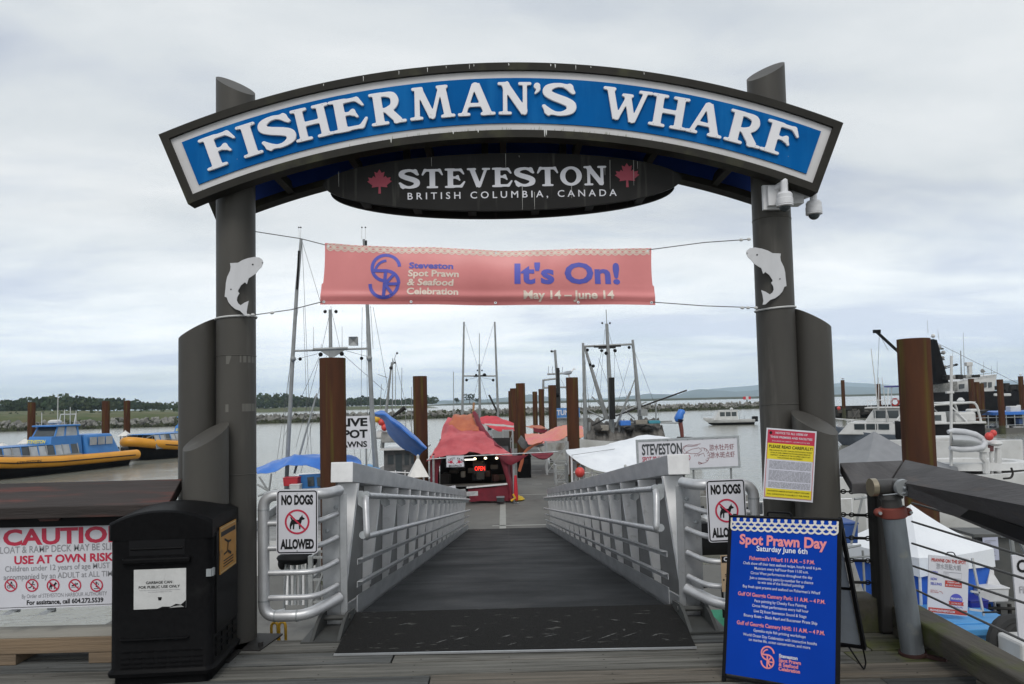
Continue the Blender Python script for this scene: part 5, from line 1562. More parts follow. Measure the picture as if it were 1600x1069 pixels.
def standpipe():
    x, y = atz(1419, 1018, 0).x, 4.80
    t = thing('standpipe', 'galvanised standpipe with a red coupling and a capped outlet beside the right rail', 'standpipe', (x, y, 0))
    zc = at(1408, 800, y).z
    lean = V((-.09, 0, 0))
    def q(z): return V((x, y, z)) + lean * (z / .95)
    b = MB(mat('pipe_galv', (0.25, .275, .295), (0.17, .185, .20), rough=.5, metal=.55, scale=5, stretch=(2, 2, .4), c3=(0.30, .31, .28), s3=5)); b.tube([q(.02), q(zc - .03)], .069, 28); b.build('pipe', t)
    b = MB(mat('red_coupling', (0.21, .045, .03), (0.16, .035, .025), rough=.6)); b.tube([q(zc - .035), q(zc - .028), q(zc + .028), q(zc + .035)], [.074, .083, .083, .074], 28)
    for s in (-1, 1): b.ball(q(zc) + V((s * .095, 0, 0)), (.03, .03, .028), 12, 8)
    b.build('coupling', t)
    b = MB(GALV)
    for s in (-1, 1): b.lathe([(.011, 0), (.011, .012)], q(zc) + V((s * .10, -.028, 0)), 6, (0, -1, 0))
    b.build('coupling_bolt', t)
    b = MB(mat('dark_valve', (0.06, .055, .05), (.04, .04, .04), rough=.5)); b.tube([q(zc + .03), q(zc + .09)], .062, 24); b.tube([q(zc + .09), q(zc + .12)], [.075, .07], 24)
    b.tube([q(zc + .165) + V((-.10, -.02, 0)), q(zc + .165) + V((.05, .0, 0))], .052, 20); b.tube([q(zc + .17) + V((.03, .02, 0)), q(zc + .17) + V((.03, -.10, 0))], .046, 20); b.build('valve_body', t)
    b = MB(mat('brass', (0.38, .33, .24), rough=.35, metal=.6)); b.tube([q(zc + .165) + V((-.135, -.02, 0)), q(zc + .165) + V((-.10, -.02, 0))], .058, 20); b.build('brass_cap', t)
    b = MB(GALV); b.tube([q(zc + .17) + V((.03, -.10, 0)), q(zc + .17) + V((.03, -.13, 0))], [.055, .052], 24); b.ball(q(zc + .17) + V((.03, -.135, 0)), (.012, .012, .012)); b.tube([q(zc + .17) + V((-.08, -.07, -.05)), q(zc + .15) + V((.03, -.14, -.01))], .004, 5); b.build('end_cap', t)
    b = MB(mat('red_flange', (0.055, .022, .018), rough=.7)); b.tube([q(.0), q(.02)], .083, 24); b.bar(q(.01) + V((.05, -.05, 0)), q(.01) + V((.13, -.15, .0)), .03, .02); b.build('base_flange', t)
standpipe()

def kerb_right():
    t = thing('bull_rail', 'mossy timber edge beam running along the right side of the deck', 'timber kerb', (2.7, 4.5, 0))
    p0, p1 = V((2.78, 5.22, .135)), V((2.64, 2.4, .135))
    b = MB(MOSSW); b.bar(p0, p1, .20, .14); b.build('beam', t, smooth=0, bevel=.012)
    for s in (.06, .42, .8):
        c = p0.lerp(p1, s); b = MB(MOSSW); b.box((c.x, c.y, .032), (.19, .34, .063)); b.build('block', t, smooth=0, bevel=.008)
    b = MB(MOSSW); b.box((2.40, 5.34, .12), (.46, .22, .24))
    tag(b.build('timber_block', smooth=0, bevel=.012), 'short mossy timber block at the foot of the dark rail post', 'timber block')
kerb_right()
# ------------------------------------------------------------------ rusty piles
def piles():
    proto = None
    G = 'rusty steel mooring piles'
    data = [(519.5, 560, 17.5, .61, 'thick rusty mooring pile with green streaks, left of the gangway'),
            (656, 588, 32, .61, 'rusty pile with a bright green streak, just left of the red stall'),
            (813, 599, 48.7, .61, 'nearest of the three rusty piles behind the right edge of the red stall'),
            (893.5, 590, 37, .61, 'rusty pile between the coral tarp and the white tarp'),
            (862.5, 602, 56, .61, 'rusty pile just left of the tuna sign'),
            (845.5, 608, 82, .61, 'green streaked rusty pile second to the left of the tuna sign'),
            (835.5, 612, 94, .61, 'slim rusty pile third to the left of the tuna sign'),
            (802, 607, 66, .61, 'middle one of the three rusty piles behind the red stall'),
            (798.5, 611, 78, .61, 'farthest of the three rusty piles behind the red stall'),
            (1427, 530, 14.0, .61, 'thickest rusty pile rising close behind the right wharf rail'),
            (49.5, 629, 66, .61, 'rusty pile behind the bow of the yellow tour boat at far left'),
            (165.5, 627, 64, .61, 'rusty pile behind the stern of the big yellow tour boat'),
            (198.5, 626, 75, .61, 'rusty pile at the bow of the second yellow tour boat'),
            (1316.5, 594, 128, .61, 'slim rusty pile with a gull on it, beside the right gate post'),
            (1372.5, 600, 128, .61, 'slim rusty pile behind the white cabin cruiser'),
            (1517, 592, 86, .61, 'front one of the three rusty piles before the black ship'),
            (1526, 597, 92, .61, 'middle one of the three rusty piles before the black ship'),
            (1533, 599, 98, .61, 'rear one of the three rusty piles before the black ship'),
            (1562, 593, 78, .61, 'rusty pile standing in the blue roofed cage barge'),
            (1594.5, 588, 100, .61, 'rusty pile with a gull on it at the far right')]
    for i, (px, py, Y, dia, lab) in enumerate(data):
        p = at(px, py, Y)
        if proto is None:
            b = MB(RUST)
            r = dia / 2
            b.lathe([(r, -9.0), (r, 0), (r - .014, .004), (r - .016, -.1), (.02, -.12)], (0, 0, 0), 28)
            b.use(mat('pile_slime', (0.060, .064, .022), (.03, .03, .02), rough=.8)); b.lathe([(r + .003, -7.2), (r + .004, -6.4), (r + .0025, -4.9)], (0, 0, 0), 28)
            b.use(MATS['rusty_steel'])
            me = b.build('mooring_pile', smooth=40); proto = me
            d = me.data; off = me.location.copy()
            for v in d.vertices: v.co += off
            o = me
        else:
            o = proto.copy(); COL.objects.link(o)
        o.location = (p.x, p.y, p.z); o.rotation_euler = (0, 0, i * 1.7 + .6)
        tag(o, lab, 'pile', G)
        if Y == 14.0: o.scale = (.95, .95, 1)
piles()

def gull(px, py, Y, lab, rz=0.3):
    p = at(px, py, Y)
    t = thing('gull', lab, 'gull', tuple(p), 'gulls on the piles')
    T = Matrix.Translation(p) @ Matrix.Rotation(rz, 4, 'Z') @ Matrix.Scale(1.35, 4)
    W = mat('gull_white', (.75, .75, .74), rough=.7); Gy = mat('gull_grey', (.30, .32, .35), rough=.7)
    b = MB(W, T)
    b.loft([[V((x, r * math.cos(a), z + r * .9 * math.sin(a))) for a in [2 * math.pi * k / 10 for k in range(10)]] for x, z, r in ((-.24, .13, .012), (-.14, .15, .055), (-.02, .17, .085), (.09, .20, .075), (.15, .25, .045), (.17, .29, .04), (.20, .325, .043), (.235, .325, .03), (.255, .315, .012))])
    b.build('body', t, smooth=60)
    for s in (-1, 1):
        b = MB(Gy, T); b.loft([[V((x, s * (.055 + .03 * (1 - abs(x) * 3)) + .014 * math.cos(a), z + r * math.sin(a))) for a in [2 * math.pi * k / 8 for k in range(8)]] for x, z, r in ((-.30, .13, .008), (-.15, .165, .05), (0, .19, .065), (.08, .20, .03))]); b.build('wing', t, smooth=60)
        b = MB(mat('gull_leg', (.5, .3, .2), rough=.6), T); b.tube([(0.0, s * .03, .10), (0.01, s * .03, 0.0), (.05, s * .03, 0)], .008, 5); b.build('leg', t)
    b = MB(mat('gull_beak', (.6, .42, .04), rough=.5), T); b.tube([(.25, 0, .318), (.31, 0, .305)], [.014, .004], 6); b.build('beak', t)
gull(889, 590, 37.0, 'white gull on the rusty pile beside the coral tarp', .4)
gull(1316.3, 594, 128, 'white gull on the slim pile beside the right gate post', 2.6)
gull(1594.5, 588, 100, 'white gull on the pile at the far right', 1.0)

# ------------------------------------------------------------------ cloth, hulls, rigs
def cloth(b, grid, nu=8, nv=8, thick=.01, wrinkle=.03, seed=1, fr=1.3):
    """tarpaulin through a grid of (px, py, Y) or world points"""
    P = [[(at(*q) if len(q) == 3 and not isinstance(q, V) else V(q)) for q in row] for row in grid]
    def cr(p0, p1, p2, p3, u): return 0.5 * ((2 * p1) + (p2 - p0) * u + (2 * p0 - 5 * p1 + 4 * p2 - p3) * u * u + (3 * p1 - p0 - 3 * p2 + p3) * u ** 3)
    def samp(row, n):
        out = []
        for i in range((len(row) - 1) * n + 1):
            k = min(i // n, len(row) - 2); u = (i - k * n) / n
            out.append(cr(row[max(k - 1, 0)], row[k], row[k + 1], row[min(k + 2, len(row) - 1)], u))
        return out
    rows = [samp(r, nu) for r in P]
    cols = [samp([r[j] for r in rows], nv) for j in range(len(rows[0]))]
    rows = [[cols[j][i] for j in range(len(cols))] for i in range(len(cols[0]))]
    rng = random.Random(seed); ph = [rng.uniform(0, 6) for _ in range(6)]
    for i, r in enumerate(rows):
        for j, p in enumerate(r):
            w = wrinkle * (math.sin(p.x * 3.1 * fr + p.z * 4 * fr + ph[0]) + .7 * math.sin(p.x * 6.3 * fr - p.y * 3.7 * fr + ph[1]) + .5 * math.sin(p.y * 8 * fr + p.x * 2 * fr + ph[2]) + .35 * math.sin(p.x * 14 * fr + p.z * 11 * fr + ph[3]))
            cz = (1 - abs(math.sin(p.x * 2.3 * fr + p.z * 3.3 * fr + p.y * .8 + ph[4]))) ** 5 - .7 * (1 - abs(math.sin(p.x * 3.7 * fr - p.z * 2.1 * fr + ph[5] + 1.1 * math.sin(p.y * 1.7)))) ** 6
            w += wrinkle * 1.5 * cz
            r[j] = p + V((0, -.5 * w, w))
    b.sheet(rows, thick)
    return b
def hull(b, L, B, fb, fb_bow, draft, m_deck, m_boot=None, bow=1.0, tr=.85, inset=.12, n=14, bulwark=.25):
    """boat hull along +x (bow), waterline at z = 0"""
    main = b.mats[b.cur]
    rings, decks = [], []
    for i in range(n + 1):
        s = i / n
        w = B / 2 * (tr + (1 - tr) * min(1, s / .35)) if s < .35 else B / 2 * (1 - ((s - .35) / .65) ** (2.2 * bow + .3))
        w = max(w, .012)
        zs = fb + (fb_bow - fb) * max(0, (s - .3) / .7) ** 1.8
        x = -L / 2 + L * s
        xk = x - (.10 * L * (s ** 6))           # raked stem
        kd = -draft * (1 - .8 * s ** 5)
        sec = [(x, w, zs), (x, w * .97, zs * .55), (xk, w * .86, 0.02), (xk, w * .5, kd * .7), (xk, 0.0, kd), (xk, -w * .5, kd * .7), (xk, -w * .86, 0.02), (x, -w * .97, zs * .55), (x, -w, zs)]
        rings.append([V(p) for p in sec]); decks.append((x, w, zs))
    nn = len(rings[0]); vs = [p for r in rings for p in r]; fs, fb_ = [], []
    for i in range(n):
        for k in range(nn - 1):
            q = (i * nn + k, (i + 1) * nn + k, (i + 1) * nn + k + 1, i * nn + k + 1)
            (fb_ if k in (2, 3, 4, 5) else fs).append(q)
    fs.append(tuple(range(nn)))
    base = len(b.v)
    b.add(vs, fs)
    if m_boot: b.use(m_boot)
    b.f += [tuple(i + base for i in f) for f in fb_]; b.mi += [b.cur] * len(fb_)
    b.use(main)
    # gunwale strip and sunk deck
    vs, fs = [], []
    for x, w, z in decks:
        wi = max(w - inset, .004)
        vs += [(x, w, z), (x, wi, z + .01), (x, wi, z - bulwark), (x, -wi, z - bulwark), (x, -wi, z + .01), (x, -w, z)]
    f2 = []
    for i in range(n):
        for k in range(5):
            (f2 if k == 2 else fs).append((i * 6 + k, i * 6 + k + 1, (i + 1) * 6 + k + 1, (i + 1) * 6 + k))
    base = len(b.v)
    b.add(vs, fs); b.use(m_deck); b.f += [tuple(i + base for i in f) for f in f2]; b.mi += [b.cur] * len(f2); b.use(main)
    return b
def boat_T(x, y, heading, z=WATER_Z): return Matrix.Translation((x, y, z)) @ Matrix.Rotation(heading, 4, 'Z')
def cabin_block(b, x0, x1, w, z0, z1, rake0=0.0, rake1=0.25, tumble=.06):
    """deckhouse with raked ends (x1 = front)"""
    h = w / 2; t = tumble
    vs = [(x0, -h, z0), (x1, -h, z0), (x1, h, z0), (x0, h, z0), (x0 + rake0, -h + t, z1), (x1 - rake1, -h + t, z1), (x1 - rake1, h - t, z1), (x0 + rake0, h - t, z1)]
    return b.add(vs, [(3, 2, 1, 0), (4, 5, 6, 7), (0, 1, 5, 4), (1, 2, 6, 5), (2, 3, 7, 6), (3, 0, 4, 7)])
def side_windows(par, T, x0, x1, w, z0, z1, n, m=None, t=.03, gap=.12, both=True, name='window'):
    L = (x1 - x0 - gap * (n - 1)) / n
    for s in ((-1, 1) if both else (-1,)):
        for i in range(n):
            a = x0 + i * (L + gap)
            b = MB(m or GLASS, T); b.box((a + L / 2, s * (w / 2 - t), (z0 + z1) / 2), (L, .05, z1 - z0)); b.build(name, par, smooth=0)
def pole(par, name, a, bb, r0, r1, m, n=8):
    return MB(m).tube([V(a), V(a).lerp(V(bb), .5), V(bb)], [r0, (r0 + r1) / 2, r1], n).build(name, par)
def stay(par, a, bb, r=.008, m=None, d=0.0):
    return MB(m or WIRE).tube(sag(a, bb, d, 4) if d else [V(a), V(bb)], r, 5).build('stay', par)
def knob(par, px, py, Y, r, m=None, name='float_ball'):
    return MB(m or BLACK).ball(at(px, py, Y), r, 10, 7).build(name, par)

# ------------------------------------------------------------------ troller with a blue tarp, left of the gangway
def left_troller():
    Y = 25.0
    c = at(505, 760, Y)
    t = thing('fishing_boat', 'fishing boat under a blue tarp with two tall grey poles, left of the gangway', 'fishing boat', (c.x, Y, WATER_Z), 'fishing boats along the float')
    T = boat_T(c.x - .2, Y + .5, R(96))
    b = MB(BOATW, T); hull(b, 11.5, 3.6, 1.05, 1.7, .8, BOATG, mat('boot_blue', (.03, .06, .16), rough=.5)); b.build('hull', t, smooth=45)
    b = MB(BOATW, T); cabin_block(b, -.2, 2.6, 2.3, .8, 2.1); cb = b.build('cabin', t, smooth=0)
    side_windows(cb, T, .1, 2.2, 2.34, 1.35, 1.85, 3, t=.02)
    for k, (p, q) in enumerate(((481, 491), (496, 505))):
        b = MB(GLASS); fr, w, h = quad_frame(at(p, 746, Y - 2.1), at(q, 745, Y - 2.1), at(p, 760, Y - 2.1)); b.rect(fr, 0, 0, w, h, -.05, .0); b.build('window', cb, smooth=0)
    b = MB(CABBLUE); fr, w, h = quad_frame(at(468, 742, Y - 2.05), at(540, 738, Y - 2.05), at(468, 764, Y - 2.05)); b.rect(fr, 0, 0, w, h, -.05, .0); b.build('cabin_front', t, smooth=0)
    b = MB(TBLUE)
    cloth(b, [[(402, 741, Y - 2.3), (430, 737, Y - 2.3), (448, 727, Y - 2.3), (475, 729, Y - 2.3), (510, 734, Y - 2.3), (545, 736, Y - 2.3), (566, 735, Y - 2.3)],
              [(400, 733, Y - 1.6), (432, 723, Y - 1.6), (455, 714, Y - 1.6), (480, 713, Y - 1.6), (520, 712, Y - 1.6), (550, 714, Y - 1.6), (564, 721, Y - 1.6)],
              [(400, 731, Y), (430, 721, Y), (455, 713, Y), (480, 712, Y), (520, 711, Y), (552, 714, Y), (566, 728, Y)]], 8, 8, .012, .02, 3)
    b.build('tarp_cover', t, smooth=60)
    b = MB(mat('tarp_pale_blue', (.12, .33, .58), (.10, .28, .5), rough=.5, bump=.3)); cloth(b, [[(556, 738, Y - 1.2), (578, 741, Y - 1.2), (592, 735, Y - 1.2)], [(560, 727, Y + .4), (578, 727, Y + .4), (594, 731, Y + .4)]], 6, 6, .01, .02, 5); b.build('tarp_flap', t, smooth=60)
    G = MASTG
    lp = [at(470.5, 374, Y), at(464, 450, Y), at(458, 548, Y), at(450, 700, Y), at(447, 770, Y)]
    b = MB(G); b.tube(lp, [.05, .06, .065, .07, .07], 10); b.build('pole', t)
    rp = [at(568.5, 374, Y), at(574, 480, Y), at(577, 545, Y), at(581, 640, Y), at(588, 742, Y)]
    b = MB(G); b.tube(rp, [.045, .06, .068, .08, .10], 10); b.build('pole', t)
    for p, q in (((467, 392), (464, 452)), ((572, 376), (572, 384))):
        b = MB(BLACK); b.tube([at(p[0], p[1], Y - .08), at(q[0], q[1], Y - .08)], .035, 8); b.build('pole_sleeve', t)
    m0, m1 = at(516, 484, Y), at(519, 760, Y)
    pole(t, 'mast', m1, m0, .085, .055, G, 10)
    pole(t, 'crosstree', at(457, 548.5, Y), at(580, 544.5, Y), .035, .035, G)
    pole(t, 'spreader_bar', at(489, 546, Y - .05), at(543, 544, Y - .05), .045, .045, G)
    fr = Fr(at(518, 546, Y - .03), (1, 0, 0), (0, 0, 1)); MB(G).prism([(-.42, -.02), (.48, -.02), (.1, -.26), (-.06, -.26)], fr, -.02, .02).build('mast_bracket', t, smooth=0)
    b = MB(mat('reflector', (.33, .34, .34), rough=.5, metal=.4)); q = at(551.5, 533, Y)
    b.add([q + V((-.15, 0, .15)), q + V((.15, 0, .15)), q + V((.15, 0, -.15)), q + V((-.15, 0, -.15)), q + V((0, .12, 0))], [(0, 1, 4), (1, 2, 4), (2, 3, 4), (3, 0, 4)])
    b.add([q + V((-.15, .14, .15)), q + V((.15, .14, .15)), q + V((.15, .14, -.15)), q + V((-.15, .14, -.15))], [(0, 1, 2, 3)]); b.build('radar_reflector', t, smooth=0)
    for p, q, r in ((508, 487, .06), (525, 487, .06), (469, 561, .06), (565, 560, .06), (501, 554, .075), (534, 553, .075), (458, 561, .10), (577, 560, .10)):
        knob(t, p, q, Y - .06, r, BLACK if r < .09 else G)
    for p, q, y0, y1 in ((490, 490, 511, 546), (534.5, 534.5, 510, 544), (502, 502, 537, 546), (518, 517, 478, 486)):
        pole(t, 'antenna', at(p, y1, Y), at(q, y0, Y), .012, .008, ROPEW)
    for p, q, y0 in ((467.5, 467, 372), (469.5, 470, 372), (565, 565.5, 374), (571, 571, 373)):
        pole(t, 'antenna', at(p, y0, Y), at(q, 358, Y), .008, .006, ROPEW); knob(t, q, 355.5, Y, .028)
    for a, q in (((472, 377), (500, 470)), ((472, 378), (487, 720)), ((470, 380), (440, 720)), ((500, 555), (445, 680)), ((515, 490), (503, 545)), ((519, 490), (531, 544)), ((536, 554), (600, 610)), ((540, 548), (577, 558)), ((500, 552), (460, 562)),
                 ((572, 478), (575, 700)), ((579, 478), (583, 545)), ((583, 480), (612, 640)), ((499, 560), (462, 700)), ((530, 560), (556, 720)), ((510, 556), (470, 740)), ((474, 480), (482, 720)), ((466, 480), (430, 740)), ((566, 480), (563, 720)), ((520, 556), (552, 690))):
        stay(t, at(a[0], a[1], Y), at(q[0], q[1], Y), .007)
    pole(t, 'boom', at(495, 615, Y - .3), at(460, 740, Y - .8), .03, .04, MASTG)
    for a, q in (((405, 745), (424, 775)), ((424, 740), (420, 770)), ((402, 757), (428, 772)), ((403, 775), (432, 765))):
        pole(t, 'rail_pipe', at(a[0], a[1], Y - 2.4), at(q[0], q[1], Y - 2.4), .03, .03, MASTG)
    return t
left_troller()
def crate(px0, px1, py0, py1, Y, m, lab, dep=.5, lidm=None, name='crate', cat='crate', bevel=.015):
    a, c = at(px0, py1, Y), at(px1, py0, Y)
    t = thing(name, lab, cat, ((a.x + c.x) / 2, Y + dep / 2, a.z))
    w, h = c.x - a.x, c.z - a.z; ctr = V(((a.x + c.x) / 2, Y + dep / 2, a.z))
    b = MB(m); k = .94
    vs = [ctr + V((sx * w / 2 * s, sy * dep / 2 * s, z)) for s, z in ((k, 0), (1, h * .88)) for sx, sy in ((-1, -1), (1, -1), (1, 1), (-1, 1))]
    b.add(vs, [(3, 2, 1, 0), (0, 1, 5, 4), (1, 2, 6, 5), (2, 3, 7, 6), (3, 0, 4, 7), (4, 5, 6, 7)])
    b.build('tub', t, smooth=0, bevel=bevel)
    b = MB(lidm or m); b.box(ctr + V((0, 0, h * .94)), (w * 1.05, dep * 1.05, h * .12)); b.build('lid', t, smooth=0, bevel=bevel)
    return t
crate(442, 465, 746, 760, 22.4, mat('crate_red', (.40, .02, .03), rough=.5), 'red fish crate on the boat under the blue tarp', .4)
crate(452, 468, 757, 768, 22.2, mat('bucket_pale', (.55, .56, .56), rough=.5), 'pale tub in front of the red fish crate', .3, name='tub')

def board_sign(name, lab, tl, tr, bl, th, draw, frame=None, posts=None, cat='sign', face=None, fw=.03):
    fr, w, h = quad_frame(at(*tl), at(*tr), at(*bl))
    t = thing(name, lab, cat, tuple(fr(w / 2, 0)))
    b = MB(face or SIGNW); b.rect(fr, 0, 0, w, h, -th, 0); draw(b, fr, w, h); b.build('panel', t, smooth=0)
    if frame:
        b = MB(frame)
        b.rect(fr, -fw, -fw, w + fw, .0, -th * 1.3, .012); b.rect(fr, -fw, h, w + fw, h + fw, -th * 1.3, .012); b.rect(fr, -fw, 0, 0, h, -th * 1.3, .012); b.rect(fr, w, 0, w + fw, h, -th * 1.3, .012); b.build('frame', t, smooth=0)
    for u, z in posts or []:
        p = fr(w * u, 0, -th - .03); b = MB(MASTG); b.tube([p + V((0, 0, h * .8)), V((p.x, p.y, z))], .03, 8); b.build('post', t)
    return t
def d_live(b, fr, w, h):
    b.use(PBLACK)
    b.text(fr, w * .95, h * .70, 'LIVE', h * .225, w * .66, .006, .04, 'R'); b.text(fr, w * .95, h * .345, 'SPOT', h * .225, w * .74, .006, .04, 'R'); b.text(fr, w * .93, h * .06, 'PRAWNS', h * .165, w * .84, .006, .03, 'R')
board_sign('prawn_sign', 'white sign reading live spot prawns in black, behind the thick pile', (514, 651.5, 22.8), (578, 649.5, 22.8), (514, 703, 22.8), .02, d_live, posts=((.15, FLOAT_Z), (.9, FLOAT_Z)))

# ------------------------------------------------------------------ boat with the grey wheelhouse and the twisted blue tarp
def grey_house_boat():
    Y = 36.0
    c = at(625, 720, Y)
    t = thing('fishing_boat', 'fishing boat with a dark grey wheelhouse and white radome behind the twisted blue tarp', 'fishing boat', (c.x, Y, WATER_Z), 'fishing boats along the float')
    T = boat_T(c.x - .2, Y + 2, R(88))
    b = MB(BOATW, T); hull(b, 11, 3.6, 1.0, 1.8, .8, BOATG, HULLGRY); b.build('hull', t, smooth=45)
    f = Fr(at(592, 738, Y), (1, 0, 0), (0, 0, 1)); k = Y / 1150
    b = MB(mat('house_grey', (.11, .11, .11), (.06, .06, .06), rough=.7)); b.rect(f, 8 * k, -1.2, 66 * k, 34 * k, -2.6, 0); h = b.build('wheelhouse', t, smooth=0)
    b = MB(BOATW); b.rect(f, 3 * k, 34 * k, 72 * k, 37 * k, -2.9, .3); b.build('roof', t, smooth=0)
    for u0, u1, v0, v1 in ((14, 23, 12, 26), (40, 47, 10, 28), (50, 58, 12, 26), (26, 36, -6, 28)):
        b = MB(GLASS); b.rect(f, u0 * k, v0 * k, u1 * k, v1 * k, -.02, .02); b.build('window', h, smooth=0)
    b = MB(BOATW); p = at(596, 680, Y); b.lathe([(.25, -.18), (.33, -.1), (.33, .1), (.26, .2), (.06, .26)], p, 16); b.build('radome', t)
    b = MB(BOATG); p = at(612, 683, Y); b.box(p, (.9, .8, .5)); b.build('roof_locker', t, smooth=0, bevel=.05)
    pole(t, 'mast', at(597, 700, Y), at(612, 566, Y), .10, .04, MASTG); pole(t, 'mast', at(613, 680, Y), at(613.5, 560, Y), .03, .02, MASTG)
    for a, q in (((613, 572), (620, 550)), ((614, 570), (617, 565)), ((605, 590), (590, 585)), ((594, 640), (596, 600)), ((618, 640), (618, 565)), ((627, 640), (628, 575)), ((643, 700), (643, 605)), ((634, 690), (634, 620))):
        pole(t, 'antenna', at(a[0], a[1], Y), at(q[0], q[1], Y), .018, .012, MASTG)
    knob(t, 620.5, 552, Y, .05); knob(t, 617, 567, Y, .05); knob(t, 611, 575, Y, .09, DARKST)
    pole(t, 'outrigger', at(612, 652, Y), at(633, 637, Y), .05, .12, DARKST)
    for y in (737, 745): pole(t, 'rail_pipe', at(598, y, Y - 2), at(668, y + 3, Y - 2), .025, .025, ALUW)
    for x in (601, 618, 633, 650): pole(t, 'rail_pipe', at(x, 735, Y - 2), at(x, 760, Y - 2), .025, .025, ALUW)
    stay(t, at(608, 590, Y), at(575, 720, Y)); stay(t, at(617, 560, Y), at(655, 720, Y))
    for px, py, m in ((589, 655, YELPL), (596, 660, ORANGE), (601, 668, ORANGE)): knob(t, px, py, Y - .5, .17, m, 'buoy')
grey_house_boat()
def twisted_tarp():
    b = MB(TBLUE); Y = 27
    cloth(b, [[(585, 646, Y), (599, 642, Y), (614, 653, Y), (640, 673, Y), (667, 699, Y)], [(586, 648, Y - .3), (601, 649, Y - .6), (616, 661, Y - 1.0), (641, 681, Y - 1.0), (665, 702, Y - .3)], [(586, 651, Y), (600, 659, Y + .3), (608, 680, Y + .7), (630, 700, Y + .7), (655, 713, Y + .2)]], 10, 8, .012, .018, 8)
    tag(b.build('blue_tarp', smooth=60), 'twisted bright blue tarp lashed up beside the left pile of the red stall', 'tarp')
twisted_tarp()

# ------------------------------------------------------------------ power pedestals with little pyramid roofs
def pedestals():
    G = 'power pedestals with pyramid roofs'
    t = thing('power_pedestal', 'white roofed power pedestal between the gangway and the red stall', 'power pedestal', (0, 0, 0), G)
    b = MB(GALV); b.box((0, 0, .45), (.34, .26, .9)); b.build('cabinet', t, smooth=0, bevel=.02)
    b = MB(BLACK); b.box((.0, -.135, .62), (.12, .01, .16)); b.build('socket', t, smooth=0)
    for sx in (-1, 1):
        for sy in (-1, 1):
            b = MB(ALUW); b.box((sx * .16, sy * .12, 1.06), (.03, .03, .42)); b.build('leg', t, smooth=0)
    b = MB(mat('pedestal_roof', (.72, .70, .66), rough=.5)); h = .29
    b.add([(-h, -h, 1.26), (h, -h, 1.26), (h, h, 1.26), (-h, h, 1.26), (-.03, -.03, 1.58), (.03, -.03, 1.58), (.03, .03, 1.58), (-.03, .03, 1.58)], [(3, 2, 1, 0), (0, 1, 5, 4), (1, 2, 6, 5), (2, 3, 7, 6), (3, 0, 4, 7), (4, 5, 6, 7)]); b.build('roof', t, smooth=0)
    b = MB(mat('lamp_cap', (.5, .5, .48), rough=.5)); b.lathe([(.04, 0), (.04, .05), (.02, .07)], (0, 0, 1.58), 10); b.build('finial', t)
    p = at(653, 713, 21.5); t.location = (p.x, p.y, FLOAT_Z); t.rotation_euler = (0, 0, .2); t.scale = (1, 1, (p.z - FLOAT_Z) / 1.62)
    for px, py, Y, rz, lab in ((977, 728, 22, .4, 'power pedestal whose roof peeps over the right side of the gangway'), (39, 685, 64, .5, 'power pedestal behind the bow of the yellow tour boat'), (3, 692, 61, .1, 'power pedestal at the left edge of the picture'), (196, 673, 70, .1, 'power pedestal between the two yellow tour boats')):
        q = at(px, py, Y); z0 = FLOAT_Z
        dup(t, (q.x, q.y, z0), rz, (1.0 if Y < 50 else 1.8, 1.0 if Y < 50 else 1.8, (q.z - z0) / 1.62), lab)
pedestals()
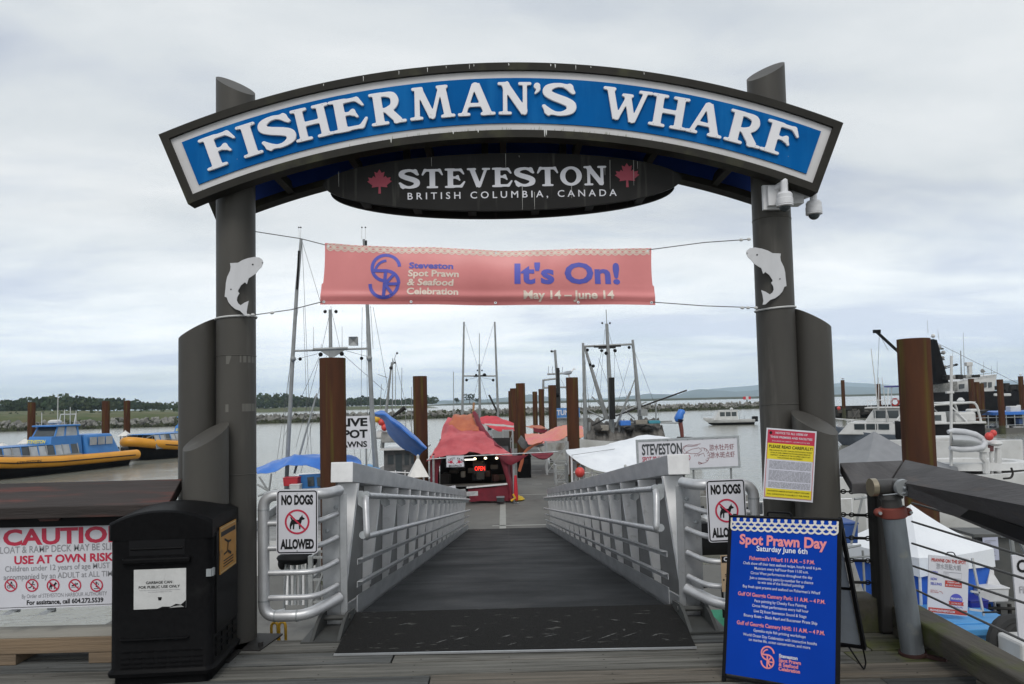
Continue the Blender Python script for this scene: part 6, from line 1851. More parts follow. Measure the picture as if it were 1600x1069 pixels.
# ------------------------------------------------------------------ the red stall at the foot of the gangway
def red_stall():
    t = thing('market_stall', 'red tarpaulin seafood stall with a dark interior and a neon sign', 'market stall', (-1.25, 31.5, FLOAT_Z))
    Y = 30.5
    b = MB(TRED)
    cloth(b, [[(666, 720, Y - .3), (690, 714, Y - .3), (712, 711, Y - .3), (735, 706.5, Y - .3), (752, 709, Y - .3), (775, 711, Y - .3), (803, 713, Y - .3)],
              [(672, 713, Y), (692, 708, Y), (713, 706, Y), (735, 704, Y), (755, 706, Y), (777, 707, Y), (797, 708, Y)],
              [(687, 690, Y + 1.0), (702, 684, Y + 1.0), (716, 684, Y + 1.0), (735, 682, Y + 1.0), (752, 683, Y + 1.0), (768, 687, Y + 1.0), (781, 697, Y + 1.0)],
              [(694, 670, Y + 2.3), (705, 664, Y + 2.3), (716, 672, Y + 2.3), (733, 671, Y + 2.3), (748, 671, Y + 2.3), (758, 674, Y + 2.3), (770, 688, Y + 2.3)]], 8, 8, .015, .022, 4)
    b.build('front_roof', t, smooth=60)
    b = MB(TORANGE)
    cloth(b, [[(693, 673, Y + 2.25), (704, 668, Y + 2.25), (716, 676, Y + 2.1), (733, 675, Y + 2.1), (747, 674, Y + 2.1), (757, 677, Y + 2.2)],
              [(704, 655, Y + 3.4), (710, 650, Y + 3.4), (718, 652, Y + 3.4), (731, 650, Y + 3.4), (739, 651, Y + 3.4), (748, 664, Y + 3.4)],
              [(706, 656, Y + 5.4), (713, 650, Y + 5.4), (722, 650, Y + 5.4), (731, 649, Y + 5.4), (740, 649, Y + 5.4), (755, 668, Y + 5.4)]], 8, 8, .015, .03, 6)
    b.build('rear_roof', t, smooth=60)
    b = MB(TRED2)
    cloth(b, [[(738, 644, Y + 3.3), (741, 641, Y + 3.3), (745, 645, Y + 3.3)], [(744, 662, Y + 2.6), (750, 660, Y + 2.5), (755, 667, Y + 2.5)], [(752, 680, Y + 1.8), (763, 679, Y + 1.5), (771, 690, Y + 1.5)], [(765, 698, Y + .8), (778, 698, Y + .5), (790, 706, Y + .3)]], 6, 8, .012, .02, 9)
    b.build('roof_fold', t, smooth=60)
    b = MB(TRED)
    cloth(b, [[(700, 652, Y + 3.2), (706, 653, Y + 3.1), (713, 660, Y + 3.0)], [(692, 668, Y + 2.5), (700, 674, Y + 2.1), (710, 683, Y + 1.6)], [(688, 692, Y + 1.1), (695, 690, Y + .9), (704, 688, Y + .85)]], 6, 8, .012, .025, 12); b.build('roof_fold', t, smooth=60)
    pole(t, 'ridge_pole', at(738, 664, Y + 3.4), at(740.5, 629, Y + 3.4), .05, .05, mat('pole_wood', (.36, .20, .10), rough=.7))
    L = at(672, 715, Y).x; Rr = at(799, 712, Y).x; ze = at(735, 711, Y).z
    for px, py in ((677, 716), (802, 712)):
        p = at(px, py, Y - .25); b = MB(GALV); b.tube([p + V((0, 0, .1)), V((p.x, p.y, FLOAT_Z))], .045, 10); b.use(GALV); b.tube([V((p.x, p.y, FLOAT_Z + .02)), V((p.x + .18, p.y - .05, FLOAT_Z + .01))], .03, 6); b.build('post', t)
    b = MB(GALV); b.tube([at(667, 718, Y - .35), at(735, 712.5, Y - .35), at(872, 706, Y - .35)], .022, 8); b.build('front_rail', t)
    # walls
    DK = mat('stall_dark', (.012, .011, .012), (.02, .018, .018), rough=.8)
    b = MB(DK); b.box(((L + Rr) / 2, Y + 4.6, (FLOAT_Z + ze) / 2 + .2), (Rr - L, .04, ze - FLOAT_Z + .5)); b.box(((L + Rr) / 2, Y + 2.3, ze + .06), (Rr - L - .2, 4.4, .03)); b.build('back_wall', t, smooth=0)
    b = MB(TRED2); x0 = at(672, 740, Y).x
    rows = [[V((x0 + .03 * math.sin(i * 1.3) + (.28 if j and i < 3 else .0) * 0, Y + i * .35, ze - (ze - FLOAT_Z - .05) * j / 6)) for i in range(14)] for j in range(7)]
    b.sheet(rows, .01); b.build('side_curtain', t, smooth=60)
    b = MB(TRED2); cloth(b, [[(674, 718, Y - .1), (682, 718, Y - .05), (690, 717, Y)], [(673, 745, Y - .1), (680, 745, Y - .05), (684, 745, Y)], [(672, 775, Y - .1), (679, 776, Y - .05), (685, 776, Y)]], 6, 6, .01, .02, 2); b.build('side_curtain', t, smooth=60)
    b = MB(TRED2); cloth(b, [[(780, 714, Y - .15), (792, 713, Y - .2), (800, 712, Y - .1)], [(788, 740, Y - .15), (793, 738, Y - .25), (797, 738, Y)], [(795, 765, Y - .2), (798, 764, Y - .3), (803, 766, Y)], [(795, 780, Y - .2), (800, 783, Y - .3), (805, 782, Y)]], 6, 6, .01, .03, 3); b.build('side_curtain', t, smooth=60)
    b = MB(TRED2); cloth(b, [[(777, 713, Y - .36), (800, 712, Y - .38), (826, 710, Y - .36)], [(780, 716, Y - .36), (800, 721, Y - .40), (817, 716, Y - .36)], [(783, 718, Y - .36), (798, 727, Y - .38), (812, 720, Y - .36)]], 6, 6, .008, .01, 6); b.build('awning_flap', t, smooth=60)
    b = MB(TRED2); rows = [[V((Rr + .03 * math.sin(i * 1.7), Y + .2 + i * .34, ze - (ze - FLOAT_Z - .05) * j / 6)) for i in range(13)] for j in range(7)]; b.sheet(rows, .01); b.build('side_curtain', t, smooth=60)
    # counter with a slanting bar and a dark red skirt
    b = MB(ALUW); b.bar(at(729, 762, Y - .15), at(794, 756, Y - .15), .09, .06); b.build('counter_edge', t, smooth=0)
    b = MB(mat('counter_top', (.10, .10, .10), rough=.5)); q0, q1 = at(690, 763, Y), at(794, 757, Y); b.box(((q0.x + q1.x) / 2, Y + .35, q1.z - .03), (q1.x - q0.x, .7, .05)); b.build('counter', t, smooth=0)
    b = MB(TRED2); cloth(b, [[(731, 764, Y - .12), (752, 763, Y - .12), (775, 760, Y - .12), (793, 758, Y - .12)], [(733, 775, Y - .1), (752, 774, Y - .1), (775, 776, Y - .1), (796, 775, Y - .1)], [(733, 783, Y - .1), (752, 783, Y - .1), (775, 783, Y - .1), (797, 783, Y - .1)]], 8, 5, .008, .012, 5); b.build('counter_skirt', t, smooth=60)
    # stock and gear in the dark
    rng = random.Random(9)
    cols = [mat('gear_%d' % i, c, rough=.6) for i, c in enumerate([(.05, .05, .05), (.10, .09, .08), (.03, .035, .04), (.13, .10, .07), (.06, .03, .03), (.16, .16, .15)])]
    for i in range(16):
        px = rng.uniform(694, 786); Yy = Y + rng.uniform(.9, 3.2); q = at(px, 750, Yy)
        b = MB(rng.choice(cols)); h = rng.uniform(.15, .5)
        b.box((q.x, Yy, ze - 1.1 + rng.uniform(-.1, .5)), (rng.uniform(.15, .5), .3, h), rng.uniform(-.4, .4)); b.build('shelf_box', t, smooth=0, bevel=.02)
    LAMP = mat('lamp_glow', (1, .9, .7), emit=(1.0, .80, .50), estr=4.0); TUBE = mat('tube_glow', (1, 1, 1), emit=(1.0, .95, .85), estr=1.6)
    for px in (742, 758.5, 776):
        b = MB(LAMP); q = at(px, 717 if px < 750 else 716, Y + .1); b.ball(q, (.06, .05, .045), 12, 8); b.build('lamp', t)
        ld = bpy.data.lights.new('stall_lamp', 'POINT'); ld.energy = 5; ld.color = (1, .8, .55); ld.shadow_soft_size = .06
        lo = bpy.data.objects.new('lamp_light', ld); lo.location = q + V((0, .12, -.1)); COL.objects.link(lo)
    b = MB(TUBE); b.tube([at(726, 718.5, Y + .05), at(741, 718, Y + .05)], .03, 8); b.build('tube_light', t)
    NEON = mat('neon_red', (.6, .02, .01), emit=(1.0, .03, .015), estr=2.2)
    f = Fr(at(742, 735.5, Y + .02), (1, 0, 0), (0, 0, 1)); b = MB(NEON); b.text(f, at(749.6, 0, Y).x - at(742, 0, Y).x, 0, 'OPEN', .17, .42, 0, .0)
    b.build('neon_lettering', t, smooth=0)
    b = MB(DK); b.rect(f, -.06, -.08, .47, .25, -.03, -.012); b.build('neon_backing', t, smooth=0)
    return t
red_stall()
def d_stall(b, fr, w, h):
    b.use(PBLACK); n = 'BC SPOT PRAWNS'
    for i, ch in enumerate(n):
        if ch == ' ': continue
        a = R(58 - 116 * i / (len(n) - 1)); rr = w * .62
        o = fr(w / 2 - rr * math.sin(a), h * .62 - w * .62 + rr * math.cos(a) + h * .06, .004)
        f2 = Fr(o, fr.x * math.cos(a) + fr.y * math.sin(a), fr.y * math.cos(a) - fr.x * math.sin(a))
        b.text(f2, 0, 0, ch, h * .15, None, 0, .02)
    b.text(fr, w / 2, h * .07, '@GUDPALCO', h * .14, w * .72, .004, .03)
    b.use(PRED)
    for s in (-1, 1):
        c = w / 2 + s * w * .23
        b.disc(fr, c, h * .45, h * .13, .004, 14)
        b.stroke(fr, [(c + s * w * .05, h * .45), (c + s * w * .14, h * .40), (c + s * w * .17, h * .54)], h * .07, .0045)
        b.stroke(fr, [(c - s * w * .06, h * .40), (c - s * w * .13, h * .36), (c - s * w * .15, h * .30)], h * .05, .0045)
        b.stroke(fr, [(c - s * w * .05, h * .52), (c - s * w * .10, h * .58), (c - s * w * .04, h * .62)], h * .045, .005)
    b.use(PBLACK); b.stroke(fr, [(.01, .01), (w - .01, .01), (w - .01, h - .01), (.01, h - .01)], .012, .004, True)
board_sign('stall_sign', 'small white sign with two red prawns hanging from the front of the red stall', (697.3, 712, 30.0), (725.3, 711.3, 30.0), (697.3, 730.6, 30.0), .015, d_stall)
def d_card(b, fr, w, h):
    b.use(PRED); b.poly(fr, [(w * .12, h * .45), (w * .25, h * .72), (w * .48, h * .75), (w * .55, h * .5), (w * .42, h * .35), (w * .2, h * .32)], .004); b.stroke(fr, [(w * .55, h * .55), (w * .9, h * .6)], h * .07, .004); b.stroke(fr, [(w * .55, h * .4), (w * .85, h * .35)], h * .06, .004)
board_sign('price_card', 'white card with a red prawn leaning on the left end of the stall counter', (690.5, 762, 29.6), (711.5, 758.5, 29.6), (692, 771.5, 29.6), .02, d_card)
def d_lines(b, fr, w, h):
    b.use(PGREY)
    for i, v in enumerate((.66, .42, .2)): b.rect(fr, w * .12, h * v, w * (.8 - .1 * i), h * (v + .09), 0, .004)
board_sign('price_card', 'grey price card low on the stall front, nearer the white prawn card', (715, 765, 29.7), (728, 764, 29.7), (715, 776, 29.7), .01, d_lines, face=mat('card_grey', (.36, .37, .37), rough=.5))
board_sign('price_card', 'pale price card at the bottom middle of the stall skirt', (729, 768.5, 29.8), (747, 767.5, 29.8), (729, 775.5, 29.8), .01, d_lines, face=mat('card_pale', (.52, .53, .53), rough=.5))
crate(776, 788, 777, 785, 29.9, mat('box_dark', (.04, .045, .05), rough=.6), 'dark box on the float at the right foot of the red stall', .4, mat('box_lid', (.20, .22, .24), rough=.6), name='box', cat='box')
def yellow_bag():
    b = MB(mat('yellow_cloth', (.62, .42, .02), rough=.6)); c = atz(807, 782, FLOAT_Z + .01)
    b.lathe([(.30, 0), (.34, .05), (.22, .16), (.08, .22), (.05, .34)], c, 12); b.v = [(x + .05 * math.sin(z * 20 + y * 6), y + .04 * math.sin(x * 14), z) for x, y, z in b.v]
    tag(b.build('yellow_bag', smooth=60), 'small yellow bag on the float beside the right post of the red stall', 'bag')
    b = MB(TBRED); c = at(806, 770, 30.0); b.tube([c + V((0, 0, .7)), c, c + V((.02, 0, -.3))], [.05, .09, .07], 8); b.use(YELPL); b.tube([c + V((-.12, -.04, -.05)), c + V((-.02, -.05, -.2)), c + V((-.2, -.05, -.32))], .05, 7)
    tag(b.build('rolled_strap', smooth=60), 'red and yellow rolled strap tied to the right post of the red stall', 'strap')
yellow_bag()
def tarp(name, lab, m, grid, seed, wr=.03, th=.012, nu=8, nv=8):
    b = MB(m); cloth(b, grid, nu, nv, th, wr, seed); return tag(b.build(name, smooth=60), lab, 'tarp')
tarp('red_tarp', 'bright red tarp with a pale stripe stretched behind the red stall', TBRED, [[(760, 664, 45), (775, 672, 45), (790, 674, 45), (804, 673, 45)], [(752, 660, 46), (772, 663, 46), (788, 665, 46), (803, 668, 46)], [(750, 652, 48), (770, 650, 48), (786, 654, 48), (803, 661, 48)]], 3, .02)
b = MB(mat('stripe_pale', (.62, .6, .58), rough=.6)); cloth(b, [[(757, 663.5, 44.8), (775, 666, 44.8), (803, 667.5, 44.8)], [(757, 661.5, 44.8), (775, 663, 44.8), (803, 664.5, 44.8)]], 8, 3, .012, .01, 3); tag(b.build('tarp_stripe', smooth=60), 'pale canvas strip across the bright red tarp', 'tarp')
tarp('coral_tarp', 'faded coral and orange tarp over a boat right of the red stall', TCORAL, [[(826, 694, 40), (850, 693, 40), (872, 688, 40), (888, 683, 40), (912, 682, 40)], [(821, 685, 43), (845, 682, 43), (868, 674, 43), (888, 668, 43), (911, 672, 43)], [(820, 678, 46.5), (845, 678, 46.5), (866, 669, 46.5), (884, 664, 46.5), (910, 666, 46.5)]], 7, .035)
tarp('orange_tarp', 'narrow orange edged tarp beyond the coral tarp', TORANGE, [[(818, 667, 60), (835, 669, 60), (855, 671, 60)], [(822, 666, 62), (838, 664.5, 62), (850, 667, 62)]], 5, .03)
tarp('red_tarp', 'dark red sail cloth drooping under the narrow orange tarp', TRED2, [[(833, 668, 59.5), (845, 670, 59.5), (856, 671, 59.5)], [(834, 674, 59.5), (845, 677, 59.5), (855, 674, 59.5)]], 8, .02)
tarp('red_awning', 'dark red awning hanging in a crescent from the bar beside the red stall', TRED2, [[(829, 708.5, 30.4), (842, 708, 30.4), (855, 707.5, 30.4), (866, 707, 30.4)], [(832, 711, 30.3), (843, 715, 30.2), (854, 716, 30.2), (864, 710, 30.3)], [(834, 712, 30.4), (844, 717, 30.3), (852, 717.5, 30.3), (862, 712, 30.4)]], 9, .008)
tarp('orange_strap_tarp', 'orange strip of tarp hanging from the corner of the coral tarp', TORANGE, [[(850, 689, 38), (846, 693, 38)], [(822, 701, 37), (822, 706, 37)], [(815, 716, 37), (818, 722, 37)], [(809, 736, 37), (813, 737, 37)]], 6, .02)
tarp('dark_tarp', 'dark grey peaked tarp beside the middle pile', mat('tarp_dark', (.06, .065, .065), (.10, .10, .10), rough=.7), [[(809, 690, 46), (816, 700, 46), (826, 700, 46), (850, 696, 46)], [(812, 684, 47), (815, 680, 47), (825, 690, 47), (848, 692, 47)]], 4, .03)
def float_bin(px, y0, Y, w, h, lab):
    p = atz(px, y0, FLOAT_Z) if Y is None else at(px, y0, Y); p.z = FLOAT_Z
    t = thing('dock_bin', lab, 'bin', tuple(p))
    b = MB(BLACKPL); b.box(p + V((0, 0, h * .45)), (w, w, h * .9)); b.build('body', t, smooth=0, bevel=.04)
    b = MB(BLACKPL); b.add([p + V((sx * w * .54 * k, sy * w * .54 * k, z)) for k, z in ((1, h * .9), (1, h * .96), (.6, h * 1.08)) for sx, sy in ((-1, -1), (1, -1), (1, 1), (-1, 1))], [(0, 1, 5, 4), (1, 2, 6, 5), (2, 3, 7, 6), (3, 0, 4, 7), (4, 5, 9, 8), (5, 6, 10, 9), (6, 7, 11, 10), (7, 4, 8, 11), (8, 9, 10, 11), (3, 2, 1, 0)]); b.build('lid', t, smooth=0, bevel=.02)
    b = MB(BLACK); b.box(p + V((0, -w / 2 - .01, h * .7)), (w * .6, .02, h * .2)); b.build('slot', t, smooth=0)
float_bin(819, 742, 40.5, .75, 1.25, 'black dock bin under the corner of the coral tarp')

def steel_rack(px0, px1, pyt, pyb, Y, lab, shelves=2, dep=.8, m=None):
    a, c = at(px0, pyb, Y), at(px1, pyt, Y); z0, z1 = a.z, c.z
    t = thing('steel_rack', lab, 'steel rack', ((a.x + c.x) / 2, Y, z0), 'galvanised racks on the float'); m = m or mat('rack_alu', (.40, .41, .41), (.28, .29, .29), rough=.5, metal=.3)
    for x in (a.x, c.x):
        for y in (Y, Y + dep):
            MB(m).box((x, y, (z0 + z1) / 2), (.075, .075, z1 - z0)).build('upright', t, smooth=0)
    for i in range(shelves + 1):
        z = z0 + .12 + (z1 - z0 - .15) * i / shelves
        b = MB(m)
        for y in (Y + .001, Y + dep - .001): b.box(((a.x + c.x) / 2, y, z), (c.x - a.x, .035, .035))
        for x in (a.x + .001, c.x - .001): b.box((x, Y + dep / 2, z + .002), (.035, dep, .035))
        b.build('shelf_frame', t, smooth=0)
    MB(m).bar((a.x, Y - .03, z0 + .1), (c.x, Y - .03, z1 - .1), .025, .025).build('brace', t, smooth=0)
    return t
steel_rack(855, 887, 690, 742, 33.5, 'galvanised rack by the rusty pile, right side of the float path', 3, .9)
steel_rack(869, 886, 726, 758, 28.5, 'low galvanised cart frame at the right edge of the float path', 2, .7)
steel_rack(787, 801, 672, 728, 36.5, 'tall galvanised rack at the right rear of the red stall', 3, .9)
steel_rack(900, 912, 722, 757, 26.4, 'narrow galvanised rack beside the red buoy', 2, .6)
steel_rack(486, 512, 868, 952, 12.9, 'steel trolley frame on the float below the left wing rail', 2, .5)

# ------------------------------------------------------------------ white tarp boat and the long seafood sign
def white_tarp_boat():
    c = at(975, 745, 28)
    t = thing('work_boat', 'work boat roofed with a big white tarp, behind the right side of the gangway', 'work boat', (c.x, 28, WATER_Z))
    T = boat_T(c.x + 1.5, 28.6, R(178)); b = MB(BOATG, T); hull(b, 6.0, 2.9, .95, 1.35, .6, mat('deck_grime', (.16, .15, .13), (.09, .09, .08), rough=.8), HULLBLK); b.build('hull', t, smooth=45)
    b = MB(TWHITE)
    cloth(b, [[(886, 707, 26), (912, 727, 26), (955, 741, 26), (1000, 746, 26), (1062, 735, 26)], [(884.5, 705, 27.4), (925, 707, 27.2), (965, 709, 27.2), (1010, 713, 27.2), (1062, 712, 27.2)], [(884, 703, 28.6), (935, 697, 29), (975, 688, 29), (1012, 679, 29), (1062, 689, 29)]], 9, 9, .012, .012, 2, 1.0)
    b.build('white_tarp', t, smooth=60)
    for p, q, y in ((893, 712, 700), (905, 729, 703), (950, 742, 694)):
        stay(t, at(p, q, 26.0) + V((0, -.03, .02)), at(p + 92, y, 28.6) + V((0, -.03, .05)), .008)
    for px, p1 in ((893, 712), (960, 741), (1003, 744), (1062, 733)): pole(t, 'tarp_pole', at(px, p1, 26.1), V((at(px, p1, 26.1).x, 26.1, WATER_Z + .7)), .035, .035, ALUW)
    for px in (905, 925, 945, 965, 985): pole(t, 'rail_pipe', at(px, 735, 26.2), V((at(px, 735, 26.2).x, 26.2, WATER_Z + .9)), .02, .02, ALUW)
    pole(t, 'rail_pipe', at(896, 738, 26.2), at(990, 742, 26.2), .02, .02, ALUW)
    for i in range(9):
        rng = random.Random(i); b = MB(rng.choice([BOATG, DARKST, GALV, mat('gear_brown', (.12, .09, .06), rough=.8)])); q = at(905 + i * 11, 750, 26.8 + rng.random()); b.box((q.x, q.y, WATER_Z + .9 + .2), (rng.uniform(.3, .6), .5, rng.uniform(.3, .6)), rng.random()); b.build('deck_gear', t, smooth=0, bevel=.02)
white_tarp_boat()
def red_buoy(px, py, Y, r, lab, m=ORANGE):
    p = at(px, py, Y)
    t = thing('buoy', lab, 'buoy', (p.x, p.y, p.z - r), 'round fishing buoys')
    MB(m).ball(p, (r, r, r * 1.08), 16, 12).build('float', t); MB(mat('buoy_eye', (.08, .08, .10), rough=.6)).lathe([(r * .3, 0), (r * .2, r * .3), (.02, r * .34)], p + V((0, 0, r)), 10).build('eye', t)
red_buoy(906, 738, 25.8, .17, 'red round buoy hanging under the left end of the white tarp')
def d_seafood(b, fr, w, h):
    DG = mat('print_dark', (.05, .055, .06), rough=.5); b.use(DG)
    b.text(fr, w * .035, h * .53, 'STEVESTON', h * .36, w * .405, .006, .03, 'L')
    b.use(mat('print_rose', (.42, .05, .09), rough=.5)); b.text(fr, w * .035, h * .28, 'SPOT PRAWNS & SEAFOOD', h * .17, w * .485, .006, .025, 'L')
    b.use(DG); b.text(fr, w * .035, h * .15, 'STEVESTON SPOT PRAWNS CO', h * .055, w * .42, .006, .0, 'L')
    LN = mat('print_maroon', (.22, .04, .05), rough=.5); b.use(LN); s = h * .014
    cx, cy, rr = w * .645, h * .42, h * .27
    b.stroke(fr, [(cx + rr * 1.0 * math.cos(a) * .9, cy + rr * math.sin(a)) for a in [R(105 - 12 * i) for i in range(18)]], s, .006)
    b.stroke(fr, [(w * .475, h * .56), (w * .54, h * .66), (w * .61, h * .70), (w * .64, h * .60), (w * .60, h * .50), (w * .53, h * .50), (w * .475, h * .56)], s, .0064)
    b.stroke(fr, [(w * .50, h * .54), (w * .46, h * .50), (w * .44, h * .62), (w * .455, h * .76), (w * .50, h * .82), (w * .56, h * .80), (w * .63, h * .84)], s, .0068)
    b.stroke(fr, [(w * .47, h * .60), (w * .455, h * .70), (w * .48, h * .78), (w * .54, h * .76), (w * .60, h * .78)], s, .0072)
    b.stroke(fr, [(w * .60, h * .44), (w * .655, h * .50), (w * .665, h * .38)], s, .0076)
    for i in range(6):
        a = R(75 - 24 * i); b.stroke(fr, [(cx + rr * .9 * math.cos(a), cy + rr * math.sin(a)), (cx + rr * .62 * math.cos(a - .2), cy + rr * .7 * math.sin(a - .2))], s, .006 + .0002 * i)
    b.stroke(fr, [(cx - rr * .2, cy - rr), (cx - rr * .6, cy - rr * .82), (cx - rr * .62, cy - rr * 1.0), (cx - rr * .5, cy - rr * 1.12), (cx - rr * .1, cy - rr * 1.02)], s * 1.4, .0064)
    for i in range(3): b.stroke(fr, [(w * (.575 + .022 * i), h * .47), (w * (.56 + .02 * i), h * .40)], s, .006)
    b.text(fr, w * .84, h * .60, '游水牡丹虾', h * .16, w * .25, .006, 0); b.text(fr, w * .845, h * .33, '游水斑点虾', h * .16, w * .25, .006, 0)
    b.use(PBLACK)
    for u in (.3, .5, .65, .8, .97): b.disc(fr, w * u, h * 1.0, .012, .0135, 8)
board_sign('seafood_sign', 'long white framed sign with dark lettering and a line drawing of a prawn', (997, 690.5, 21), (1151.5, 684, 21), (999, 734.5, 21), .03, d_seafood, GALV, ((.1, WATER_Z + .6), (.55, WATER_Z + .6), (.93, WATER_Z + .6)), fw=.06)
def dark_boat():
    c = at(1095, 748, 22.5)
    t = thing('work_boat', 'low dark hulled boat carrying the long framed seafood sign', 'work boat', (c.x, 22.5, WATER_Z))
    T = boat_T(c.x + 1.6, 22.8, R(4)); b = MB(HULLBLK, T); hull(b, 6.6, 2.6, .95, 1.25, .5, BOATG, HULLBLK); b.build('hull', t, smooth=45)
    b = MB(BOATW, T); b.box((0.3, 0, .95), (4, 1.6, .10)); b.build('deck_hatch', t, smooth=0, bevel=.02)
    rng = random.Random(3)
    for i in range(8):
        b = MB(rng.choice([DARKST, BOATG, MATS['box_dark'], GALV]), T); b.box((-2.4 + i * .65, rng.uniform(-.6, .2), 1.12), (rng.uniform(.3, .6), rng.uniform(.3, .6), rng.uniform(.2, .55)), rng.random()); b.build('deck_gear', t, smooth=0, bevel=.03)
    for i in range(5): pole(t, 'rail_pipe', T @ V((-1 + i * .9, -1.15, .9)), T @ V((-1 + i * .9, -1.15, 1.5)), .02, .02, ALUW)
    pole(t, 'rail_pipe', T @ V((-1, -1.15, 1.5)), T @ V((2.6, -1.15, 1.5)), .02, .02, ALUW)
dark_boat()
def wrapped_motor():
    Y = 31; t = thing('outboard_motor', 'outboard motor wrapped in blue cloth standing on a red bracket above the white tarp', 'outboard motor', tuple(at(1064, 692, Y)))
    b = MB(TBLUE); b.tube([at(1060, 658, Y), at(1059.5, 655, Y), at(1062, 650, Y), at(1063, 646.5, Y), at(1065.5, 642.5, Y), at(1066, 640, Y)], [.13, .17, .185, .15, .16, .09], 9); b.build('cover', t, smooth=70)
    b = MB(mat('navy_cloth', (.012, .014, .04), rough=.7)); b.tube([at(1061, 660, Y), at(1061.5, 655, Y)], [.12, .19], 14); b.build('cover_skirt', t)
    b = MB(mat('bracket_red', (.16, .045, .035), rough=.6)); b.tube([at(1063, 660, Y), at(1065, 672, Y), at(1066, 684, Y)], [.09, .085, .07], 10); b.build('bracket', t)
    b = MB(DARKST); b.box(at(1065, 687, Y), (.32, .3, .22)); b.tube([at(1058, 684, Y), at(1081, 684.5, Y)], .045, 8); b.build('clamp', t); pole(t, 'stand', at(1066, 688, Y), V((at(1066, 688, Y).x, Y, WATER_Z + .5)), .05, .05, GALV)
wrapped_motor()
